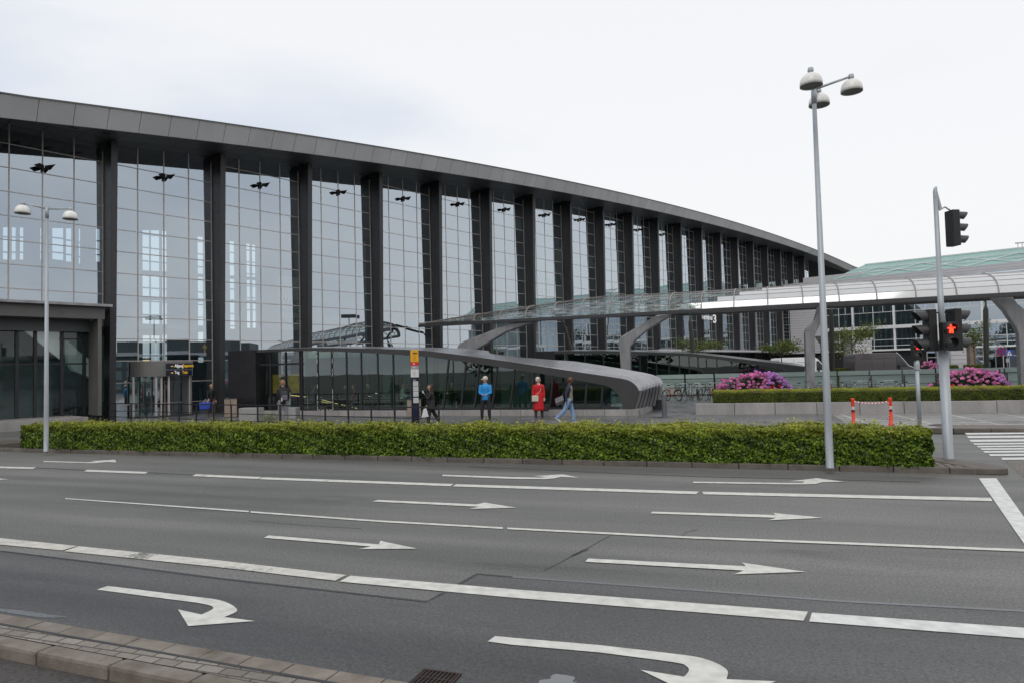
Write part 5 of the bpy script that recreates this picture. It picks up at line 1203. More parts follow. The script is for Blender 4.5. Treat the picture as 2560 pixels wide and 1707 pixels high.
# round road signs at the far right
def roadsign(px,py,Y,kind,label):
    c = dp(px,py,Y); g_ = Vector((c.x,c.y,.1)); t = thing('road_sign',label,'road sign',tuple(g_))
    mp_ = mat('sign blue',(.02,.08,.42),.4) if kind!='x' else mat('sign violet blue',(.09,.03,.30),.4)
    if kind == 'stop':
        r_ = .32; pts = [Vector((c.x-r_-.08,c.y,.1)),Vector((c.x-r_-.08,c.y,c.z+.1))]+[c+Vector((math.cos(a)*(r_+.08),0,math.sin(a)*(r_+.08)+.05)) for a in np.linspace(math.pi,0,9)]+[Vector((c.x+r_+.08,c.y,.1))]
        MB().tube(pts,.03,8).build('hoop_post', M['galv'], t)
        Rg = lambda ra,yy: [c+Vector((ra*math.cos(a),yy,ra*math.sin(a))) for a in np.linspace(0,2*math.pi,25)[:-1]]
        MB().prism(Rg(r_,0),Vector((0,.02,0))).build('red_rim', M['red_sign'], t); MB().prism(Rg(r_*.8,-.006),Vector((0,.004,0))).build('blue_face', mp_, t)
        mb = MB(); 
        for s_ in (-1,1): mb.bar(c+Vector((-r_*.6,-.01,-r_*.6*s_)),c+Vector((r_*.6,-.01,r_*.6*s_)),.004,.07,up=(0,0,1))
        mb.build('red_cross', M['red_sign'], t); MB().box(c+Vector((.38,-.05,-.62)),(.2,.02,.26)).build('plate', M['paper'], t)
    else:
        MB().tube([g_,Vector((c.x,c.y,c.z+.2))],.035,8).build('post', M['galv'], t); MB().box(c+Vector((0,-.04,0)),(.55,.03,.5)).build('blue_face', mp_, t)
        MB().prism([c+Vector((-.2,-.06,-.18)),c+Vector((.2,-.06,-.18)),c+Vector((0,-.06,.19))],Vector((0,.003,0))).build('white_triangle', M['white'], t)
        MB().box(c+Vector((0,-.068,-.05)),(.05,.004,.16)).build('figure', M['ink'], t)
roadsign(2502.5,878,47,'stop','round blue sign with a red cross on a hoop post at the far right'); roadsign(2522,882,50,'x2','square blue crossing sign behind the round no stopping sign')
# louvred service huts and distant wall pieces
def hut(px0,px1,py0,Y,label):
    a,b_ = dp(px0,py0,Y),dp(px1,py0,Y); t = thing('service_hut',label,'hut',(a.x,a.y,.1)); z = a.z
    MB().obox(Vector((a.x,a.y,.1)),Vector((b_.x-a.x,b_.y-a.y,0)),N*-0+Vector((.5,3,0)),Vector((0,0,z-.1))).build('wall', M['offwhite'], t)
    mb = MB(); zz = .5
    while zz < z-.2: mb.obox(Vector((a.x,a.y-.006,zz)),Vector((b_.x-a.x,0,0)),Vector((0,.005,0)),Vector((0,0,.05))); zz += .42
    mb.build('louvre', M['louvre'], t); MB().obox(Vector((a.x-.1,a.y-.1,z)),Vector((b_.x-a.x+.2,0,0)),Vector((.4,3.2,0)),Vector((0,0,.2))).build('roof', M['fascia'], t); return t
hut(2130,2179,850,78,'white louvred service hut behind the dark van'); h2 = hut(2376,2420,866,66,'white louvred service hut behind the signal pole')
a = dp(2427,866,64); o = MB().box(Vector((a.x,a.y,1.9)),(.55,.5,3.7)).build('brown_pillar', mat('brown stone',(.20,.15,.12),.7,0,.2,2)); o.name='pillar'; tag(o,'grey brown stone pillar beside the service hut behind the rhododendron','pillar')
hl = dp(2052,856,66); g_ = Vector((hl.x,hl.y,.1)); t = thing('path_lamp','small post lamp with a cone shade beside the canopy leg','lamp',tuple(g_)); MB().tube([g_,hl],.05,8).build('post',M['rail'],t); MB().lathe(hl,[(.02,-.3),(.55,.6),(.5,.62),(0,.5)],14).build('lamp_shade',M['shade_in'],t)
for s_,z_ in ((2131.4,0),): pass
# ================================================================== VEGETATION
def leaf_cloud(P, Nrm, size, asp=.6, jitter=.9, fold=True):
    """one small folded leaf (two triangles... a kite quad) at each point"""
    n = len(P); t = rng.normal(size=(n,3)); nn = Nrm + rng.normal(size=(n,3))*jitter*.6; nn /= np.linalg.norm(nn,axis=1)[:,None]
    t -= (t*nn).sum(1)[:,None]*nn; t /= np.linalg.norm(t,axis=1)[:,None]; s = np.cross(nn,t); L = (size*rng.uniform(.6,1.35,n))[:,None]
    a = P - t*L*.5; c = P + t*L*.5; b = P + s*L*asp*.5 - nn*L*.08; d = P - s*L*asp*.5 - nn*L*.08
    V_ = np.stack([a,b,c,d],1).reshape(-1,3); F_ = np.arange(4*n).reshape(n,4); return V_, F_
def nz2(x, f, seed):        # cheap smooth noise
    return (np.sin(x*f+seed)+np.sin(x*f*2.13+seed*1.7)*.6+np.sin(x*f*4.7+seed*2.3)*.35)/1.95
def hedge(name, label, cat, o, dx, dy, L, Wd, z0, z1, nface, ntop, leaf, m_leaf, m_core, endcut=0.0, bumpy=.06, parts=True):
    o = np.array(o); dx = np.array(dx); dy = np.array(dy); Z = np.array([0,0,1.])
    t = thing(name, label, cat, tuple(o))
    def surf(a, h, seed):   # depth wobble of the clipped face
        return bumpy*(nz2(a,1.9,seed)*.6 + nz2(a*1.0+h*3.1,5.3,seed+1)*.5)
    H = z1-z0; allP=[]; allN=[]
    def addf(n, kind):
        a = rng.uniform(0,L,n); h = rng.uniform(0,1,n)
        if kind == 'front':
            dd = surf(a,h*H,1.0) + rng.uniform(-.02,.10,n)*1.0; taper = .05*(1-h); P = o + a[:,None]*dx + (dd-taper*0)[:,None]*dy + (z0+h*H)[:,None]*Z; N_ = -dy+np.array([0,0,.35])
        elif kind == 'back':
            dd = Wd - surf(a,h*H,5.0) - rng.uniform(-.02,.10,n); P = o + a[:,None]*dx + dd[:,None]*dy + (z0+h*H)[:,None]*Z; N_ = dy+np.array([0,0,.35])
        elif kind == 'top':
            w_ = rng.uniform(0,Wd,n); zz = z1 + bumpy*.6*nz2(a,2.3,3)+bumpy*.5*nz2(w_*2+a,4.1,4) - rng.uniform(-.03,.08,n) + (rng.random(n)<.06)*rng.uniform(0,.09,n)*(bumpy/.06); P = o + a[:,None]*dx + w_[:,None]*dy + zz[:,None]*Z; N_ = np.array([0,0,1.])-dy*.2
        elif kind in ('l','r'):
            w_ = rng.uniform(0,Wd,n); e = surf(w_,h*H,9) + rng.uniform(-.06,.08,n); aa = e if kind=='l' else L-e; P = o + aa[:,None]*dx + w_[:,None]*dy + (z0+h*H)[:,None]*Z; N_ = (-dx if kind=='l' else dx)+np.array([0,0,.3])
        allP.append(P); allN.append(np.tile(N_/np.linalg.norm(N_),(n,1)))
    addf(nface,'front'); addf(int(nface*.25),'back'); addf(ntop,'top'); ne = int(nface*Wd/L*1.2); addf(ne,'l'); addf(ne,'r')
    P = np.concatenate(allP); N_ = np.concatenate(allN); V_,F_ = leaf_cloud(P,N_,leaf)
    rawmesh('foliage', V_, F_, m_leaf, t)
    # dark twiggy core
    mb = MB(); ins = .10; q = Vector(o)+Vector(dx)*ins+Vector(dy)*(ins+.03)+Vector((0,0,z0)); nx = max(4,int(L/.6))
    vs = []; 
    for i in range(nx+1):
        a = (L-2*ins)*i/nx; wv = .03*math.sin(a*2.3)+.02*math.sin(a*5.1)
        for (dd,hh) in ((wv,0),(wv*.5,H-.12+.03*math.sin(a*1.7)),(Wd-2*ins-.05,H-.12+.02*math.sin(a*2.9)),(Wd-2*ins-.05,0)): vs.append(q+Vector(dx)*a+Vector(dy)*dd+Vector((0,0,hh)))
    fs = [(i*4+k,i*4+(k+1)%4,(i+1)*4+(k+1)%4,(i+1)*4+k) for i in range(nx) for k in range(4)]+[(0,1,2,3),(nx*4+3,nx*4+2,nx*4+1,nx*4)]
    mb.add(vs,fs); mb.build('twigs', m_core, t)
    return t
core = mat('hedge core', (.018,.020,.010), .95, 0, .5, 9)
m_h1 = leafmat('hornbeam leaves', [(.012,.030,.003),(.038,.085,.006),(.095,.175,.012),(.17,.27,.02),(.28,.37,.035)], .42, .28, top=(.66,1.0,(.46,.44,.05)))
m_h2 = leafmat('clipped yew leaves', [(.045,.07,.007),(.095,.13,.012),(.15,.19,.018)], .6, .15, top=(.98,1.14,(.42,.42,.03)))
hp0 = gp(52,1120,GZ); ha0,hb0 = ab(hp0); ha1,hb1 = ab(gp(2330,1167,GZ)); print('hedge', ha0,hb0,ha1,hb1)
hf = (AB(ha1,hb1)-AB(ha0,hb0)).normalized(); hn = Vector((-hf.y,hf.x,0)); HL = (AB(ha1,hb1)-AB(ha0,hb0)).length
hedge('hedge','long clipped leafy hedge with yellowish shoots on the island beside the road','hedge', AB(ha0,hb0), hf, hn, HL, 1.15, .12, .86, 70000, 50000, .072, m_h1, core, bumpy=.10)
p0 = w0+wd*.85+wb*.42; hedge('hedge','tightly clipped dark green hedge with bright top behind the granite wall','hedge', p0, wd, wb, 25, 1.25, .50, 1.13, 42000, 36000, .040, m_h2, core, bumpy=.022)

# rhododendrons
ico = bmesh.new(); bmesh.ops.create_icosphere(ico, subdivisions=2, radius=1); icoV = np.array([v.co[:] for v in ico.verts]); icoF = np.array([[v.index for v in f.verts] for f in ico.faces]); ico.free()
def petals(name, cols):
    m = leafmat(name, cols, .55, .25); return m
m_pink = petals('pink blossom', [(.62,.10,.33),(.75,.20,.46),(.80,.32,.58),(.85,.45,.68)])
m_lil = petals('lilac blossom', [(.42,.12,.46),(.55,.22,.62),(.66,.34,.72),(.75,.46,.80)])
m_red = petals('red blossom', [(.55,.005,.02),(.72,.015,.04),(.80,.05,.09)])
m_rl = leafmat('rhododendron leaves', [(.008,.018,.006),(.016,.034,.010),(.03,.055,.016)], .35, .1)
def rhodo(label, c, rx, ry, h, spec, nl=5200, seed=1):
    """spec: list of (material, part name, count, test(x,y,z normalised))"""
    r = np.random.default_rng(seed); c = np.array(c); t = thing('rhododendron', label, 'flowering shrub', tuple(c), 'flowering rhododendrons')
    th = r.uniform(0,2*np.pi,nl); ph = np.arccos(r.uniform(0,1,nl)); rad = 1-.35*r.random(nl)**1.5
    d = np.stack([np.cos(th)*np.sin(ph),np.sin(th)*np.sin(ph),np.cos(ph)],1)
    lump = 1+.13*np.sin(d[:,0]*6+seed)*np.cos(d[:,2]*5)+.09*np.sin(d[:,1]*9+d[:,0]*4)
    sc = np.array([rx,ry,h]); P = c + d*sc*(rad*lump*.95)[:,None]; V_,F_ = leaf_cloud(P, d, .13, .36); rawmesh('leaves', V_, F_, m_rl, t)
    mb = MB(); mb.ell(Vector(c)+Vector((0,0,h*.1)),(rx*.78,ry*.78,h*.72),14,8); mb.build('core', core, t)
    for m, nm, cnt, test in spec:
        Vs=[];Fs=[];off=0; got=0; tries=0; pts=[]
        while got<cnt and tries<cnt*60:
            tries+=1; a=r.uniform(0,2*np.pi); p=np.arccos(r.uniform(-.05,1)); dd=np.array([np.cos(a)*np.sin(p),np.sin(a)*np.sin(p),np.cos(p)])
            if not test(dd[0],dd[1],dd[2],r): continue
            lp = 1+.13*np.sin(dd[0]*6+seed)*np.cos(dd[2]*5)+.09*np.sin(dd[1]*9+dd[0]*4); q=c+dd*sc*lp*r.uniform(.93,1.04)
            if any(np.sum((q-o_)**2)<.012 for o_ in pts): continue
            pts.append(q); got+=1
            # a truss: a ball of small florets
            rr=.085*r.uniform(.75,1.2); n=46; u=r.normal(size=(n,3)); u/=np.linalg.norm(u,axis=1)[:,None]; u[:,2]=np.abs(u[:,2])*1.0-.25
            v_,f_=leaf_cloud(q+u*rr*.9,u,rr*1.15,.9,jitter=.5); Vs.append(v_);Fs.append(f_+off);off+=len(v_)
        if Vs: rawmesh(nm, np.concatenate(Vs), np.concatenate(Fs), m, t)
    return t
c1 = dp(1893,975,34.0); c1.z=.55
rhodo('wide rhododendron in pink, lilac and red bloom at the left end of the clipped hedge', c1, 1.92, 1.3, 1.22,
      [(m_pink,'pink_blossom',150,lambda x,y,z,r: y<.45 and x<.12 and not(-.62<x<-.3 and .1<z<.62 and r.random()<.8)),(m_lil,'lilac_blossom',130,lambda x,y,z,r: y<.45 and x>.02 and z>.22-.05*r.random()),
       (m_red,'red_blossom',26,lambda x,y,z,r: y<-.55 and .02<x<.34 and z<.52),(m_red,'red_blossom',7,lambda x,y,z,r: y<-.5 and -.35<x<0 and z<.25)], seed=3)
c2 = dp(2432,962,31.5); c2.z=.60
rhodo('dense pink and lilac rhododendron behind the hedge right of the tall signal pole', c2, 1.5, 1.2, 1.12,
      [(m_pink,'pink_blossom',135,lambda x,y,z,r: y<.4 and z>.1+.3*max(0,-x) ),(m_lil,'lilac_blossom',70,lambda x,y,z,r: y<.6 and x>.25 and z>.05)], seed=8)
c2b = dp(2490,944,32.4); c2b.z=.8
c3 = dp(2345,963,31.0); c3.z=.55
rhodo('low dark rhododendron with a few red flowers left of the signal pole', c3, .75, .8, .72, [(m_red,'red_blossom',9,lambda x,y,z,r: y<.2 and x>.1 and z>.3),(m_pink,'pink_blossom',4,lambda x,y,z,r: x<-.3 and z>.4)], nl=2200, seed=5)
c4 = dp(2322,934,58); c4.z=.6
rhodo('small distant pink rhododendron behind the balustrade right of the dark van', c4, 1.0, .9, 1.45, [(m_pink,'pink_blossom',60,lambda x,y,z,r: y<.4 and z>.1),(m_lil,'lilac_blossom',30,lambda x,y,z,r: x>.3)], nl=1500, seed=6)
# small low distant hedges
m_dh = leafmat('distant hedge leaves', [(.05,.07,.01),(.10,.12,.015),(.14,.16,.02)], .6, .1)
for i,(xa,xb,y,Y,lab) in enumerate(((2090,2140,921,57,'small distant hedge under the tree left of the dark van'),(2345,2396,914,60,'low yellow green hedge behind the signal pole'),(2432,2468,912,58,'short distant hedge right of the brown pillar'))):
    a,b_ = dp(xa,y,Y),dp(xb,y,Y); L_ = (b_-a).length; aa = Vector((a.x,a.y,0)); d_ = (Vector((b_.x,b_.y,0))-aa).normalized()
    hedge('hedge',lab,'hedge',aa,d_,Vector((-d_.y,d_.x,0)),L_,1.2,.1,a.z,2500,1800,.11,m_dh,core,bumpy=.04)
# trees
m_tl = leafmat('young maple leaves', [(.06,.09,.02),(.11,.15,.03),(.18,.22,.045),(.25,.29,.07)], .5, .35)
def tree(label, px, pytop, Y, spanx, hcrown, trunk_r=.06, nl=2600, seed=1, flat=True, leaf=.13, dense=1.0):
    r = random.Random(seed); top = dp(px,pytop,Y); g_ = Vector((top.x,top.y,.1)); H_ = top.z-.1; t = thing('tree',label,'tree',tuple(g_),'young trees behind the canopy')
    w_ = spanx*Y/F_PX/2; hc = hcrown*Y/F_PX; z0_ = H_-hc
    MB().tube([g_,g_+Vector((.03,0,z0_*.6)),g_+Vector((-.02,.02,z0_+hc*.25)),g_+Vector((.02,0,z0_+hc*.8))],[trunk_r,trunk_r*.8,trunk_r*.55,.015],8).build('trunk',M['bark'],t,smooth=True)
    mb = MB(); tips = []
    for i in range(13):
        a = 2*math.pi*i/13+r.uniform(-.3,.3); zz = z0_+hc*r.uniform(-.05,.45); s = g_+Vector((0,0,zz)); le = w_*r.uniform(.65,1.05)
        e = g_+Vector((math.cos(a)*le,math.sin(a)*le*.9,min(H_-.05,zz+hc*r.uniform(.15,.6)))); m1 = s.lerp(e,.5)+Vector((0,0,hc*.12)); mb.tube([s,m1,e],[.025,.016,.006],5)
        for q_ in (.45,.65,.82,1.0): 
            c = s.lerp(e,q_)+Vector((0,0,hc*.12*(1-abs(2*q_-1)))); tips.append((c,1.0))
            for k in range(2):
                o_ = Vector((r.uniform(-1,1),r.uniform(-1,1),r.uniform(-.3,.5)))*w_*.3; mb.tube([c,c+o_],[.008,.003],4); tips.append((c+o_,.8))
    mb.build('limbs',M['bark'],t)
    P=[];rg=np.random.default_rng(seed)
    C = np.array([tuple(c) for c,_ in tips]); idx = rg.integers(0,len(C),int(nl*dense)); sp_ = np.array([w_*.17,w_*.17,hc*.085]); P = C[idx]+rg.normal(size=(len(idx),3))*sp_
    V_,F_ = leaf_cloud(P, np.tile([0,0,1.],(len(P),1)), leaf, .75, jitter=1.2); rawmesh('crown',V_,F_,m_tl,t)
tree('young tree with thin layered crown seen over the second pavilion, left of the red flowers',1745,848,54,112,38,seed=11,nl=1400,leaf=.13)
tree('young tree with a sparse layered crown in front of the white van',1952,852,52,104,42,seed=12,nl=1500,leaf=.15)
tree('denser young tree between the lamp post and the dark van',2128,800,64,118,95,.09,seed=13,nl=3000,leaf=.15)
tree('slender young tree between the signal pole and the canopy prop',2432,806,60,84,75,.07,seed=14,nl=1500,leaf=.15)
# weeds behind the railing
wc = gp(668,1056,GZ); r = np.random.default_rng(4); P = np.array(wc)+r.normal(size=(500,3))*np.array([.28,.2,.12])+np.array([0,0,.28]); P[:,2] = np.clip(P[:,2],.12,.75)
V_,F_ = leaf_cloud(P,np.tile([0,0,1.],(500,1)),.06,.5,1.3); wt = thing('weed','pale leafy weed growing by the railing beside the concrete block','plant',tuple(wc)); rawmesh('leaves',V_,F_,leafmat('weed leaves',[(.12,.17,.06),(.22,.28,.12),(.35,.38,.22)],.6,.2),wt)
mb = MB()
for i in range(14): 
    e = P[i*20]; mb.tube([wc+Vector((random.uniform(-.1,.1),0,0)),Vector(e)],[.006,.003],4)
mb.build('stems',leafmat('weed stems',[(.12,.16,.05),(.15,.2,.07)],.6,0),wt)
# ================================================================== PEOPLE
def cap(vs, fs, p0, p1, r0, r1, fl=1.0, lat=None, n=12, m=3, flat0=False):
    """tapered limb; fl flattens it front to back; lat: the wide direction"""
    p0, p1 = np.array(p0,float), np.array(p1,float); t = p1-p0; L = np.linalg.norm(t); t = t/max(L,1e-6)
    l = np.array(lat,float) if lat is not None else np.array([0,1.,0]); l = l-t*l.dot(t)
    if np.linalg.norm(l) < .05: l = np.array([1.,0,0])-t*t[0]
    l /= np.linalg.norm(l); f = np.cross(t,l); rings = []
    for i in range(m,0,-1): a = math.pi/2*i/m; rings.append((p0-t*r0*math.sin(a)*(.08 if flat0 else .9), r0*math.cos(a)+1e-4))
    for i in range(5): q = i/4; rings.append((p0+t*L*q, r0+(r1-r0)*q))
    for i in range(1,m+1): a = math.pi/2*i/m; rings.append((p1+t*r1*math.sin(a)*.9, r1*math.cos(a)+1e-4))
    b = len(vs)
    for c,r in rings:
        for k in range(n): a = 2*math.pi*k/n; vs.append(c+l*r*math.cos(a)+f*r*fl*math.sin(a))
    N_ = len(rings)
    for i in range(N_-1):
        for k in range(n): fs.append((b+i*n+k,b+i*n+(k+1)%n,b+(i+1)*n+(k+1)%n,b+(i+1)*n+k))
    fs.append(tuple(b+k for k in range(n))[::-1]); fs.append(tuple(b+(N_-1)*n+k for k in range(n)))
def ellv(vs, fs, c, r, n=12, m=8):
    b = len(vs); c = np.array(c,float)
    for i in range(m+1):
        th = .001+(math.pi-.002)*i/m
        for k in range(n): a = 2*math.pi*k/n; vs.append(c+np.array([r[0]*math.sin(th)*math.cos(a), r[1]*math.sin(th)*math.sin(a), r[2]*math.cos(th)]))
    for i in range(m):
        for k in range(n): fs.append((b+i*n+k,b+(i+1)*n+k,b+(i+1)*n+(k+1)%n,b+i*n+(k+1)%n))
    fs.append(tuple(b+k for k in range(n))); fs.append(tuple(b+m*n+k for k in range(n))[::-1])
def fuse(name, vs, fs, m, parent, Tm, vox=.014, smooth=4):
    me = bpy.data.meshes.new(name+'_raw'); me.from_pydata([tuple(v) for v in vs],[],fs); o = bpy.data.objects.new(name+'_raw',me); COL.objects.link(o)
    bm = bmesh.new(); bm.from_mesh(me); bmesh.ops.recalc_face_normals(bm,faces=bm.faces); bm.to_mesh(me); bm.free()
    r = o.modifiers.new('r','REMESH'); r.mode = 'VOXEL'; r.voxel_size = vox; r.use_smooth_shade = True
    s = o.modifiers.new('s','SMOOTH'); s.factor = .5; s.iterations = smooth
    me2 = bpy.data.meshes.new_from_object(o.evaluated_get(bpy.context.evaluated_depsgraph_get())); bpy.data.objects.remove(o); bpy.data.meshes.remove(me)
    me2.name = name; me2.transform(Tm); me2.materials.clear(); me2.materials.append(m); me2.polygons.foreach_set('use_smooth',[True]*len(me2.polygons))
    o2 = bpy.data.objects.new(name, me2); COL.objects.link(o2); o2.parent = parent; return o2
def person(label, pos, face, h, top, bottom, skin, hair, pose, shoes, hairkind='short', coat=None, topname='jacket', bottomname='trousers', vox=.016, group=None, lean=0.0, headturn=0.0, hat=None, bulk=1.0, collar=None, shoe_sole=None, seat=False):
    t = thing('person', label, 'person', tuple(pos), group); Tm = Matrix.Rotation(face,4,'Z')
    X = np.array([1.,0,0]); Y = np.array([0,1.,0]); Z = np.array([0,0,1.])
    sh_w, hip_w = .104*h*bulk, .056*h; La,Lf,L1,L2 = .170*h,.150*h,.245*h,.240*h
    # legs: (hip flexion, knee bend, sideways)
    def leg(side, a, k, ab_=0.04):
        hip = np.array([0,side*hip_w,0.]); a=math.radians(a); k=math.radians(k)
        kn = hip+L1*np.array([math.sin(a),side*ab_,-math.cos(a)]); an = kn+L2*np.array([math.sin(a-k),side*ab_*.3,-math.cos(a-k)]); return hip,kn,an,a-k
    lg = [leg(1,*pose['L']), leg(-1,*pose['R'])]
    low = min(l[2][2] for l in lg); ph = -low+.052*h
    if seat: ph = .50
    up = Z*ph
    lg = [(a+up,b+up,c+up,d) for a,b,c,d in lg]
    pel = up.copy(); ln = math.radians(lean); tv = np.array([math.sin(ln),0,math.cos(ln)])
    waist = pel+tv*0.1120*h; chest = pel+tv*0.2408*h; neckb = pel+tv*0.3304*h; headc = pel+tv*0.4200*h+X*0.0134*h+Z*0.0202*h
    sh = [neckb-tv*.045*h+Y*s*sh_w for s in (1,-1)]
    arms = []
    for s,key in ((1,'LA'),(-1,'RA')):
        f,ab_,e,inn = pose[key]; f,ab_,e = map(math.radians,(f,ab_,e)); S = sh[0] if s==1 else sh[1]
        el = S+La*np.array([math.sin(f)*math.cos(ab_),s*math.sin(ab_),-math.cos(f)*math.cos(ab_)]); d = np.array([math.sin(f+e),-s*inn,-math.cos(f+e)]); d /= np.linalg.norm(d); wr = el+Lf*d; arms.append((S,el,wr,d,s))
    # --- body
    vs=[];fs=[]
    cap(vs,fs,pel,waist,.082*h*bulk,.076*h*bulk,.72,Y); cap(vs,fs,waist,chest,.078*h*bulk,.088*h*bulk,.68,Y); cap(vs,fs,chest,neckb-tv*.02*h,.088*h*bulk,.062*h,.66,Y)
    cap(vs,fs,neckb-tv*.02*h,headc-Z*.02*h,.033*h,.032*h)
    hr = .060*h; cth, sth = math.cos(headturn), math.sin(headturn); Fd = np.array([cth,sth,0]); Sd = np.array([-sth,cth,0])
    cap(vs,fs,headc+Z*0.0157*h-Fd*0.0090*h,headc-Z*0.0022*h,0.0594*h,0.0538*h,1.12,Sd); cap(vs,fs,headc+Fd*0.0090*h-Z*0.0168*h,headc+Fd*0.0202*h-Z*0.0426*h,0.0414*h,0.0302*h,1.0,Sd)
    cap(vs,fs,headc+Fd*0.0526*h+Z*0.0056*h,headc+Fd*0.0650*h-Z*0.0112*h,0.0067*h,0.0112*h)
    for s in (1,-1): cap(vs,fs,headc+Sd*s*0.0515*h+Z*0.0067*h,headc+Sd*s*0.0526*h-Z*0.0112*h,0.0101*h,0.0078*h,.5,Fd)
    for (hip,kn,an,ang),s in zip(lg,(1,-1)):
        cap(vs,fs,hip,kn,.052*h,.034*h,1,Y); cap(vs,fs,kn,an,.035*h,.021*h,1.05,Y)
        ft = np.array([math.cos(ang*.6),0,math.sin(ang*.6)]) if ang<0 else np.array([1,0,0.]); 
        cap(vs,fs,an-ft*.018*h-Z*.022*h,an+ft*.085*h-Z*.036*h*(1 if ang>=0 else 1),.024*h,.018*h,.75,Y)
    for S,el,wr,d,s in arms:
        cap(vs,fs,S,el,.032*h,.024*h); cap(vs,fs,el,wr,.024*h,.016*h)
        pal = wr+d*.045*h; sd_ = np.cross(d,Z); sd_ = sd_/max(.01,np.linalg.norm(sd_)) if np.linalg.norm(sd_)>.1 else Y
        cap(vs,fs,wr+d*.008*h,pal,.018*h,.021*h,.5,sd_)
        curl = np.cross(sd_,d)*(-1 if d[2]<-.5 else 1)
        for i,(o_,ln_) in enumerate(((-.016,.036),(-.0055,.044),(.0055,.042),(.016,.033))):
            b0 = pal+sd_*o_*h+d*.006*h; b1 = b0+d*ln_*.6*h; b2 = b1+(d*.6+curl*.5*(1 if pose.get('curl') else .5))*ln_*.55*h; cap(vs,fs,b0,b1,.0058*h,.005*h,n=8,m=2); cap(vs,fs,b1,b2,.005*h,.0042*h,n=8,m=2)
        th0 = wr+d*.02*h+sd_*.016*h*-1; cap(vs,fs,th0,th0-sd_*.014*h+d*.030*h,.0068*h,.0055*h,n=8,m=2)
    fuse('body',vs,fs,skin,t,Tm,vox=.0085,smooth=2)
    # face: eyes, brows, mouth on the head
    ev=[];ef=[]
    for s in (1,-1): ellv(ev,ef,headc+Fd*0.0532*h+Sd*s*0.0202*h+Z*0.0112*h,(0.0045*h,0.0067*h,0.0039*h),8,5); ellv(ev,ef,headc+Fd*0.0549*h+Sd*s*0.0213*h+Z*0.0213*h,(0.0045*h,0.0123*h,0.0025*h),8,4)
    ellv(ev,ef,headc+Fd*0.0493*h-Z*0.0291*h,(0.0056*h,0.0134*h,0.0028*h),8,4); mo = MB(); mo.v=[tuple(Tm@Vector(v)+Vector(pos)) for v in ev]; mo.f=ef; mo.m=[0]*len(ef); mo.build('facial_features', M['face'], t, smooth=True)
    # --- hair
    vs=[];fs=[]
    if hairkind == 'short': cap(vs,fs,headc+Z*0.0336*h-Fd*0.0134*h,headc+Z*0.0157*h-Fd*0.0202*h,0.0526*h,0.0504*h,1.1,Sd)
    elif hairkind == 'shaven': cap(vs,fs,headc+Z*0.0224*h-Fd*0.0123*h,headc+Z*0.0179*h-Fd*0.0146*h,0.0566*h,0.0526*h,1.12,Sd)
    elif hairkind == 'bob': cap(vs,fs,headc+Z*0.0291*h-Fd*0.0134*h,headc-Z*0.0067*h-Fd*0.0224*h,0.0605*h,0.0560*h,1.05,Sd); [cap(vs,fs,headc+Sd*s*0.0403*h+Z*0.0224*h-Fd*0.0067*h,headc+Sd*s*0.0470*h-Z*0.0314*h-Fd*0.0090*h,0.0246*h,0.0179*h) for s in (1,-1)]
    elif hairkind == 'long': cap(vs,fs,headc+Z*0.0314*h-Fd*0.0134*h,headc+Z*0.0090*h-Fd*0.0224*h,0.0594*h,0.0560*h,1.08,Sd); cap(vs,fs,headc-Fd*0.0336*h,headc-Fd*0.0493*h-Z*0.1232*h,0.0470*h,0.0336*h,.7,Sd); [cap(vs,fs,headc+Sd*s*0.0426*h+Z*0.0000*h-Fd*0.0112*h,headc+Sd*s*0.0515*h-Z*0.0840*h-Fd*0.0112*h,0.0202*h,0.0134*h) for s in (1,-1)]
    if vs: fuse('hair',vs,fs,hair,t,Tm,vox=.011,smooth=3)
    if hat:
        kind, hm = hat; vs=[];fs=[]
        if kind == 'cap': cap(vs,fs,headc+Z*0.0381*h-Fd*0.0045*h,headc+Z*0.0269*h-Fd*0.0067*h,0.0605*h,0.0616*h,1.08,Sd); cap(vs,fs,headc+Fd*0.0504*h+Z*0.0202*h,headc+Fd*0.0986*h+Z*0.0078*h,0.0336*h,0.0246*h,.25,Sd)
        if kind == 'beanie': cap(vs,fs,headc+Z*0.0470*h-Fd*0.0090*h,headc+Z*0.0134*h-Fd*0.0090*h,0.0560*h,0.0605*h,1.1,Sd)
        fuse(kind,vs,fs,hm,t,Tm,vox=.011,smooth=2)
    # --- clothes
    k = .012*h; vs=[];fs=[]
    drop = .055*h if coat is None else .02*h
    cap(vs,fs,pel-Z*drop,waist,(.086*h+k)*bulk,(.076*h+k)*bulk,.80,Y,flat0=True); cap(vs,fs,waist,chest,(.078*h+k)*bulk,(.088*h+k)*bulk,.74,Y); cap(vs,fs,chest,neckb-tv*.022*h,(.088*h+k)*bulk,.062*h+k,.70,Y)
    cap(vs,fs,neckb-tv*.02*h,neckb+tv*.010*h,.042*h+k*.4,.038*h+k*.2,.95,Y); cap(vs,fs,neckb-tv*.035*h-Y*.055*h,neckb-tv*.035*h+Y*.055*h,.030*h+k*.5,.030*h+k*.5)
    for S,el,wr,d,s in arms: cap(vs,fs,S,el,.033*h+k*.5,.025*h+k*.5,1,X); cap(vs,fs,el,wr-d*.012*h,.025*h+k*.5,.018*h+k*.5,1,X)
    fuse(topname,vs,fs,top,t,Tm,vox=vox,smooth=3)
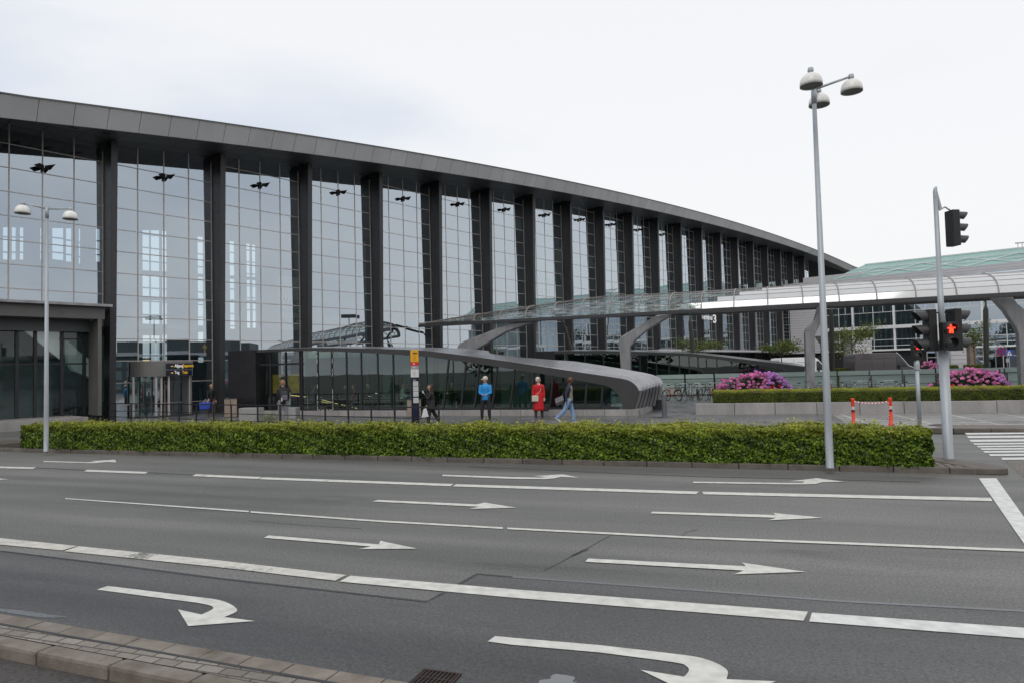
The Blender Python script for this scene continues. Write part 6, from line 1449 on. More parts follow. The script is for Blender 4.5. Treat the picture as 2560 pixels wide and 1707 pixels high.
    if coat:
        lo = coat; R_ = [];n=28; vs=[];fs=[]
        for j in range(9):
            q = j/8; z = waist[2]*(1-q)+lo*q; rx_ = (.088+.020*q)*h; ry_ = (.105+.038*q)*h*bulk
            for i in range(n):
                a = 2*math.pi*i/n; fold = 1+.045*q*math.sin(a*7+1.3); vs.append(np.array([rx_*fold*math.cos(a),ry_*fold*math.sin(a)*.92,z])+X*math.sin(ln)*.08)
        fs = [(j*n+i,(j+1)*n+i,(j+1)*n+(i+1)%n,j*n+(i+1)%n) for j in range(8) for i in range(n)]+[tuple(range(n))[::-1],tuple(8*n+i for i in range(n))]
        mo = MB(); mo.v=[tuple(Tm@Vector(v)+Vector(pos)) for v in vs]; mo.f=fs; mo.m=[0]*len(fs); mo.build('coat_skirt', top, t, smooth=True)
        # button line
        bl=MB(); [bl.ell(Tm@Vector((rx_*0+.108*h,.0,waist[2]-.02*h-i*.07*h))+Vector(pos),(.008,.008,.008),6,4) for i in range(4)]; bl.build('buttons',M['ink'],t)
    vs=[];fs=[]
    cap(vs,fs,pel,pel+tv*.06*h,.086*h*bulk,.080*h*bulk,.76,Y)
    for hip,kn,an,ang in lg: cap(vs,fs,hip,kn,.064*h*bulk**.5,.049*h,1.0,Y); cap(vs,fs,kn,an+(kn-an)*.02,.047*h,.038*h,1.1,Y)
    fuse(bottomname,vs,fs,bottom,t,Tm,vox=vox,smooth=3)
    for (hip,kn,an,ang),s in zip(lg,(1,-1)):
        vs=[];fs=[]; pitch = max(-.9,min(0,ang*.75)); ft = np.array([math.cos(pitch),0,math.sin(pitch)])
        cap(vs,fs,an-ft*.022*h-Z*.022*h,an+ft*.088*h-Z*.034*h,.030*h,.022*h,.8,Y); cap(vs,fs,an-Z*.012*h,an-Z*.02*h,.027*h,.027*h)
        fuse('shoe',vs,fs,shoes,t,Tm,vox=.011,smooth=2)
    return t, Tm, dict(neckb=neckb,headc=headc,sh=sh,arms=arms,chest=chest,pel=pel,waist=waist)
M['face'] = mat('facial features', (.10,.04,.03), .6)
def cloth(n,c,v=.12,r=.75): return mat(n,c,r,0,v,7,bump=.15,bscale=30)
sk_l = mat('fair skin',(.52,.30,.22),.5,0,.06,8); sk_d = mat('dark skin',(.13,.055,.032),.45,0,.1,8)
h_dark = mat('dark hair',(.018,.012,.010),.5,0,.3,30); h_white = mat('white hair',(.62,.60,.56),.6,0,.1,30); h_brown = mat('brown hair',(.06,.03,.02),.5,0,.3,30); h_grey = mat('grey hair',(.30,.30,.28),.6,0,.15,30)
def gpos(px,py): p = gp(px,py,GZ); return Vector((p.x,p.y,GZ))
def bag(name,label,c,d,m,rz=0,strap=None,bev=.03):
    t = thing(name,label,'bag',tuple(c)); MB().box(c,d,rz).build('bag_body',m,t,bevel=bev)
    if strap: MB().tube(strap,.008,6).build('strap',m,t)
    return t
# 1 man in the blue jacket
p = gpos(1215,1048); black_c = cloth('black cloth',(.018,.018,.021)); blue_c = cloth('bright blue shell',(.015,.26,.62),.15,.5)
t,Tm,J = person('man in bright blue jacket, cream cap and black trousers with hands folded in front', p, R(-97), 1.80, blue_c, black_c, sk_l, h_dark,
    dict(L=(2,2,.12),R=(0,2,.14),LA=(12,7,62,.70),RA=(12,7,62,.70),curl=1), cloth('black shoe',(.02,.02,.02)), hat=('cap',cloth('cream cap',(.62,.58,.50))), headturn=R(-58), bulk=1.16)
# 2 woman in red coat
p = gpos(1348,1042.5); redc = cloth('red wool',(.52,.012,.018),.12,.8); cream = cloth('cream leather',(.58,.53,.42),.08,.5)
t,Tm,J = person('elderly white-haired woman in a long red coat with a white scarf', p, R(-80), 1.72, redc, cloth('grey stockings',(.06,.045,.045)), sk_l, h_white,
    dict(L=(0,2,.09),R=(0,2,.09),LA=(4,8,10,.05),RA=(0,10,24,.05)), cloth('dark shoe',(.025,.018,.018)), hairkind='bob', coat=.31, topname='red_coat', bottomname='stockings', headturn=R(45), bulk=1.14)
nb = Tm@Vector(J['neckb'])+p; fdv = (Tm.to_3x3()@Vector((1,0,0)))
vs=[];fs=[]; 
for s in (1,-1): cap(vs,fs,J['neckb']+np.array([.062,.035*s,.03]),J['chest']+np.array([.115,.010*s,.05]),.024,.014,.5,(0,1,0))
fuse('scarf',vs,fs,cloth('white scarf',(.72,.70,.68)),t,Tm,vox=.01,smooth=2)
sd_ = Tm.to_3x3()@Vector((0,1,0)); bc = p+Tm@Vector((.17,-.20,.0))+Vector((0,0,.86)); 
bag('shoulder_bag','cream shoulder bag hanging in front of the red coat',bc,(.07,.30,.27),cream,R(-80)+.0,strap=[Tm@Vector(J['neckb']+np.array([.03,.14,-.01]))+p,Tm@Vector((.165,.06,1.22))+p,Tm@Vector((.185,-.08,1.07))+p,bc+Vector((0,0,.12))])
bc2 = p+Tm@Vector((-.02,.33,0))+Vector((0,0,.42)); bag('handbag','black handbag hanging low beside the red coat',bc2,(.10,.24,.3),black_c,R(-80),strap=[Tm@Vector((J['arms'][0][2]))+p+Vector((0,0,-.08)),bc2+Vector((0,0,.14))])
# 3 walking man
p = gpos(1424,1058); jean = cloth('washed blue denim',(.22,.33,.50),.28,.8); navy_c = cloth('dark navy denim',(.03,.033,.055))
t,Tm,J = person('bald dark-skinned man in a dark jacket and pale jeans striding to the right', p, R(-8), 1.76, navy_c, jean, sk_d, mat('shaven hair',(.03,.015,.01),.6),
    dict(L=(14,4,.03),R=(-24,22,.03),LA=(-14,6,28,.0),RA=(-26,8,30,.0)), cloth('white trainer',(.62,.62,.64),.2), hairkind='shaven', lean=3)
vs=[];fs=[]; cap(vs,fs,J['pel']+np.array([.045,0,.0]),J['chest']+np.array([.04,0,.03]),.090*1.76,.086*1.76,.62,(0,1,0)); fuse('beige_shirt',vs,fs,cloth('olive beige shirt',(.26,.21,.16)),t,Tm,vox=.014,smooth=3)
vs=[];fs=[]; cap(vs,fs,J['pel']+np.array([.142,-.03,.02]),J['neckb']+np.array([.085,-.05,-.03]),.020,.018,.6,(0,1,0)); fuse('white_edge',vs,fs,cloth('white lining',(.55,.54,.52)),t,Tm,vox=.01,smooth=1)
bc = p+Tm@Vector((-.34,-.16,0))+Vector((0,0,.93)); gm = cloth('grey canvas',(.20,.20,.22),.2)
bt_ = thing('messenger_bag','grey messenger bag swinging behind the walking man','bag',tuple(bc)); MB().hexa([bc+Tm@Vector(v) for v in ((-.17,-.05,-.14),(.16,-.05,.0),(.16,.05,.0),(-.17,.05,-.14),(-.20,-.05,.06),(.12,-.05,.19),(.12,.05,.19),(-.20,.05,.06))]).build('bag_body',gm,bt_,bevel=.025)
MB().hexa([bc+Tm@Vector(v) for v in ((-.14,-.045,-.24),(.14,-.045,-.12),(.14,.045,-.12),(-.14,.045,-.24),(-.165,-.045,-.15),(.15,-.045,-.01),(.15,.045,-.01),(-.165,.045,-.15))]).build('bag_flap',cloth('dark canvas',(.05,.05,.055)),bt_,bevel=.02)
MB().tube([bc+Tm@Vector((.05,0,.15)),Tm@Vector(J['sh'][0]+np.array([-.04,-.02,.05]))+p,Tm@Vector(J['chest']+np.array([.1,-.05,0]))+p],.014,6).build('strap',cloth('dark strap',(.03,.03,.03)),bt_)
# 4 woman in black with phone
p = gpos(1079,1060.5); 
t,Tm,J = person('dark-haired woman in a black coat walking left, holding something white to her mouth', p, R(195), 1.58, cloth('black wool',(.014,.013,.015)), cloth('black leggings',(.016,.015,.018)), sk_l, h_brown,
    dict(L=(16,8,.03),R=(-20,10,.03),LA=(38,8,112,.25),RA=(8,10,14,.05),curl=1), cloth('white trainer',(.70,.68,.67),.1), hairkind='long', coat=.62, topname='coat', bottomname='leggings', bulk=1.28, lean=2)
hp = Tm@Vector(J['arms'][0][2]+J['arms'][0][3]*.08)+p; o = MB().box(hp+Vector((-.02,-.02,.02)),(.05,.07,.10),R(15)).build('paper_cup',M['paper'],bevel=.01); tag(o,'white cup or tissue held at the mouth of the woman in black','cup')
bc = p+Vector((-.20,-.16,.52)); bt_ = thing('carrier_bag','white plastic carrier bag hanging from the hand of the woman in black','bag',tuple(bc)); MB().hexa([bc+Vector(v) for v in ((-.19,-.06,-.22),(.12,-.06,-.18),(.12,.06,-.18),(-.19,.06,-.22),(-.10,-.03,.14),(.02,-.03,.16),(.02,.03,.16),(-.10,.03,.14))]).build('bag_body',cloth('white plastic',(.66,.66,.68),.1,.4),bt_,bevel=.03)
MB().tube([bc+Vector((-.08,0,.12)),bc+Vector((-.03,0,.26)),bc+Vector((.0,0,.14))],.008,5).build('handles',cloth('white plastic strap',(.6,.6,.62)),bt_)
# 5 young man with beanie and backpack seen from behind
p = gpos(708,1058); grey_s = cloth('grey sweatpants',(.22,.22,.24),.15)
t,Tm,J = person('young man with a tan beanie, black jacket and grey sweatpants facing the pavilion', p, R(112), 1.84, black_c, grey_s, sk_l, h_dark,
    dict(L=(1,2,.06),R=(0,2,.06),LA=(8,6,20,.1),RA=(8,6,20,.1)), cloth('pale trainer',(.55,.55,.55),.2), hat=('beanie',cloth('tan knit',(.30,.17,.09))), bulk=1.06)
bc = p+Tm@Vector((-.24,-.04,0))+Vector((0,0,1.24)); bp_ = thing('backpack','dark grey backpack with a pale tag on the back of the young man','backpack',tuple(bc)); MB().box(bc,(.20,.30,.44),R(112)).build('bag_body',cloth('charcoal nylon',(.05,.05,.06)),bp_,bevel=.06)
MB().box(bc+Tm@Vector((-.11,-.02,-.06)),(.05,.22,.22),R(112)).build('front_pocket',cloth('grey violet nylon',(.16,.14,.19)),bp_,bevel=.02); MB().box(bc+Tm@Vector((-.09,.11,-.14)),(.02,.05,.17),R(112)).build('tag',M['paper'],bp_)
# 6 person at the entrance with blue bag
p = dp(528.5,1037,38.6); p = Vector((p.x,p.y,GZ))
t,Tm,J = person('dark-haired person in a black coat over a green top leaving the terminal entrance', p, R(-50), 1.70, cloth('black overcoat',(.012,.012,.014)), cloth('tan trousers',(.20,.13,.09)), sk_l, h_dark,
    dict(L=(12,6,.03),R=(-12,6,.03),LA=(4,8,12,0),RA=(18,14,30,0)), cloth('tan shoe',(.22,.14,.10)), lean=2)
vs=[];fs=[]; cap(vs,fs,J['pel']+np.array([.075,0,.0]),J['neckb']+np.array([.055,0,-.04]),.070,.045,.8,(0,1,0)); fuse('green_top',vs,fs,cloth('green cloth',(.12,.36,.07)),t,Tm,vox=.012,smooth=2)
bc = Tm@Vector(J['arms'][1][2])+p+Vector((-.10,-.12,-.32)); bt_ = thing('carrier_bag','big blue carrier bag in the hand of the person at the entrance','bag',tuple(bc)); blu = cloth('blue plastic',(.02,.06,.38),.2,.35)
MB().hexa([bc+Vector(v) for v in ((-.30,-.12,-.27),(.28,-.12,-.24),(.28,.12,-.24),(-.30,.12,-.27),(-.36,-.09,.13),(.32,-.09,.17),(.32,.09,.17),(-.36,.09,.13))]).build('bag_body',blu,bt_,bevel=.05); MB().tube([bc+Vector((-.12,0,.13)),bc+Vector((0,0,.34)),bc+Vector((.12,0,.15))],.015,6).build('handles',M['paper'],bt_)
# seated visitors behind the pavilion glass
ch_proto = None
def chair(c, rz, label):
    global ch_proto
    t = thing('cafe_chair', label, 'chair', tuple(c), 'metal cafe chairs in the pavilion'); t.rotation_euler = (0,0,rz)
    if ch_proto is None:
        def L(v): return c+Vector(v)
        mb = MB(); mb.box(L((0,0,.45)),(.42,.42,.025)); mb.build('seat', M['rail'], t); mb = MB(); mb.box(L((-.22,0,.70)),(.02,.40,.26)); mb.build('backrest', M['rail'], t)
        for sx_ in (-1,1):
            for sy_ in (-1,1): MB().tube([L((sx_*.22,sy_*.22,0)),L((sx_*.20,sy_*.20,.46 if sx_>0 else .86))],.014,6).build('leg', M['chrome'], t)
        MB().tube([L((-.2,-.2,.86)),L((-.25,0,.90)),L((-.2,.2,.86))],.014,6).build('top_rail', M['chrome'], t)
        ch_proto = t
    else:
        for ch in ch_proto.children: cc = ch.copy(); COL.objects.link(cc); cc.parent = t
    return t
GF = GZ+.2
seat_px = [(780,'person in a dark top behind the glass left of the taped outline',(.05,.05,.055),h_dark,.9,'bob'),(868,'dark-haired person in a black top sitting left of the one in dark red',(.015,.015,.016),h_dark,1.6,'long'),(888,'person in a dark red top sitting behind the pavilion glass',(.16,.012,.02),h_brown,1.2,'bob'),
           (918,'white-haired person in dark clothes sitting behind the pavilion glass',(.04,.05,.05),h_white,2.0,'short'),(1006,'person in a pale jacket sitting left of the bus stop totem',(.42,.46,.43),h_brown,1.6,'short'),(1021,'dark-haired person in black behind the bus stop totem',(.02,.02,.025),h_dark,2.2,'short'),
           (1052,'grey-haired person sitting right of the bus stop totem',(.10,.12,.12),h_grey,2.2,'short'),(1128,'grey-haired person sitting far back at a table near the black leg',(.05,.05,.05),h_grey,2.4,'short')]
for i,(px,lab,c_,hm,dpt,hk) in enumerate(seat_px):
    q = BP(px,1010,bA+dpt); q = Vector((q.x,q.y,GF)); fa = R([20,-160,200,-10,0,170,185,10][i])
    person(lab,q,fa,1.70,cloth('visitor top %d'%i,c_),black_c,sk_l,hm,dict(L=(84,84,.08),R=(82,82,.08),LA=(28,8,62,.1),RA=(24,8,66,.1)),black_c,hairkind=hk,seat=True,vox=.024,lean=4)
    chair(Vector((q.x,q.y,GF))-Vector((math.cos(fa),math.sin(fa),0))*.02, fa, ['metal chair under the dark-topped visitor left of the taped outline','metal chair under the black-topped visitor with long hair','metal chair under the visitor in dark red','metal chair under the white-haired visitor','metal chair under the visitor in the pale jacket','metal chair behind the bus stop totem','metal chair under the grey-haired visitor by the totem','metal chair under the visitor far back'][i])
for px,dpt,lab,rz in ((945,1.4,'empty metal chair behind the glass left of the seated pair',1.2),(965,1.2,'second empty metal chair left of the seated pair',.4),(1100,1.3,'empty metal chair right of the woman in black',2.4),(1120,.9,'empty metal chair nearest the glass right of the woman in black',1.0),(1140,1.6,'rearmost empty metal chair by the slanted mullion',-.6)):
    q = BP(px,1010,bA+dpt); chair(Vector((q.x,q.y,GF)), rz, lab)
for px,dpt,lab in ((930,1.9,'round metal table beside the white-haired visitor'),(1040,1.7,'round metal table between the seated visitors and the totem'),(1108,2.0,'round metal table right of the woman in black')):
    q = BP(px,1010,bA+dpt); q = Vector((q.x,q.y,GF)); t = thing('cafe_table',lab,'table',tuple(q),'round metal cafe tables in the pavilion'); MB().lathe(q,[(0,.74),(.38,.74),(.39,.72),(0,.71)],20).build('tabletop',M['chrome'],t); MB().tube([q,q+Vector((0,0,.72))],.03,8).build('leg',M['chrome'],t); MB().lathe(q,[(0,.03),(.24,.01),(.25,0)],16).build('base',M['rail'],t)

# ================================================================== BICYCLES
bike_n = 0
def bicycle(c, rz, frame_col, label, basket=True, fender=None, tilt=0.0):
    """stands along local x, front wheel at +x"""
    global bike_n
    bike_n += 1
    t = thing('bicycle', label, 'bicycle', tuple(c), 'bicycles parked along the balustrade'); Tq = Matrix.Rotation(rz,4,'Z')@Matrix.Rotation(tilt,4,'X')
    def L(x,y,z): return Tq@Vector((x,y,z))+c
    fm = mat('bicycle paint', frame_col, .35, .2, .08, 6)
    for xw in (-.53,.53):
        pts = [L(xw+.34*math.cos(a),0,.345+.34*math.sin(a)) for a in np.linspace(0,2*math.pi,29)]
        w_ = MB().tube(pts,.017,6,caps=False).build('wheel', M['rubber'], t); 
        rm = MB().tube([L(xw+.315*math.cos(a),0,.345+.315*math.sin(a)) for a in np.linspace(0,2*math.pi,29)],.009,5,caps=False)
        for k in range(14): a = 2*math.pi*k/14; rm.tube([L(xw,.02*(-1)**k,.345),L(xw+.31*math.cos(a),0,.345+.31*math.sin(a))],.0022,3)
        rm.build('rim', M['galv'] if bike_n%3==0 else M['rail'], w_)
        MB().tube([L(xw+.375*math.cos(a),0,.345+.375*math.sin(a)) for a in np.linspace(.5 if xw<0 else 1.0,3.2 if xw<0 else 2.9,10)],.014,5).build('mudguard', fm if fender is None else fender, t)
    fr = MB(); bb_ = (-.08,0,.30); st = (-.22,0,.80); hd = (.33,0,.88); hl_ = (.37,0,.74)
    for a,b in ((bb_,st),(bb_,hl_),(st,hl_) if basket else (st,hd),(bb_,(-.53,0,.345)),((-.53,0,.345),(-.20,0,.72)),(hd,hl_),(hl_,(.53,0,.345))): fr.tube([L(*a),L(*b)],.017,6)
    fr.build('frame', fm, t); MB().tube([L(*st),L(-.25,0,.94)],.013,6).build('seat_post',M['chrome'],t)
    sd = MB(); sd.ell(L(-.25,0,.97),(.12,.12,.035),10,6) ; sd.build('saddle',M['rubber'],t,smooth=True)
    MB().tube([L(.25,-.30,1.03),L(.33,-.22,1.08),L(.35,-.05,1.06),L(.35,.05,1.06),L(.33,.22,1.08),L(.25,.30,1.03)],.012,6).build('handlebar',M['chrome'] if bike_n%2 else M['rail'],t); MB().tube([L(*hd),L(.345,0,1.06)],.014,6).build('stem',M['chrome'],t)
    ck = MB(); ck.tube([L(-.08,.05,.30),L(-.02,.09,.16)],.01,5); ck.tube([L(-.08,-.05,.30),L(-.14,-.09,.44)],.01,5); ck.box(L(-.01,.13,.15),(.09,.09,.02)); ck.box(L(-.15,-.13,.45),(.09,.09,.02)); ck.build('crankset',M['rail'],t)
    if basket:
        bk = MB(); 
        for z in (.78,.88,.98): bk.tube([L(.42,-.17,z),L(.70,-.17,z),L(.70,.17,z),L(.42,.17,z),L(.42,-.17,z)],.007,4)
        for x,y in ((.42,-.17),(.56,-.17),(.70,-.17),(.70,0),(.70,.17),(.56,.17),(.42,.17),(.42,0)): bk.tube([L(x,y,.76),L(x,y,.99)],.006,4)
        bk.box(L(.56,0,.77),(.3,.3,.012),rz); bk.build('basket',M['rail'],t)
    return t
by = gp(1707,1003,GZ).y
specs = [(1652,R(-75),(.55,.56,.58),'pale bicycle just behind the folded roof end',False,0),(1683,R(-62),(.45,.03,.02),'red bicycle with a dark front basket, second from the folded roof end',True,.1),(1706,R(-84),(.03,.03,.035),'black bicycle with a small saddle between the red and white ones',False,0),
         (1727.5,R(-96),(.70,.72,.74),'white bicycle with a basket and high pale handlebar',True,.0),(1746,R(-100),(.10,.025,.02),'dark bicycle with a red rear light right of the white one',False,.05),(1759,R(-88),(.03,.035,.04),'dark bicycle with a basket left of the clipped hedge',True,-.04),(1779,R(-92),(.30,.06,.05),'red and silver bicycle partly hidden by the clipped hedge',False,0)]
for px,rz,c_,lab,bk,tl_ in specs:
    q = dp(px,1000,by+random.uniform(-.4,.4)+1.2); bicycle(Vector((q.x,q.y,GZ)),rz,c_,lab,bk,tilt=tl_)
nm_ = ['first','second','third','fourth','fifth','sixth','seventh','eighth']
for i,(px,Y,rz,c_) in enumerate(((2008,40,R(-60),(.35,.36,.38)),(2062,39.5,R(-15),(.16,.02,.02)),(2112,38.5,R(-95),(.03,.03,.03)),(2145,38,R(-70),(.2,.2,.21)),(2178,38,R(-110),(.02,.02,.025)),(2212,37.5,R(-80),(.3,.3,.32)),(2248,37.5,R(-100),(.03,.03,.035)),(2278,37,R(-35),(.5,.5,.52)))):
    q = dp(px,965,Y); bicycle(Vector((q.x,q.y,GZ)),rz,c_,'bicycle showing over the clipped hedge, %s to the right of the rhododendron'%nm_[i],i in (2,4),tilt=.04*(-1)**i)

# ================================================================== VANS
def van(pxa, pxb, pytop, Y, body, label, nm, cat='van', stripe=None):
    a, b = dp(pxa,pytop,Y), dp(pxb,pytop,Y); Lh = b.x-a.x; H_ = (a.z+b.z)/2; X0 = a.x; z0 = .1; Wd = 2.0
    hh = H_-z0; t = thing(nm, label, cat, (X0+Lh/2,Y,z0))
    def P(u,v,y=0.0): return Vector((X0+Lh*u, Y+y, z0+hh*v))
    prof_ = [(0,.14),(0,.60),(.008,.93),(.03,.985),(.07,1.0),(.60,1.0),(.655,.985),(.70,.93),(.845,.60),(.96,.50),(.992,.44),(1.0,.34),(1.0,.14),(.975,.10),(.90,.10),(.885,.20),(.83,.26),(.775,.20),(.76,.10),(.27,.10),(.255,.20),(.20,.26),(.145,.20),(.13,.10),(.02,.10)]
    MB().prism([P(u,v) for u,v in prof_], Vector((0,Wd,0))).build('body', body, t, bevel=.035)
    gm_ = mat('tinted window',(.02,.025,.028),.08,0,.1,1,spec=.9)
    MB().prism([P(u,v,-.012) for u,v in ((.665,.58),(.665,.86),(.70,.88),(.82,.61),(.81,.575))],Vector((0,.01,0))).build('side_window',gm_,t)
    MB().add([P(.703,.925,.12),P(.845,.607,.10),P(.845,.607,Wd-.10),P(.703,.925,Wd-.12)],[(0,1,2,3)]).build('windscreen',gm_,t).location.x += .02
    for u in (.20,.83):
        c = P(u,.135,.02); w_ = MB(); Rr_ = .33; n_ = 22
        w_.add([c+Vector((Rr_*math.cos(2*math.pi*k/n_),y,Rr_*math.sin(2*math.pi*k/n_))) for y in (-.02,.22) for k in range(n_)],[tuple(range(n_)),tuple(range(2*n_-1,n_-1,-1))]+[(k,(k+1)%n_,n_+(k+1)%n_,n_+k) for k in range(n_)]); wh = w_.build('wheel',M['rubber'],t)
        h_ = MB(); h_.add([c+Vector((.2*math.cos(2*math.pi*k/n_),y,.2*math.sin(2*math.pi*k/n_))) for y in (-.035,.0) for k in range(n_)],[tuple(range(n_)),tuple(range(2*n_-1,n_-1,-1))]+[(k,(k+1)%n_,n_+(k+1)%n_,n_+k) for k in range(n_)]); h_.build('rim',M['galv'],wh)
    seam = MB()
    for u in (.27,.46,.655): seam.obox(P(u,.14,-.004),Vector((.018,0,0)),Vector((0,.006,0)),Vector((0,0,hh*.80)))
    for u0,u1 in ((.10,.26),(.30,.46),(.48,.62)): seam.obox(P(u0,.83,-.004),Vector((Lh*(u1-u0),0,0)),Vector((0,.006,0)),Vector((0,0,.03)))
    seam.obox(P(.03,.42,-.004),Vector((Lh*.62,0,0)),Vector((0,.006,0)),Vector((0,0,.02))); seam.build('panel_seams',M['joint'],t)
    MB().obox(P(.0,.28,-.012),Vector((.10,0,0)),Vector((0,.05,0)),Vector((0,0,hh*.22))).build('tail_light',M['red_sign'],t)
    MB().obox(P(.955,.36,-.012),Vector((.22,0,0)),Vector((0,.05,0)),Vector((0,0,hh*.09))).build('headlight',M['chrome'],t)
    MB().obox(P(.68,.50,-.20),Vector((.10,0,0)),Vector((0,.16,0)),Vector((0,0,hh*.13))).build('mirror',M['black'],t)
    MB().obox(P(.28,.16,-.02),Vector((Lh*.47,0,0)),Vector((0,.04,0)),Vector((0,0,hh*.05))).build('sill_trim',M['visor'],t)
    return t,P,hh,Lh
wv = mat('white van paint',(.88,.89,.90),.3,0,.05,.8,coat=.5); dv = mat('dark van paint',(.085,.075,.08),.3,.1,.1,.8,coat=.4)
t,P_,hh_,L_ = van(1946,2088,892.5,58,wv,'white delivery van with red lettering behind the canopy leg','delivery_van')
textobj('24 Transport', .36, P_(.15,.56,-.02), (1,0,0), (0,0,1), mat('red lettering',(.45,.02,.04),.5), 'lettering', t, italic=.3, bold=.01)
t,P_,hh_,L_ = van(2136,2294,881,56,dv,'dark grey high-roofed van parked behind the balustrade beside the service hut','delivery_van')
mb = MB(); mb.obox(P_(.14,.30,-.025),Vector((L_*.24,0,0)),Vector((0,.006,0)),Vector((0,0,.06))); mb.build('chrome_strip',M['chrome'],t)
MB().tube([P_(.655,1.0,-.01),P_(.70,.945,-.01),P_(.845,.615,-.01),P_(.95,.52,-.01),P_(.995,.42,-.01)],.035,6).build('windscreen_edge',M['chrome'],t)
# ================================================================== ACROSS THE ROAD (unseen, added for the glass to reflect)
m_far = leafmat('far foliage', [(.02,.035,.008),(.04,.065,.012),(.07,.10,.02)], .7, .1)
rg = np.random.default_rng(21)
for i in range(9):
    x = -58+i*15+rg.uniform(-3,3); y = -34+rg.uniform(-4,4); h_ = rg.uniform(13,17); g_ = Vector((x,y,0)); t = thing('tree','unseen broad tree behind the viewer, added for the glass to reflect','tree',(x,y,0),'unseen trees behind the viewer')
    MB().tube([g_,g_+Vector((0,0,h_*.5))],[.2,.12],8).build('trunk',M['bark'],t)
    n_=2600; th=rg.uniform(0,2*np.pi,n_); ph=np.arccos(rg.uniform(-1,1,n_)); rr=(.55+.45*rg.random(n_)); d=np.stack([np.cos(th)*np.sin(ph),np.sin(th)*np.sin(ph),np.cos(ph)],1)
    lump=1+.2*np.sin(d[:,0]*5+i)*np.cos(d[:,2]*4+i); P=np.array([x,y,h_*.56])+d*np.array([8.2,4,h_*.46])*(rr*lump)[:,None]; V_,F_=leaf_cloud(P,d,.75,.8); rawmesh('crown',V_,F_,m_far,t)
ob = thing('office_building','unseen long low dark office building right of the viewer, added for the glass to reflect','building',(150,20,0))
dk = mat('dark office wall',(.07,.08,.08),.6,0,.2,.05); MB().obox(Vector((150,-120,0)),Vector((14,0,0)),Vector((0,225,0)),Vector((0,0,8.5))).build('wall',dk,ob)
MB().obox(Vector((148.5,-60,8.5)),Vector((16,0,0)),Vector((0,105,0)),Vector((0,0,1.0))).build('roof',M['fascia'],ob)
MB().obox(Vector((149,-30,9.5)),Vector((12,0,0)),Vector((0,36,0)),Vector((0,0,3.2))).build('plant_room',dk,ob)
wb_ = MB()
for y in range(-118,103,6): wb_.obox(Vector((149.95,y,1)),Vector((.04,0,0)),Vector((0,4.8,0)),Vector((0,0,2.6))); wb_.obox(Vector((149.95,y,4.6)),Vector((.04,0,0)),Vector((0,4.8,0)),Vector((0,0,2.6)))
wb_.build('windows',mat('office pane',(.16,.22,.21),.15,0,.3,.05),ob)
for i,y in enumerate((-10,38,84)):
    g_ = Vector((120,y,0)); t = thing('floodlight_mast','tall apron floodlight mast with a lamp crown, seen only in the glass reflections','mast',tuple(g_),'apron floodlight masts')
    MB().tube([g_,g_+Vector((0,0,17))],[.25,.14],8).build('pole',M['fascia'],t); MB().box(g_+Vector((0,0,17.2)),(.8,4,.9)).build('lamp_crown',M['band'],t)
# ================================================================== SKY, SUN, RENDER
w = bpy.data.worlds.new('World'); scene.world = w; w.use_nodes = True; n, l = w.node_tree.nodes, w.node_tree.links
bg = n['Background']; EL, AZ = R(48), R(200)
sky = n.new('ShaderNodeTexSky'); sky.sky_type = 'NISHITA'; sky.sun_disc = False; sky.sun_elevation = EL; sky.sun_rotation = AZ; sky.air_density = 1.6; sky.dust_density = 4
tc = n.new('ShaderNodeTexCoord')
# cloud layer: direction projected on a high plane
sx = n.new('ShaderNodeSeparateXYZ'); l.new(tc.outputs['Generated'], sx.inputs[0])
zz = math_node(n,l,'ADD', math_node(n,l,'MAXIMUM', sx.outputs['Z'], 0.0), .18)
cx_ = math_node(n,l,'DIVIDE', sx.outputs['X'], zz); cy_ = math_node(n,l,'DIVIDE', sx.outputs['Y'], zz)
cb_ = n.new('ShaderNodeCombineXYZ'); l.new(cx_, cb_.inputs[0]); l.new(cy_, cb_.inputs[1])
mp = n.new('ShaderNodeMapping'); mp.inputs['Scale'].default_value = (.55,.95,1); mp.inputs['Location'].default_value = (2.3,1.1,0); l.new(cb_.outputs[0], mp.inputs[0])
nz = n.new('ShaderNodeTexNoise'); nz.inputs['Scale'].default_value = 1.0; nz.inputs['Detail'].default_value = 5; nz.inputs['Roughness'].default_value = .5; nz.inputs['Distortion'].default_value = .25; l.new(mp.outputs[0], nz.inputs['Vector'])
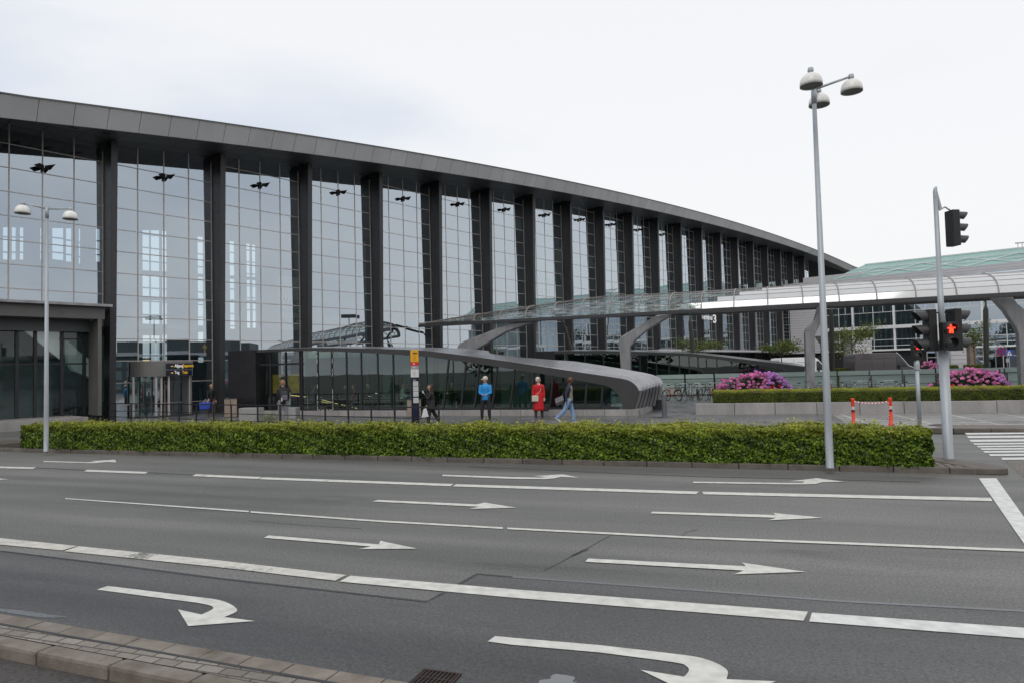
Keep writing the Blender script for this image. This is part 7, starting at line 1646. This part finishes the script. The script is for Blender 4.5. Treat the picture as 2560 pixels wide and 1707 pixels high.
# the cover is thinner and bluer to the left, bright in the middle and right
sd = math_node(n,l,'MULTIPLY_ADD', sx.outputs['X'], -.55, .0)
east = n.new('ShaderNodeMapRange'); east.interpolation_type = 'SMOOTHSTEP'; east.inputs['From Min'].default_value = .62; east.inputs['From Max'].default_value = .95; east.inputs['To Max'].default_value = .20; l.new(sx.outputs['X'], east.inputs['Value'])
sth = n.new('ShaderNodeMapRange'); sth.interpolation_type = 'SMOOTHSTEP'; sth.inputs['From Min'].default_value = .35; sth.inputs['From Max'].default_value = -.25; sth.inputs['To Max'].default_value = 1.0; l.new(sx.outputs['Y'], sth.inputs['Value'])
f = math_node(n,l,'ADD', nz.outputs['Fac'], math_node(n,l,'ADD', math_node(n,l,'MULTIPLY', sd, .35), math_node(n,l,'MULTIPLY', east.outputs[0], sth.outputs[0])))
mr = n.new('ShaderNodeMapRange'); mr.interpolation_type = 'SMOOTHSTEP'; mr.inputs['From Min'].default_value = .46; mr.inputs['From Max'].default_value = .72; l.new(f, mr.inputs['Value'])
mx = n.new('ShaderNodeMix'); mx.data_type = 'RGBA'; l.new(mr.outputs[0], mx.inputs['Factor']); mx.inputs['A'].default_value = (.80,.80,.81,1); mx.inputs['B'].default_value = (.58,.63,.72,1)
skys = n.new('ShaderNodeVectorMath'); skys.operation = 'SCALE'; l.new(sky.outputs[0], skys.inputs[0]); skys.inputs['Scale'].default_value = .10
ms = n.new('ShaderNodeMix'); ms.data_type = 'RGBA'; ms.inputs['Factor'].default_value = .88; l.new(skys.outputs[0], ms.inputs['A']); l.new(mx.outputs['Result'], ms.inputs['B'])
l.new(ms.outputs['Result'], bg.inputs['Color']); bg.inputs['Strength'].default_value = 1.25
sun = bpy.data.lights.new('sun','SUN'); sun.energy = .7; sun.angle = R(22); sun.color = (1,.97,.93); so = bpy.data.objects.new('sun', sun); COL.objects.link(so)
# sky azimuth: rotation measured from +Y, the lamp shines from the same direction
dirv = Vector((math.sin(AZ)*math.cos(EL), math.cos(AZ)*math.cos(EL), math.sin(EL))); so.rotation_euler = (-dirv).to_track_quat('-Z','Y').to_euler()
scene.view_settings.view_transform = 'Standard'; scene.view_settings.look = 'None'; scene.view_settings.exposure = 0; scene.view_settings.gamma = 1
scene.render.engine = 'CYCLES'; c = scene.cycles; c.max_bounces = 8; c.transparent_max_bounces = 12; c.glossy_bounces = 3; c.diffuse_bounces = 3; c.transmission_bounces = 4
c.use_denoising = True; c.caustics_reflective = False; c.caustics_refractive = False; c.sample_clamp_indirect = 4
